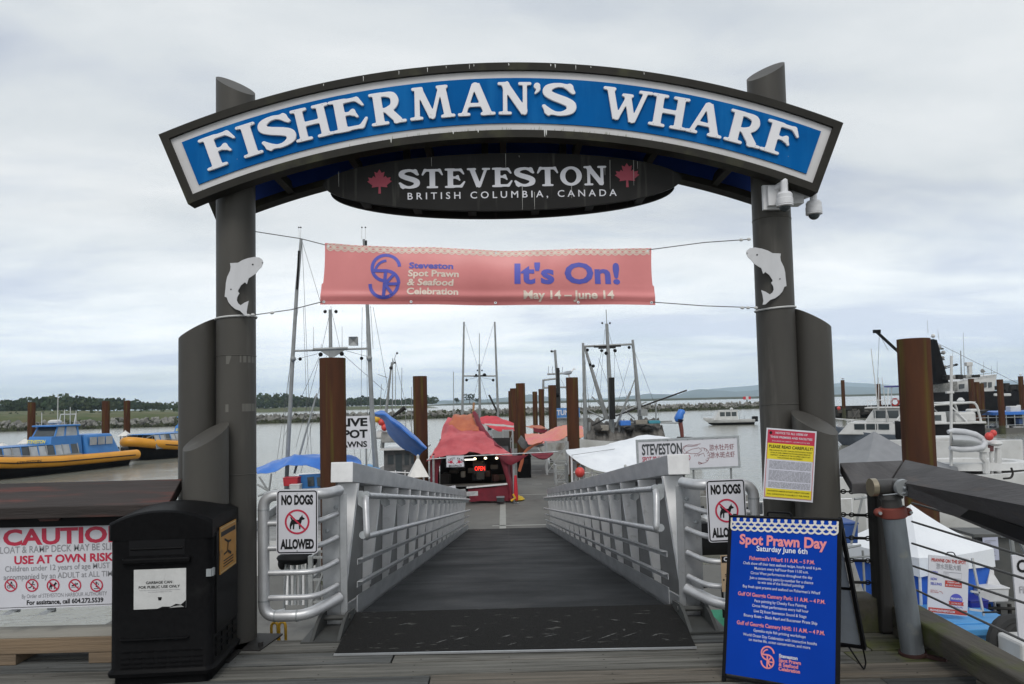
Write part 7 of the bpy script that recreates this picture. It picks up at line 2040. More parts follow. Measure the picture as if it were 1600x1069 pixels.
# ------------------------------------------------------------------ yellow tubed tour boats
def tour_boat(lab, A, Bq, bow_first, sc=1.0):
    """stern point A and bow direction from pixels on the water"""
    ang = math.atan2(Bq.y - A.y, Bq.x - A.x); L = 16.5 * sc
    d = V((math.cos(ang), math.sin(ang), 0)); c = A + d * L / 2 if not bow_first else A - d * L / 2
    t = thing('tour_boat', lab, 'tour boat', (c.x, c.y, WATER_Z), 'yellow tubed tour boats')
    T = boat_T(c.x, c.y, ang) @ Matrix.Scale(sc, 4)
    b = MB(HULLBLK, T); hull(b, 16.0, 4.0, .75, 1.35, .7, mat('deck_pale', (.35, .36, .36), rough=.7), HULLBLK, bow=.9, bulwark=.05); b.build('hull', t, smooth=45)
    b = MB(TUBEYEL, T)
    pts = [(-8.25, 2.1, .95), (-4, 2.15, .95), (0, 2.15, 1.0), (4, 2.0, 1.2), (6.4, 1.35, 1.5), (7.8, .55, 1.75), (8.15, 0, 1.8)]
    full = pts + [(x, -y, z) for x, y, z in reversed(pts[:-1])]
    b.tube(round_path(full, 1.2, 5), .42, 12); b.build('tube', t)
    b = MB(HULLBLK, T)
    for s in (-1, 1): b.tube([(-7.6, s * 2.54, .93), (0, s * 2.59, .98), (4, s * 2.43, 1.18), (5.6, s * 2.0, 1.36)], .05, 6)
    b.build('rub_strake', t)
    for s in (-1, 1):
        f = Fr(T @ V((s * 1.4 + 1.6, s * 2.585, 1.12)), T.to_3x3() @ V((s * -1, 0, .0)), (0, 0, 1)); b = MB(PBLACK); b.text(f, 0, 0, 'SEABREEZE TOURS' if False else 'STEVESTON', .16, 1.9, .02, .02); b.build('tube_lettering', t, smooth=0)
    # blue aft cabin, wheelhouse, glazed foredeck shelter
    b = MB(CABBLUE, T); cabin_block(b, -7.0, -3.3, 3.3, 1.1, 2.95, .75, .05, .4); aft = b.build('aft_cabin', t, smooth=0, bevel=.16)
    side_windows(aft, T, -6.0, -3.6, 3.06, 2.05, 2.72, 3, PALEGL, t=-.03, gap=.14)
    b = MB(CABBLUE, T); cabin_block(b, -3.2, .3, 2.6, 1.1, 2.95, .1, .55, .15); wh = b.build('wheelhouse', t, smooth=0, bevel=.05)
    for x in (-2.85, -1.5, -.55):
        for sd in (-1, 1): MB(CABBLUE, T).tube([(x, sd * 1.12, 2.9), (x * .82 - .5, sd * .98, 3.72)], .075, 6).build('window_post', wh)
    b = MB(GLASS, T); b.add([(-.52, -1.02, 2.95), (-.52, 1.02, 2.95), (-.93, .92, 3.7), (-.93, -.92, 3.7)], [(0, 1, 2, 3)]); b.build('windscreen', wh, smooth=0)
    for sd in (-1, 1): MB(PALEGL, T).add([(-2.75, sd * 1.10, 2.95), (-.6, sd * 1.10, 2.95), (-1.0, sd * .97, 3.7), (-2.7, sd * .97, 3.7)], [(0, 1, 2, 3)]).build('window', wh, smooth=0)
    b = MB(CABBLUE, T); b.box((-1.75, 0, 3.78), (2.5, 2.4, .14)); b.build('wheelhouse_roof', t, smooth=0, bevel=.05)
    f = Fr(T @ V((.26, 0, 2.0)), T.to_3x3() @ V((0, 1, 0)), T.to_3x3() @ V((-.3, 0, 1))); b = MB(PYEL); b.text(f, 0, .42, 'STEVESTON', .24, 1.7, .03, .03); b.text(f, 0, .1, 'TOURS', .2, .9, .03, .03); b.build('bow_lettering', wh, smooth=0)
    b = MB(CABBLUE, T); b.box((3.1, 0, 2.32), (6.6, 2.7, .07)); b.build('canopy_roof', t, smooth=0, bevel=.02)
    for s in (-1, 1):
        for i in range(13):
            x = -2.4 + i * .74
            MB(CABBLUE if i % 2 else MASTG, T).tube([(x, s * 1.72, 1.0), (x, s * 1.60, 1.8), (x - .08, s * 1.38, 2.3)], .04, 6).build('window_post', t)
        for i in range(12):
            x = -2.35 + i * .74; b = MB(PALEGL if i % 3 else GLASS, T); b.add([(x, s * 1.68, 1.5), (x + .66, s * 1.68, 1.5), (x + .58, s * 1.38, 2.26), (x - .05, s * 1.38, 2.26)], [(0, 1, 2, 3)]); b.build('window_pane', t, smooth=0)
        b = MB(mat('side_grey', (.22, .24, .25), rough=.5), T); b.box((2.0, s * 1.70, 1.25), (9.0, .05, .5)); b.build('side_panel', t, smooth=0)
        MB(MASTG, T).tube([(6.4, s * 1.35, 2.3), (7.4, s * .8, 1.8)], .04, 6).build('bow_rail', t)
        MB(GALV, T).tube([(-2.4, s * 1.95, 1.4), (2, s * 1.95, 1.55), (6, s * 1.4, 1.95)], .035, 6).build('side_rail', t)
    b = MB(BOATW, T); b.lathe([(.35, 0), (.5, .08), (.5, .22), (.3, .32)], (-1.6, 0, 3.95), 14); b.build('radome', t)
    b = MB(BOATW, T); b.tube([(-2.7, .8, 3.8), (-2.9, .8, 4.7), (-2.9, -.8, 4.7), (-2.7, -.8, 3.8)], .045, 6); b.build('arch', t)
    for x, y, h in ((-1.4, .5, 6.4), (-.9, -.6, 4.9), (-2.8, .3, 5.3), (-2.8, -.3, 5.1), (-3.0, .7, 5.0)):
        b = MB(ROPEW, T); b.tube([(x, y, 3.8), (x, y, h)], .03, 5); b.build('antenna', t)
    for dy in (-.5, .5):
        b = MB(DARKST, T); b.box((-8.5, dy, 1.2), (.55, .5, .8)); b.build('outboard', t, smooth=0, bevel=.1)
tour_boat('yellow tubed tour boat with a blue wheelhouse, cut off by the left edge', at(184, 727, 63), at(184, 727, 63) + V((-3.2, -11, 0)), False, .93)
tour_boat('yellow tubed tour boat with its bow beside the left gate post', at(197, 716, 66), at(197, 716, 66) + V((-.20, -.98, 0)), True)
# small float with gear between the two boats
b = MB(CONC); b.box((-38.5, 70.5, WATER_Z + .25), (12, 2.0, .6)); tag(b.build('dock', smooth=0), 'narrow float behind the tour boats', None, kind='structure')
steel_rack(188, 195, 681, 704, 69.8, 'grey rack on the far float between the two yellow tour boats', 3, .6)

# ------------------------------------------------------------------ rigged fishing boats farther out
def rig(name_lab, hull_px, Y, L, heading, mast, poles, tree, extra=(), stays=(), knobs=(), hm=None, cab=True, th=(.10, .06), cat='fishing boat', white=True):
    c = at(hull_px[0], hull_px[1], Y)
    t = thing('fishing_boat', name_lab, cat, (c.x, Y, WATER_Z), 'fishing boats along the float')
    T = boat_T(c.x, Y + .3, heading)
    b = MB(hm or BOATG, T); hull(b, L, L * .30, 1.3, 2.2, .8, mat('deck_grime', (.16, .15, .13), (.09, .09, .08), rough=.8), HULLBLK); b.build('hull', t, smooth=45)
    if cab:
        b = MB(BOATW if white else BOATG, T); cabin_block(b, .3, L * .28, L * .2, 1.2, 3.0, .1, .3); cb = b.build('cabin', t, smooth=0, bevel=.05); side_windows(cb, T, .7, L * .22, L * .2, 2.2, 2.75, 3)
    pole(t, 'mast', at(*mast[0], Y), at(*mast[1], Y), th[0], th[1], MASTG, 10)
    for a, q in poles: pole(t, 'pole', at(*a, Y), at(*q, Y), th[0] * .85, th[1] * .8, MASTG, 8)
    for a, q in tree: pole(t, 'crosstree', at(*a, Y), at(*q, Y), th[1] * .7, th[1] * .7, MASTG, 8)
    for a, q, r, m in extra: pole(t, 'spar', at(*a, Y), at(*q, Y), r, r, m or MASTG, 8)
    for a, q in stays: stay(t, at(*a, Y), at(*q, Y), .012 if Y < 65 else .016)
    for px, py, r in knobs: knob(t, px, py, Y - .1, r)
    return t, T
rig('fishing boat with two slim poles and a crosstree, mast rising behind the red stall', (742, 665), 62, 10, R(80), ((750, 668), (749, 569)),
    (((722, 668), (725, 503)), ((779, 668), (773, 503))), (((724, 587.5), (776, 587.5)),), ((((709, 668), (708.5, 581), .03, None)), ((749, 575), (749, 521), .03, None), ((764, 617), (780, 650), .08, DARKST), ((740, 588), (760, 587), .07, DARKST)),
    (((727, 507), (746, 572)), ((771, 507), (752, 572)), ((751, 590), (768, 645)), ((727, 594), (745, 590)), ((771, 594), (753, 590)), ((747, 592), (733, 655))),
    ((729, 594, .12), (770.5, 594, .12), (744, 586, .1), (757, 586, .15), (746, 579, .07), (753, 579, .07)), th=(.13, .09))
def tuna_boat():
    t, T = rig('boat with a blue tuna sign on its wheelhouse, behind the rusty piles', (884, 668), 88, 12, R(70), ((875, 650), (867, 547)), (((848, 650), (849, 593)),), (((855, 585), (890, 583)), ((850, 594), (874, 591)), ((848, 606), (886, 605))),
        (((868, 550), (861, 549), .06, None), ((857, 585), (857, 572), .03, None), ((863, 585), (863, 573), .03, None), ((871, 575), (873, 640), .25, DARKST), ((878, 584), (879, 573), .03, None)), (((849, 594), (846, 640)), ((876, 592), (905, 650))),
        ((862, 549, .15), (871, 617, .3), (873, 580, .15)), hm=BOATG, white=True, th=(.2, .16))
    b = MB(BOATG); q0, q1 = at(868, 668, 87), at(912, 653, 87); b.box(((q0.x + q1.x) / 2, 88, (q0.z + q1.z) / 2), (q1.x - q0.x, 2.2, q1.z - q0.z)); b.build('wheelhouse', t, smooth=0, bevel=.05)
    fr, w, h = quad_frame(at(868, 638, 86.5), at(906, 637, 86.5), at(868, 653, 86.5)); b = MB(mat('tuna_blue', (.03, .16, .45), (.10, .22, .42), rough=.5)); b.rect(fr, 0, 0, w, h, -.1, 0); b.use(SIGNW); b.text(fr, w * .40, h * .28, 'TUNA', h * .5, w * .68, .03, .03); b.build('sign', t, smooth=0)
tuna_boat()
def right_troller():
    t, T = rig('weathered fishing boat with a tangle of masts and booms, behind the white tarp', (965, 690), 56, 13, R(200), ((957, 690), (948, 506)),
        (((916, 700), (911, 536)), ((1001, 660), (988.5, 531)), ((948, 655), (914, 543))), (((911, 541.5), (988, 538)),),
        (((948, 506), (947, 484), .03, None), ((928, 541.5), (970, 540), .10, DARKST), ((935, 544), (962, 543), .07, DARKST), ((962, 650), (1073, 610), .06, DARKST), ((948, 655), (1010, 628), .05, None), ((962, 668), (985, 612), .09, MASTG), ((985, 612), (993, 590), .04, None),
         ((975, 640), (992, 655), .05, None), ((920, 642), (946, 655), .05, None), ((925, 620), (946, 640), .05, None), ((925, 665), (955, 650), .06, DARKST), ((1025, 660), (1025, 627), .05, None), ((950, 660), (1060, 661), .05, None), ((968, 690), (968, 655), .10, MASTG), ((921, 690), (921, 660), .10, MASTG), ((992, 590), (994, 640), .03, None), ((994, 660), (1050, 658), .05, None)),
        (((912, 540), (925, 700)), ((950, 515), (985, 640)), ((945, 515), (935, 650)), ((987, 540), (1005, 650)), ((960, 545), (960, 650)), ((941, 545), (920, 640)), ((990, 545), (1030, 650)), ((920, 615), (917, 690)), ((975, 620), (1000, 655)), ((935, 560), (950, 600)), ((917, 545), (908, 640)), ((985, 560), (960, 650)), ((1005, 640), (1015, 690))),
        ((918, 547, .12), (940, 548, .12), (961, 548, .14), (947, 552, .14), (983, 543, .12), (927, 572, .13), (922, 570, .11), (941, 505, .08), (953, 505, .08)), hm=mat('hull_worn', (.46, .46, .45), (.33, .33, .31), rough=.6, scale=.6, c3=(.16, .14, .12), s3=.9, lo3=.55, hi3=.7, st3=(1, 1, .5)), cab=False, th=(.22, .12))
    for p0, p1, y0, y1, m, lab in ((992, 1010, 656, 663, mat('hatch_tan', (.24, .22, .19), rough=.8), 'deck_box'), (938, 950, 664, 673, mat('hatch_tan', (.24, .22, .19)), 'deck_box'), (968, 984, 657, 665, TBLUE, 'deck_box'), (1012, 1030, 657, 662, mat('teal_net', (.05, .25, .32), rough=.8), 'deck_box'), (1000, 1020, 664, 676, DARKST, 'net_pile'), (928, 946, 664, 676, mat('net_dark', (.05, .045, .04), rough=.9), 'net_pile'), (975, 990, 666, 675, DARKST, 'net_pile'), (954, 958.5, 590, 655, mat('mast_dark', (.02, .02, .02), rough=.7, spec=.1), 'mast_sheath'), (1000, 1010, 640, 650, MASTG, 'winch')):
        a, c = at(p0, y1, 55.5), at(p1, y0, 55.5); b = MB(m); b.ball((a + c) / 2, ((c.x - a.x) / 2, .5, (c.z - a.z) / 2), 10, 8) if 'net' in lab or 'cover' in lab else b.box((a + c) / 2, (c.x - a.x, .9, c.z - a.z)); b.build(lab, t, smooth=45, bevel=.04 if 'box' in lab else 0)
    a, c = at(918, 690, 55), at(1040, 661, 55); b = MB(mat('deck_mess', (.15, .14, .125), (.045, .042, .04), rough=.85, scale=1.2, bump=.6, c3=(.28, .27, .25), s3=2.2)); rows = []
    rg = random.Random(31)
    for j in range(5): rows.append([V((a.x + (c.x - a.x) * i / 30, 55 + j * .6, c.z + (a.z - c.z) * (1 - j / 4) + (.5 * rg.random() if j else 0))) for i in range(31)])
    b.sheet(rows); b.build('deck_pile', t, smooth=0)
    q0, q1 = at(899, 716, 54.0), at(986, 678, 54.0)
    fr = Fr(q0, (1, 0, 0), (0, 0, 1)); w, h = q1.x - q0.x, q1.z - q0.z
    b = MB(MATS['hull_worn']); b.prism([(0, 0), (w, 0), (w * 1.05, h * .62), (w * .6, h * .70), (0, h * .8)], fr, -.3, 0); b.use(PBLACK); b.text(fr, w * .72, h * .18, 'GL', h * .33, None, .02, .02); b.text(fr, w * .14, h * .45, 'A', h * .25, None, .02, .0); b.build('wheelhouse_side', t, smooth=0)
right_troller()
def launch():
    Y = 122; a = at(1138, 661, Y)
    t = thing('motor_launch', 'small white cabin launch motoring across open water in mid river', 'motor boat', (a.x, Y, WATER_Z))
    T = boat_T(a.x, Y, R(178)); b = MB(BOATW, T @ Matrix.Translation((0, 0, .38))); hull(b, 8.2, 2.7, .5, .95, .6, BOATG, HULLBLK); b.build('hull', t, smooth=45)
    b = MB(BOATW, T); cabin_block(b, -1.4, 2.6, 2.2, .8, 2.35, .1, .8); cb = b.build('cabin', t, smooth=0, bevel=.05); side_windows(cb, T, -1.1, 1.6, 2.16, 1.45, 2.15, 3, t=.0, gap=.16)
    b = MB(BOATW, T); b.box((.2, 0, 2.40), (3.3, 2.2, .10)); b.build('roof', t, smooth=0, bevel=.03)
    b = MB(HULLBLK, T); b.box((-4.4, 0, .9), (.9, .7, .9)); b.build('outboard', t, smooth=0, bevel=.12)
    for x, z in ((-2.2, 1.9), (-3.0, 1.5)): pole(t, 'rail', T @ V((x, -1.1, .8)), T @ V((x, -1.1, z)), .03, .03, MASTG)
    for x0, x1 in ((2.4, 4.3),): pole(t, 'bow_rail', T @ V((x0, -.9, 1.6)), T @ V((x1, -.1, 1.75)), .03, .03, MASTG); pole(t, 'bow_rail', T @ V((x1, -.1, 1.0)), T @ V((x1, -.1, 1.75)), .03, .03, MASTG)
    b = MB(BOATW, T); b.lathe([(.25, 0), (.3, .2), (.1, .35)], (-.6, 0, 2.5), 10); b.use(MASTG); b.tube([(-.6, 0, 2.2), (-.6, 0, 2.6)], .08, 6); b.build('radome', t)
launch()
def far_marker():
    q = at(1167, 622, 420); b = MB(TBRED); b.box(q, (4.2, 1, 1.7)); b.use(BOATW); b.box(q + V((0, -.3, 0)), (1.5, .6, 1.9)); b.use(DARKST); b.tube([V((q.x, q.y, WATER_Z - 1)), q], .3, 6)
    tag(b.build('channel_marker', smooth=0), 'small red and white channel marker far out beyond the breakwater', 'marker')
far_marker()

# ------------------------------------------------------------------ right-hand basin
def canopy(name, lab, peak, Y, half, eave_z, val, rot, m, leg=True, wall=None):
    p = at(*peak, Y); c = V((p.x, Y, FLOAT_Z)); t = thing(name, lab, 'canopy tent', tuple(c)); M = Matrix.Rotation(rot, 3, 'Z')
    cor = [M @ V((sx * half, sy * half, 0)) for sx, sy in ((-1, -1), (1, -1), (1, 1), (-1, 1))]
    b = MB(m)
    for i in range(4):
        a, e = cor[i], cor[(i + 1) % 4]; rows = []
        for k in range(7):
            f = k / 6; z = eave_z + (p.z - eave_z) * f - .10 * half * math.sin(math.pi * f) * .8
            rows.append([V((c.x, c.y, z)) + (a.lerp(e, j / 8)) * (1 - f) - V((0, 0, .03 * math.sin(math.pi * j / 8) * (1 - f))) for j in range(9)])
        b.sheet(rows)
        b.sheet([[V((c.x, c.y, eave_z - val)) + a.lerp(e, j / 8) * 1.01 + V((0, 0, .03 * abs(math.sin(math.pi * j / 8)))) for j in range(9)], rows[0]])
    b.build('roof', t, smooth=20)
    if wall:
        b = MB(DEEPBLUE); base_z = wall
        for i in (0, 1, 2, 3):
            a, e = cor[i] * .96, cor[(i + 1) % 4] * .96
            rows = [[V((c.x, c.y, base_z + (eave_z - val * .3 - base_z) * k / 4)) + a.lerp(e, j / 12) * (1 + .02 * math.sin(j * 2.1 + k)) for j in range(13)] for k in range(5)]
            b.sheet(rows)
        b.build('side_wall', t, smooth=60)
    for q in cor: MB(ALUW).tube([V((c.x + q.x * .97, c.y + q.y * .97, wall or FLOAT_Z)), V((c.x + q.x * .97, c.y + q.y * .97, eave_z))], .022, 6).build('leg', t)
    return t
canopy('canopy_tent', 'plain grey peaked canopy beyond the mitred corner of the right rail', (1366, 674), 24, 1.62, at(1310, 728, 24).z, .25, R(10), TGREY)
canopy('canopy_tent', 'white peaked canopy with blue side walls beyond the right rail', (1423, 788), 12.8, .84, at(1526, 848, 12.8).z, .30, R(20), TWHITE, wall=-2.1)
def logo_mark():
    q = at(1508, 858, 11.75)
logo_mark()
def d_spot(b, fr, w, h):
    RD = mat('print_brick', (.48, .06, .045), rough=.5); b.use(RD)
    b.text(fr, w * .5, h * .895, 'PRAWNS ON THE SPOT', h * .055, w * .86, .006, .03); b.flat(fr, w * .02, h * .015, w * .98, h * .095, .004); b.flat(fr, w * .42, h * .475, w * .84, h * .585, .004)
    b.use(PGREY); b.text(fr, w * .5, h * .78, '游水斑點大蝦', h * .075, w * .62, .006, 0)
    b.use(PBLUE); b.text(fr, w * .06, h * .685, 'OPEN:', h * .042, w * .18, .006, .02, 'L'); b.text(fr, w * .06, h * .57, 'NOW', h * .042, w * .16, .006, .02, 'L'); b.text(fr, w * .06, h * .49, 'SELLING', h * .042, w * .28, .006, .02, 'L')
    b.use(PGREY); b.stroke(fr, [(w * .38, h * .63), (w * .82, h * .63), (w * .82, h * .73), (w * .38, h * .73)], .006, .006, True); b.text(fr, w * .41, h * .69, 'DAY:', h * .022, None, .006, 0, 'L'); b.text(fr, w * .41, h * .65, 'TIME:', h * .022, None, .006, 0, 'L')
    b.use(SIGNW); b.text(fr, w * .63, h * .545, 'FRESH LIVE', h * .024, w * .3, .007, .02); b.text(fr, w * .63, h * .495, 'BC SPOT PRAWNS', h * .024, w * .38, .007, .02)
    b.text(fr, w * .06, h * .035, 'PRAWNSONTHESPOT.COM', h * .034, w * .62, .007, .03, 'L')
    b.use(RD); b.text(fr, w * .06, h * .385, 'SCAN TO', h * .018, None, .006, .01, 'L'); b.text(fr, w * .06, h * .355, 'PRE ORDER', h * .018, None, .006, .01, 'L'); b.stroke(fr, [(w * .28, h * .385), (w * .34, h * .38), (w * .37, h * .35)], .005, .006)
    b.use(PBLUE); b.disc(fr, w * .71, h * .27, w * .155, .006, 24); b.use(RD); b.poly(fr, [(w * .52, h * .235), (w * .90, h * .235), (w * .88, h * .205), (w * .90, h * .175), (w * .52, h * .175), (w * .54, h * .205)], .0075)
    b.use(SIGNW); b.text(fr, w * .71, h * .265, 'PRAWNS', h * .035, w * .27, .0075, .03); b.text(fr, w * .71, h * .193, 'ON THE SPOT', h * .02, w * .25, .009, .01); b.use(PBLUE)
    b.stroke(fr, [(w * (.55 + .04 * i), h * (.13 + (.02 if i % 2 else 0))) for i in range(9)], .008, .006)
def prawn_board():
    t = board_sign('prawn_board', 'white prawn stall board with red and blue lettering standing on the blue tote', (1455.5, 867.5, 11.0), (1518, 873, 10.9), (1449, 957, 11.0), .02, d_spot, cat='sandwich board')
    for a, q in (((1519, 872), (1537, 962)), ((1512, 967), (1511, 976)), ((1517, 924), (1530, 926)), ((1514, 952), (1536, 955)), ((1451, 956), (1451, 962))):
        b = MB(BOATW); b.bar(at(*a, 11.1), at(*q, 11.1), .028, .028); b.build('leg', t, smooth=0)
    b = MB(BLACK); b.tube(round_path([at(1478, 868, 10.98), at(1480, 863, 10.98), at(1490, 863, 10.98), at(1493, 869, 10.98)], .03), .008, 6); b.build('handle', t)
prawn_board()
def blue_tote():
    Y = 11.2; z = at(1540, 964, Y).z
    pts = [at(1425, 948, 11.9), at(1555, 954, 11.9), at(1582, 972, 10.9), at(1470, 985, 10.5), at(1425, 965, 11.0)]
    t = thing('fish_tote', 'large light blue fish tote carrying the white prawn board', 'fish tote', (pts[3].x, Y, z - .7))
    c = sum(pts, V()) / 5; x0, x1 = at(1418, 960, 11).x, at(1580, 970, 11).x
    b = MB(LITEBLUE); b.box(((x0 + x1) / 2, 11.25, z - .03), (x1 - x0, 1.35, .10)); b.box(((x0 + x1) / 2 - .15, 11.3, z + .028), ((x1 - x0) * .72, 1.0, .03)); b.build('lid', t, smooth=0, bevel=.03)
    b = MB(LITEBLUE); b.box(((x0 + x1) / 2, 11.25, z - .42), (x1 - x0 - .1, 1.25, .68)); b.build('tub', t, smooth=0, bevel=.05)
    b = MB(DARKST); b.box(at(1548, 962, 11.0) + V((0, 0, .05)), (.22, .03, .02)); b.build('latch', t, smooth=0)
blue_tote()
crate(1517, 1545, 938, 956, 11.6, mat('navy_plastic', (.015, .02, .22), rough=.4), 'deep blue box behind the white prawn board', .4, name='box', cat='box')
crate(1532, 1577, 918, 942, 12.0, mat('foam_white', (.60, .60, .60), rough=.8), 'white foam box with a peaked lid beside the prawn board', .5, name='foam_box', cat='box')
b = MB(MATS['foam_white']); q = at(1555, 919, 12.2); b.add([q + V((-.14, 0, 0)), q + V((.10, -.05, 0)), q + V((.12, .25, 0)), q + V((-.1, .25, 0)), q + V((.0, .1, .30))], [(0, 1, 4), (1, 2, 4), (2, 3, 4), (3, 0, 4), (3, 2, 1, 0)]); tag(b.build('foam_sheet', smooth=0), 'broken white foam lid stuck upright on the foam box', 'lid')
crate(1314, 1341, 816, 850, 11.5, mat('navy_tub', (.02, .07, .25), rough=.5), 'dark blue tote on the boat behind the right gate post', .5, name='fish_tote', cat='fish tote')
def moored_workboat():
    t = thing('work_boat', 'grey aluminium work boat with a dark shelter and tyre fenders under the right rail', 'work boat', (8.2, 12.4, WATER_Z))
    T = boat_T(8.4, 12.3, R(6)); b = MB(BOATG, T); hull(b, 7.5, 3.0, .62, 1.0, .5, MATS['deck_grime'], HULLBLK, bulwark=.1); b.build('hull', t, smooth=45)
    fr, w, h = quad_frame(at(1524, 838, 12.9), at(1616, 838, 12.9), at(1524, 940, 12.9)); b = MB(mat('shelter_dark', (.055, .06, .058), (.08, .08, .075), rough=.6)); b.rect(fr, 0, 0, w, h, -.04, 0); b.build('shelter_wall', t, smooth=0)
    b = MB(MATS['shelter_dark']); b.rect(fr, -.06, h, w + .1, h + .05, -.6, .1); b.build('shelter_roof', t, smooth=0)
    b = MB(mat('paper', (.45, .47, .58), rough=.7)); f2, w2, h2 = quad_frame(at(1535, 840, 12.8), at(1559, 839, 12.8), at(1537, 876, 12.8)); b.flat(f2, 0, 0, w2, h2, .01); b.use(PGREY)
    for i in range(10): b.flat(f2, w2 * .12, h2 * (.12 + .08 * i), w2 * (.6 + .25 * math.sin(i * 2.3)), h2 * (.145 + .08 * i), .014)
    b.build('paper_notice', t, smooth=0)
    for x in (1545, 1560, 1577, 1590): pole(t, 'slat_post', at(x, 944, 12.2), at(x + 3, 990, 12.2), .03, .03, DARKST)
    for y in (950, 962, 974): pole(t, 'slat', at(1543, y, 12.15), at(1610, y + 2, 12.15), .025, .025, DARKST)
    for a, q, r in (((1578, 825), (1592, 935), .03), ((1560, 826), (1630, 822), .025), ((1586, 830), (1605, 870), .025), ((1565, 838), (1620, 840), .02)): pole(t, 'frame_pipe', at(*a, 10.5), at(*q, 10.5), r, r, MASTG)
    for px, py in ((1577, 1003), (1590, 1012)):
        b = MB(RUBBER); c = at(px, py, 10.3); b.tube([c + V((.30 * math.cos(x), .10 * math.cos(x), .30 * math.sin(x))) for x in [2 * math.pi * i / 20 for i in range(20)]], .085, 8, closed=True); b.build('tyre_fender', t)
    b = MB(BOATW); c = at(1600, 1012, 9.9); b.box(c, (.4, .5, .28)); b.build('white_box', t, smooth=0, bevel=.04)
    b = MB(BOATW); b.box(at(1592, 848, 13.6), (1.2, .6, .35)); b.build('seat_box', t, smooth=0, bevel=.05)
moored_workboat()
def d_caut(b, fr, w, h):
    b.use(PBLACK); b.text(fr, w * .05, h * .80, 'CAUTION', h * .14, w * .9, .006, .03, 'L'); b.use(PGREY)
    b.text(fr, w * .06, h * .55, 'FLOAT & RAMP', h * .08, w * .7, .006, 0, 'L')
board_sign('caution_board', 'white board at the right edge of the picture, cut off after the letter C', (1590.5, 868, 7.5), (1700, 862, 7.5), (1592.5, 1000, 7.5), .02, d_caut, posts=((.3, FLOAT_Z),))
def side_skiff():
    t = thing('skiff', 'pale aluminium skiff with seats and a small rail, seen past the blue programme board', 'skiff', (4.8, 12.2, WATER_Z))
    T = boat_T(4.9, 12.6, R(84)); b = MB(BOATW, T); hull(b, 6.0, 2.3, .75, 1.1, .4, BOATG, HULLGRY); b.build('hull', t, smooth=45)
    for i, x in enumerate((-1.6, .1)):
        b = MB(BOATG, T); b.box((x, 0, .75), (.5, 1.7, .4)); b.build('seat', t, smooth=0, bevel=.04)
    fr, w, h = quad_frame(at(1320, 880, 11.2), at(1346, 872, 11.2), at(1326, 938, 11.2)); b = MB(BOATG); b.rect(fr, 0, 0, w, h, -.05, 0); b.build('seat_back', t, smooth=0, bevel=.02)
    for a, q in (((1318, 826), (1322, 880)), ((1318, 873), (1365, 868)), ((1348, 860), (1352, 940)), ((1315, 858), (1345, 852)), ((1335, 780), (1360, 776)), ((1348, 776), (1330, 850))): pole(t, 'frame_pipe', at(*a, 11.3), at(*q, 11.3), .018, .018, MASTG)
side_skiff()
def green_mat():
    b = MB(mat('turf_green', (.03, .22, .13), (.025, .18, .10), rough=.9)); p0, p1 = atz(1085, 962, FLOAT_Z + .03), atz(1150, 985, FLOAT_Z + .03); b.box((p0.x + .6, (p0.y + p1.y) / 2, FLOAT_Z + .02), (1.6, 1.6, .03)); tag(b.build('green_mat', smooth=0), 'green matting on the float under the right wing rail', 'mat')
    b = MB(CONC); b.box((5.2, 14.0, FLOAT_Z - .36), (1.8, 5.0, .68)); tag(b.build('dock', smooth=0), 'finger float on the right', None, kind='structure')
    b = MB(BLACK)
    pts = [at(1093, 945, 11.5), at(1093, 925, 11.5), at(1096, 918, 11.5), at(1128, 914, 11.5), at(1131, 965, 11.5)]; b.tube(round_path(pts, .05), .018, 6); tag(b.build('pipe_frame', smooth=60), 'thin black pipe frame on the float beside the green matting', 'frame')
green_mat()
def d_tan(b, fr, w, h):
    b.use(PBLACK); b.flat(fr, .006, h * .80, w - .006, h - .006, .003); b.text(fr, w * .10, h * .42, 'SLIPPERY', h * .07, w * .8, .003, .0, 'L'); b.text(fr, w * .1, h * .10, 'WHEN WET', h * .09, w * .8, .003, .02, 'L'); b.disc(fr, w * .06, h * .33, .007, .003, 10)
    b.stroke(fr, [(w * .3, h * .5), (w * .7, h * .5), (w * .7, h * .72), (w * .3, h * .72)], .006, .003, True)
    b.use(SIGNW); b.text(fr, w * .08, h * .845, 'CAUTION', h * .11, w * .84, .005, .03, 'L')
board_sign('tan_notice', 'tan caution notice with a black heading, mostly behind the blue programme board', (1126.5, 868, 5.38), (1180, 866, 5.38), (1128.5, 925, 5.38), .004, d_tan, face=mat('tan_face', (.46, .33, .21), rough=.6))
def ladder_hoops():
    for px, lab in ((429, 'yellow ladder hoop at the wharf edge nearest the left gate post'), (441, 'taller yellow ladder hoop at the wharf edge under the left wing rail')):
        Y = 5.72; top = at(px, 972 if px > 435 else 973, Y); k = Y / 1150
        b = MB(YELPL); r = 5.0 * k
        b.tube([V((top.x - r + .0, Y + .03, -.6)), V((top.x - r, Y, top.z - .04))] + [V((top.x - r * math.cos(a), Y, top.z - .03 + .03 * math.sin(a))) for a in [math.pi * i / 8 for i in range(1, 8)]] + [V((top.x + r, Y, top.z - .04)), V((top.x + r, Y + .03, -.6))], .011, 8)
        tag(b.build('ladder_hoop', smooth=60), lab, 'ladder rail', 'yellow ladder hoops')
ladder_hoops()
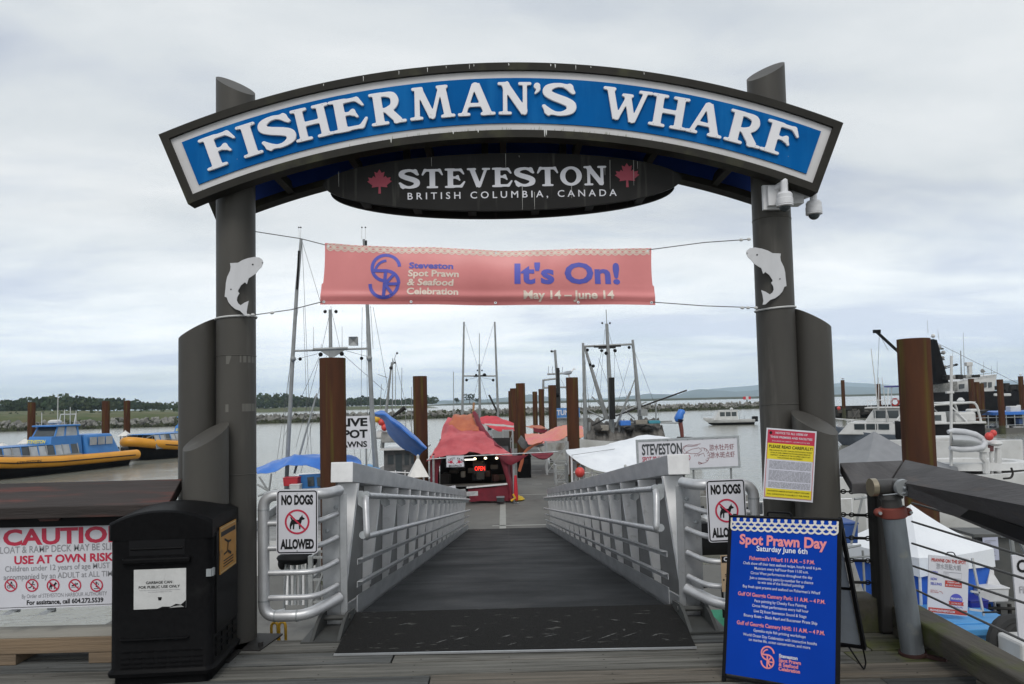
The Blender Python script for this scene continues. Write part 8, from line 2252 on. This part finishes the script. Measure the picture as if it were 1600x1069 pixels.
def folded_frame():
    Y = 13.2; t = thing('folded_canopy', 'bundle of folded canopy legs standing on the float behind the left dog sign', 'folded canopy', tuple(atz(462, 952, FLOAT_Z)))
    rng = random.Random(2)
    for i in range(9):
        x = 444 + i * 4.3; pole(t, 'leg', at(x, 955 if i in (0, 8) else 945, Y + rng.uniform(-.1, .15)), at(x + rng.uniform(-3, 3), 872, Y + rng.uniform(-.1, .15)), .025, .02, ALUW if i % 2 else GALV, 6)
    b = MB(BLACK); b.ball(at(462, 872, Y), (.34, .2, .12), 12, 8); b.ball(at(442, 880, Y), (.09, .1, .12), 10, 8); b.ball(at(487, 876, Y), (.1, .1, .1), 10, 8); b.build('wrap', t)
    pole(t, 'foot', at(430, 955, Y), at(446, 952, Y), .015, .015, GALV)
folded_frame()

def rail_line(t, T, pts, h, r=.025, posts=True, m=None, name='rail'):
    P = [V(p) for p in pts]; MB(m or ALUW, T).tube([p + V((0, 0, h)) for p in P], r, 6).build(name, t)
    if posts:
        for p in P: MB(m or ALUW, T).tube([p, p + V((0, 0, h))], r * .8, 5).build(name + '_post', t)
def cabin_cruiser():
    Y = 64; c = at(1391, 700, Y)
    t = thing('cabin_cruiser', 'white cabin cruiser with a slate hull and flybridge moored in the right basin', 'motor boat', (c.x, Y, WATER_Z))
    T = boat_T(c.x + .1, Y + 1.5, R(145)) ; b = MB(HULLGRY, T); hull(b, 8.4, 3.4, 1.0, 1.75, .7, BOATW, HULLBLK, bulwark=.1); b.use(BOATW); b.build('hull', t, smooth=45)
    b = MB(BOATW, T); cabin_block(b, -1.6, 3.4, 2.9, 1.0, 2.1, 0, 1.0); fc = b.build('fore_cabin', t, smooth=0, bevel=.06); side_windows(fc, T, -.8, 2.0, 2.86, 1.45, 1.95, 3, t=.0)
    b = MB(BOATW, T); cabin_block(b, -3.4, 1.2, 2.6, 2.1, 3.3, .0, .8); wh = b.build('wheelhouse', t, smooth=0, bevel=.05); side_windows(wh, T, -2.6, .4, 2.56, 2.45, 3.1, 3, t=.0)
    b = MB(GLASS, T); b.add([(.93, -.95, 2.5), (.93, .95, 2.5), (.5, .88, 3.12), (.5, -.88, 3.12)], [(0, 1, 2, 3)]); b.build('windscreen', wh, smooth=0)
    b = MB(BLACK, T); b.box((-3.42, -.2, 2.4), (.06, .7, 1.6)); b.build('door', wh, smooth=0)
    b = MB(BOATW, T); b.box((-1.5, 0, 3.36), (5.2, 2.9, .12)); b.build('roof', t, smooth=0, bevel=.04)
    b = MB(mat('bimini_navy', (.06, .05, .22), rough=.6), T); b.box((-1.6, 0, 5.2), (2.2, 2.4, .12)); b.build('bimini', t, smooth=0, bevel=.04)
    for x in (-2.5, -.7):
        for y in (-1.1, 1.1): MB(ALUW, T).tube([(x, y, 3.4), (x * .9 - .2, y, 5.15)], .04, 6).build('bimini_pole', t)
    rail_line(t, T, [(-3.6, -1.3, 3.42), (-2, -1.35, 3.42), (0, -1.35, 3.42), (.9, -.9, 3.42), (.9, .9, 3.42), (-3.6, 1.3, 3.42)], .6)
    rail_line(t, T, [(1.0, -1.3, 1.5), (2.6, -1.0, 1.65), (4.2, -.3, 1.85), (4.5, 0, 1.9), (4.2, .3, 1.85), (2.6, 1.0, 1.65), (1, 1.3, 1.5)], .6)
    for a, q in (((1392, 700), (1378, 590)), ((1372, 640), (1361, 545)), ((1373, 640), (1373, 590)), ((1369, 695), (1367, 640)), ((1397, 690), (1385, 640))): pole(t, 'antenna', at(*a, Y), at(*q, Y), .05, .03, ROPEW)
    b = MB(ORANGE, T); b.tube([(-1.0 + .3 * math.cos(x), -1.42, 3.8 + .3 * math.sin(x)) for x in [2 * math.pi * i / 14 for i in range(14)]], .09, 6, closed=True); b.build('life_ring', t)
    b = MB(mat('cover_blue', (.04, .12, .25), rough=.7), T); b.box((-4.1, .6, 1.4), (.9, 1.2, .5)); b.build('deck_cover', t, smooth=0, bevel=.05)
    b = MB(RUBBER, T)
    for x in (1.8, -.4): b.tube([(x + .25 * math.cos(a), -1.55, 1.3 + .25 * math.sin(a)) for a in [2 * math.pi * i / 12 for i in range(12)]], .1, 6, closed=True)
    b.build('tyre_fender', t)
cabin_cruiser()
def black_yacht():
    Y = 52; c = at(1478, 690, Y)
    t = thing('motor_yacht', 'black hulled motor yacht with a white arch, beside the thickest rusty pile', 'motor boat', (c.x, Y, WATER_Z))
    T = boat_T(c.x - .2, Y + 1, R(178)); b = MB(HULLBLK, T); hull(b, 5.6, 3.2, 2.3, 2.6, .8, BOATW, HULLBLK, bulwark=.05); b.build('hull', t, smooth=45)
    b = MB(BOATW, T); b.box((-.3, 0, 2.42), (4.9, 3.26, .14)); b.build('gunwale', t, smooth=0, bevel=.03)
    b = MB(BOATW, T); cabin_block(b, -.2, 2.0, 2.7, 2.4, 3.2, 0, .6); cb = b.build('cabin', t, smooth=0, bevel=.08); side_windows(cb, T, .2, 1.2, 2.66, 2.6, 3.0, 2, t=.0)
    b = MB(BOATW, T); b.box((-1.6, 0, 2.8), (1.5, 2.4, .75)); b.build('helm_seat', t, smooth=0, bevel=.15)
    for s in (-1, 1):
        b = MB(BOATW, T); b.tube(round_path([(2.0, s * 1.3, 2.6), (1.1, s * 1.3, 3.7), (-2.3, s * 1.3, 3.85), (-2.6, s * 1.3, 2.4)], .4), .08, 8); b.build('arch_tube', t); MB(ALUW, T).tube([(-1.6, s * 1.3, 2.5), (-.4, s * 1.3, 3.75)], .05, 6).build('arch_strut', t)
    b = MB(BOATW, T); b.box((-.9, 0, 3.86), (2.8, 2.6, .05)); b.build('hard_top', t, smooth=0, bevel=.02)
    b = MB(BLACK, T); b.box((-1.9, -1.62, 2.65), (1.5, .04, .5)); b.build('side_screen', t, smooth=0)
    for x in (.2, -2.0): MB(BOATW, T).lathe([(.2, 0), (.26, .1), (.1, .3)], (x, 0, 3.88), 10).build('radome', t)
black_yacht()
def black_ship():
    Y = 112; k = Y / 1150
    o = at(1600, 640, Y); t = thing('trawler', 'large black hulled ship with a white bridge and a tall black mast at the right', 'ship', (o.x - 8, Y, WATER_Z))
    z = lambda px, py: at(px, py, Y).z
    x = lambda px: at(px, 640, Y).x
    T = boat_T(x(1446) + 23, Y + 4, R(2)); b = MB(HULLBLK, T); hull(b, 46, 9.0, 4.6, 7.4, 2.0, DARKST, HULLBLK, bulwark=.6); b.build('hull', t, smooth=45)
    f = Fr(at(1440, 660, Y), (1, 0, 0), (0, 0, 1)); u = lambda px: x(px) - f.o.x; v = lambda py: z(1500, py) - f.o.z
    b = MB(BOATW); b.prism([(u(1466), v(628)), (u(1520), v(624)), (u(1556), v(612)), (u(1561), v(586)), (u(1497), v(596)), (u(1497), v(602)), (u(1466), v(606))], f, -7.0, 0); br = b.build('bridge', t, smooth=0, bevel=.06)
    b = MB(mat('bridge_grey', (.30, .30, .29), (.18, .18, .17), rough=.7)); b.prism([(u(1456), v(598)), (u(1497), v(596)), (u(1497), v(611)), (u(1456), v(614))], f, -6, .15); b.build('side_deck', br, smooth=0)
    for p0, p1, y0, y1 in ((1500, 1508, 600, 608), (1535, 1543, 598, 607), (1546, 1551, 598, 607), (1486, 1496, 600, 609)):
        b = MB(GLASS); b.prism([(u(p0), v(y1)), (u(p1), v(y1 - 1)), (u(p1 + .5), v(y0)), (u(p0), v(y0 + .5))], f, -.2, .12); b.build('window', br, smooth=0)
    b = MB(PBLACK); b.text(f, u(1511), v(617.5), '204', .52, 1.35, .12, .02); b.build('hull_number', br, smooth=0)
    b = MB(mat('ship_mast', (.008, .008, .009), rough=.7, spec=.1)); b.prism([(u(1457), v(600)), (u(1475), v(598)), (u(1460), v(532)), (u(1454.5), v(530))], f, .3, 1.6); b.build('funnel_mast', t, smooth=0)
    for a, q, r in (((1456, 546), (1474, 545), .12), ((1458, 553), (1476, 552), .10), ((1460, 564), (1476, 562), .08), ((1464, 576), (1496, 569), .08), ((1470, 578), (1497, 570), .06), ((1455, 535), (1452, 600), .05), ((1466, 583), (1478, 574), .06)): pole(t, 'yard', at(*a, Y - .4), at(*q, Y - .4), r, r, DARKST)
    for px, py, r, m in ((1466, 543, .45, BOATG), (1458, 525, .3, BOATW), (1474, 551, .3, BOATG), (1473, 559, .25, BOATG), (1477, 573, .2, BOATG), (1494, 570, .2, DARKST)): MB(m).ball(at(px, py, Y - .6), (r, r, r), 10, 8).build('radar', t)
    for a, q, r, m in (((1502, 585), (1501, 548), .10, MASTG), ((1507, 590), (1505, 520), .04, MASTG), ((1486, 620), (1489, 545), .03, MASTG), ((1537, 588), (1537, 565), .03, MASTG), ((1549, 585), (1549, 572), .03, MASTG), ((1558, 585), (1558, 565), .03, MASTG), ((1450, 520), (1449, 500), .03, MASTG), ((1467, 530), (1465, 515), .03, MASTG)): pole(t, 'antenna', at(*a, Y), at(*q, Y), r, r * .6, m)
    for i, (px, w_, h_) in enumerate(((1478, 6, 8), (1487, 5, 6), (1497, 8, 7), (1510, 9, 5), (1523, 10, 4))):
        q = at(px, 590 - (px - 1478) * .05, Y - 2); b = MB((DARKST, BOATG)[i % 2]); b.box(q, (w_ * k, 1.2, h_ * k)); b.build('deck_gear', t, smooth=0, bevel=.08)
    b = MB(BOATW); q = at(1513.5, 569, Y); b.box(q, (.95, .6, .6)); b.box(q + V((.1, 0, -.9)), (.55, .5, 1.4)); b.build('vent_trunk', t, smooth=0, bevel=.05)
    b = MB(BOATG); b.lathe([(.1, 0), (.3, .2), (.32, .5)], at(1533, 582, Y), 10, (.5, -.3, .6)); b.build('searchlight', t)
    for y in (583, 587): pole(t, 'bridge_rail', at(1500, y + 6, Y - .2), at(1556, y - 1, Y - .2), .035, .035, MASTG)
    for px in (1505, 1517, 1529, 1541, 1552): pole(t, 'bridge_rail', at(px, 596 - (px - 1500) * .15, Y - .2), at(px, 587, Y - .2), .03, .03, MASTG)
    b = MB(MATS['ship_mast']); b.bar(at(1440, 588, Y - 1), at(1405, 551, Y - 1), .55, .45); b.bar(at(1405, 551, Y - 1), at(1369, 518, Y - 1), .38, .32); b.box(at(1370, 518, Y - 1), (1.0, .5, .5)); b.build('crane_boom', t, smooth=0)
    stay(t, at(1460, 534, Y), at(1596, 602, Y), .03); stay(t, at(1374, 522, Y), at(1371, 600, Y), .03); stay(t, at(1374, 522, Y), at(1388, 548, Y), .03)
    b = MB(DARKST)
    rng = random.Random(8)
    for i in range(10): q = at(1563 + i * 5, 607 + rng.uniform(-2, 3), Y); b.box(q, (rng.uniform(.6, 1.4), 1.5, rng.uniform(.5, 1.3)), rng.random())
    b.build('bow_gear', t, smooth=0); b = MB(BOATW); q = at(1572, 617, Y - 4.6); b.box(q, (1.4, .3, .4)); q = at(1556, 617, Y - 4.6); b.box(q, (.6, .3, .4)); b.build('mooring_fitting', t, smooth=0, bevel=.1)
black_ship()
def cage_barge():
    Y = 80; t = thing('cage_barge', 'floating work shed of galvanised cages under a blue roof', 'barge', (at(1570, 690, Y).x, Y, WATER_Z))
    x = lambda px: at(px, 680, Y).x; z = lambda py: at(1560, py, Y).z
    b = MB(CONC); b.box(((x(1500) + x(1660)) / 2, Y + 2, WATER_Z + .2), (x(1660) - x(1500), 6.5, .8)); b.build('pontoon', t, smooth=0)
    b = MB(TBLUE); b.box(((x(1545) + x(1660)) / 2, Y + 2, z(646)), (x(1660) - x(1545), 6, .35)); b.build('roof', t, smooth=0, bevel=.05)
    for px in (1523, 1536, 1549, 1564, 1577, 1590, 1604): pole(t, 'cage_post', V((x(px), Y - 1, WATER_Z + .5)), V((x(px), Y - 1, z(648))), .05, .05, GALV, 6)
    for py in (652, 664, 676, 688): pole(t, 'cage_rail', V((x(1512), Y - 1.05, z(py))), V((x(1610), Y - 1.05, z(py))), .04, .04, GALV, 6)
    rng = random.Random(6); pal = [GALV, BOATW, mat('gear_blue', (.06, .12, .28), rough=.6), DARKST, mat('gear_tan', (.22, .19, .15), rough=.7), BOATG]
    for i in range(34):
        px, py = rng.uniform(1514, 1608), rng.uniform(656, 692); q = at(px, py, Y + rng.uniform(-.5, 2)); b = MB(rng.choice(pal)); b.box(q, (rng.uniform(.4, 1.2), .6, rng.uniform(.3, .9)), rng.uniform(-.3, .3)); b.build('stored_gear', t, smooth=0, bevel=.04)
    b = MB(BOATW); b.box((x(1522), Y, z(643)), (1.1, 1, .7)); b.build('roof_tank', t, smooth=0, bevel=.15)
    b = MB(DARKST); b.loft([[V((x(1513), Y - .5, z(648))), V((x(1513), Y + .8, z(648))), V((x(1512), Y + .8, z(643))), V((x(1512), Y - .5, z(643)))], [V((x(1530), Y - .5, z(648))), V((x(1530), Y + .8, z(648))), V((x(1545), Y + .8, z(640))), V((x(1545), Y - .5, z(640)))]]); b.build('upturned_skiff', t, smooth=0)
    b = MB(BOATW); b.box((x(1585), Y, z(640)), (1.1, .8, .7)); b.box((x(1594), Y, z(640)), (.3, .4, .9)); b.build('roof_box', t, smooth=0, bevel=.08)
cage_barge()
def timber_pier():
    Y = 140; t = thing('timber_pier', 'dark timber breakwater pier with stacked racks at the back of the right basin', 'pier', (at(1360, 660, Y).x, Y, WATER_Z))
    x = lambda px: at(px, 650, Y).x; z = lambda py: at(1360, py, Y).z
    D = mat('pier_dark', (.016, .015, .013), (.032, .029, .025), rough=.9, spec=.1, scale=.6, stretch=(3, 3, .3))
    b = MB(D); b.box(((x(1295) + x(1800)) / 2, Y + 3, (WATER_Z + z(634)) / 2), (x(1800) - x(1295), 4, z(634) - WATER_Z)); b.build('wall', t, smooth=0)
    rng = random.Random(14); pal = [D, mat('pier_grey', (.11, .105, .095), rough=.9), DARKST, mat('pier_brown', (.07, .055, .045), rough=.9)]
    for i in range(46):
        px = rng.uniform(1300, 1460); b = MB(rng.choice(pal)); h = rng.uniform(.8, 2.2); b.box((x(px), Y + rng.uniform(.6, 1.2), rng.uniform(WATER_Z + .8, z(634))), (rng.uniform(.5, 2.6), .9, h * rng.choice((.12, .3, .7))), rng.uniform(-.1, .1)); b.build('stacked_rack', t, smooth=0)
    for i in range(14): pole(t, 'fender_pile', V((x(1300 + i * 12), Y + .9, WATER_Z - 1)), V((x(1300 + i * 12), Y + .9, z(637 + (i % 3)))), .18, .16, D, 6)
    for a, q in (((1325, 665), (1342, 640)), ((1342, 665), (1332, 640))): pole(t, 'brace', at(*a, Y - .2), at(*q, Y - .2), .12, .12, mat('pier_grey', (.16, .155, .14)), 6)
timber_pier()
red_buoy(1310.5, 638, 126, .30, 'small red buoy hanging on the dark timber pier beside the right gate post')
def bow_boat():
    Y = 23; c = at(1520, 745, Y)
    t = thing('motor_boat', 'white boat with a rounded cockpit and davits just beyond the right rail', 'motor boat', (c.x, Y, WATER_Z))
    z = at(1500, 732, Y).z; T = boat_T(c.x - .6, Y + .6, R(-6))
    b = MB(BOATW, T); hull(b, 9.5, 3.4, z - WATER_Z - .15, z - WATER_Z + .05, .7, BOATW, HULLGRY, bow=.8, bulwark=.04); b.build('hull', t, smooth=45)
    b = MB(BOATW, T); hz = z - WATER_Z
    b.loft([[V((.9 + 1.5 * k * math.cos(a), .1 + 1.0 * k * math.sin(a), hz + q)) for a in [2 * math.pi * i / 24 for i in range(24)]] for k, q in ((1.12, -.05), (1.1, .16), (1.0, .2), (.9, .16), (.88, -.02))]); b.build('cockpit_coaming', t, smooth=40)
    b = MB(BLACK, T); b.box((.2, .1, hz + .03), (1.5, 1.0, .02)); b.build('cockpit_floor', t, smooth=0)
    b = MB(BLACK, T); b.add([(-2.3, -.9, hz + .02), (-.6, -1.0, hz + .02), (-.6, -.75, hz + .22), (-1.8, -.7, hz + .2)], [(0, 1, 2, 3)]); b.build('window_strip', t, smooth=0)
    for a, q, r in (((1486, 728), (1486.5, 556), .045), ((1550, 748), (1548, 700), .05), ((1559, 738), (1559.5, 700), .10), ((1541, 748), (1539, 722), .06)): pole(t, 'pole', at(*a, Y - .4), at(*q, Y - .4), r, r * .9, ROPEW if r < .1 else BOATW)
    MB(BOATW).ball(at(1554, 693, Y - .4), (.22, .22, .09), 14, 8).build('radome', t)
    MB(BOATW).box(at(1484, 613, Y - .4), (.22, .1, .07)).build('mast_fitting', t, smooth=0)
    b = MB(BOATW); b.box(at(1534, 703, Y - .5), (.30, .3, .12)); b.tube([at(1536, 706, Y - .5), at(1536, 716, Y - .5), at(1541, 722, Y - .5), at(1541, 740, Y - .5)], .10, 8); b.build('davit', t)
    b = MB(DARKST); b.tube(round_path([at(1568, 748, Y - 1.4), at(1580, 747, Y - 1.4), at(1583, 740, Y - 1.4), at(1580, 731, Y - 1.4)], .1), .03, 6); b.build('cleat_rail', t)
    b = MB(mat('fitting_brown', (.14, .05, .05), rough=.6)); b.tube([at(1548, 705, Y - .4), at(1548, 695, Y - .4)], .08, 8); b.build('buoy_bracket', t)
bow_boat()
red_buoy(1545.5, 682, 22.4, .12, 'bright red buoy on the white boat, in front of the second one'); red_buoy(1552, 677, 22.8, .10, 'smaller bright red buoy behind its twin on the white boat')
def white_boat_behind():
    Y = 27; a, c = at(1455, 706, Y), at(1545, 690, Y); t = thing('tender', 'low white boat lying behind the grey inflatable', 'boat', ((a.x + c.x) / 2, Y, WATER_Z))
    T = boat_T((a.x + c.x) / 2, Y + .8, R(178)); b = MB(BOATW, T); hull(b, 4.6, 1.9, at(1480, 690, Y).z - WATER_Z, at(1480, 688, Y).z - WATER_Z, .4, BOATG, HULLBLK); b.build('hull', t, smooth=45)
    b = MB(BOATW, T); b.box((.3, 0, at(1480, 690, Y).z - WATER_Z + .05), (1.6, 1.2, .2)); b.build('thwart', t, smooth=0, bevel=.05)
white_boat_behind()
def inflatable():
    Y = 22.5; t = thing('inflatable_dinghy', 'pale grey inflatable dinghy tipped on its side above the white boat', 'dinghy', tuple(at(1510, 703, Y)))
    Gm = mat('inflatable_grey', (.50, .51, .53), (.44, .45, .47), rough=.5)
    b = MB(Gm); b.tube([at(1481, 675, Y), at(1490, 673.5, Y), at(1508, 675, Y), at(1524, 679, Y), at(1535, 686, Y), at(1539, 693, Y - .1), at(1535, 699, Y - .2), at(1520, 702, Y - .2), at(1500, 702.5, Y - .2), at(1484, 700, Y - .2)], [.06, .09, .09, .09, .09, .085, .085, .09, .09, .07], 12); b.build('tube', t)
    b = MB(mat('dinghy_floor', (.40, .41, .42), (.34, .35, .36), rough=.5)); cloth(b, [[(1486, 679, Y), (1510, 680, Y), (1528, 685, Y), (1536, 691, Y)], [(1489, 687, Y - .36), (1510, 688, Y - .36), (1526, 690, Y - .28), (1536, 692.5, Y - .1)], [(1486, 697, Y - .15), (1510, 699, Y - .15), (1526, 698, Y - .15), (1535, 695, Y - .15)]], 6, 6, .01, .002, 1); b.build('floor_shell', t, smooth=40)
    b = MB(BOATG); b.bar(at(1487, 678, Y + .02), at(1487, 699, Y - .15), .05, .3); b.build('transom', t, smooth=0)
inflatable()
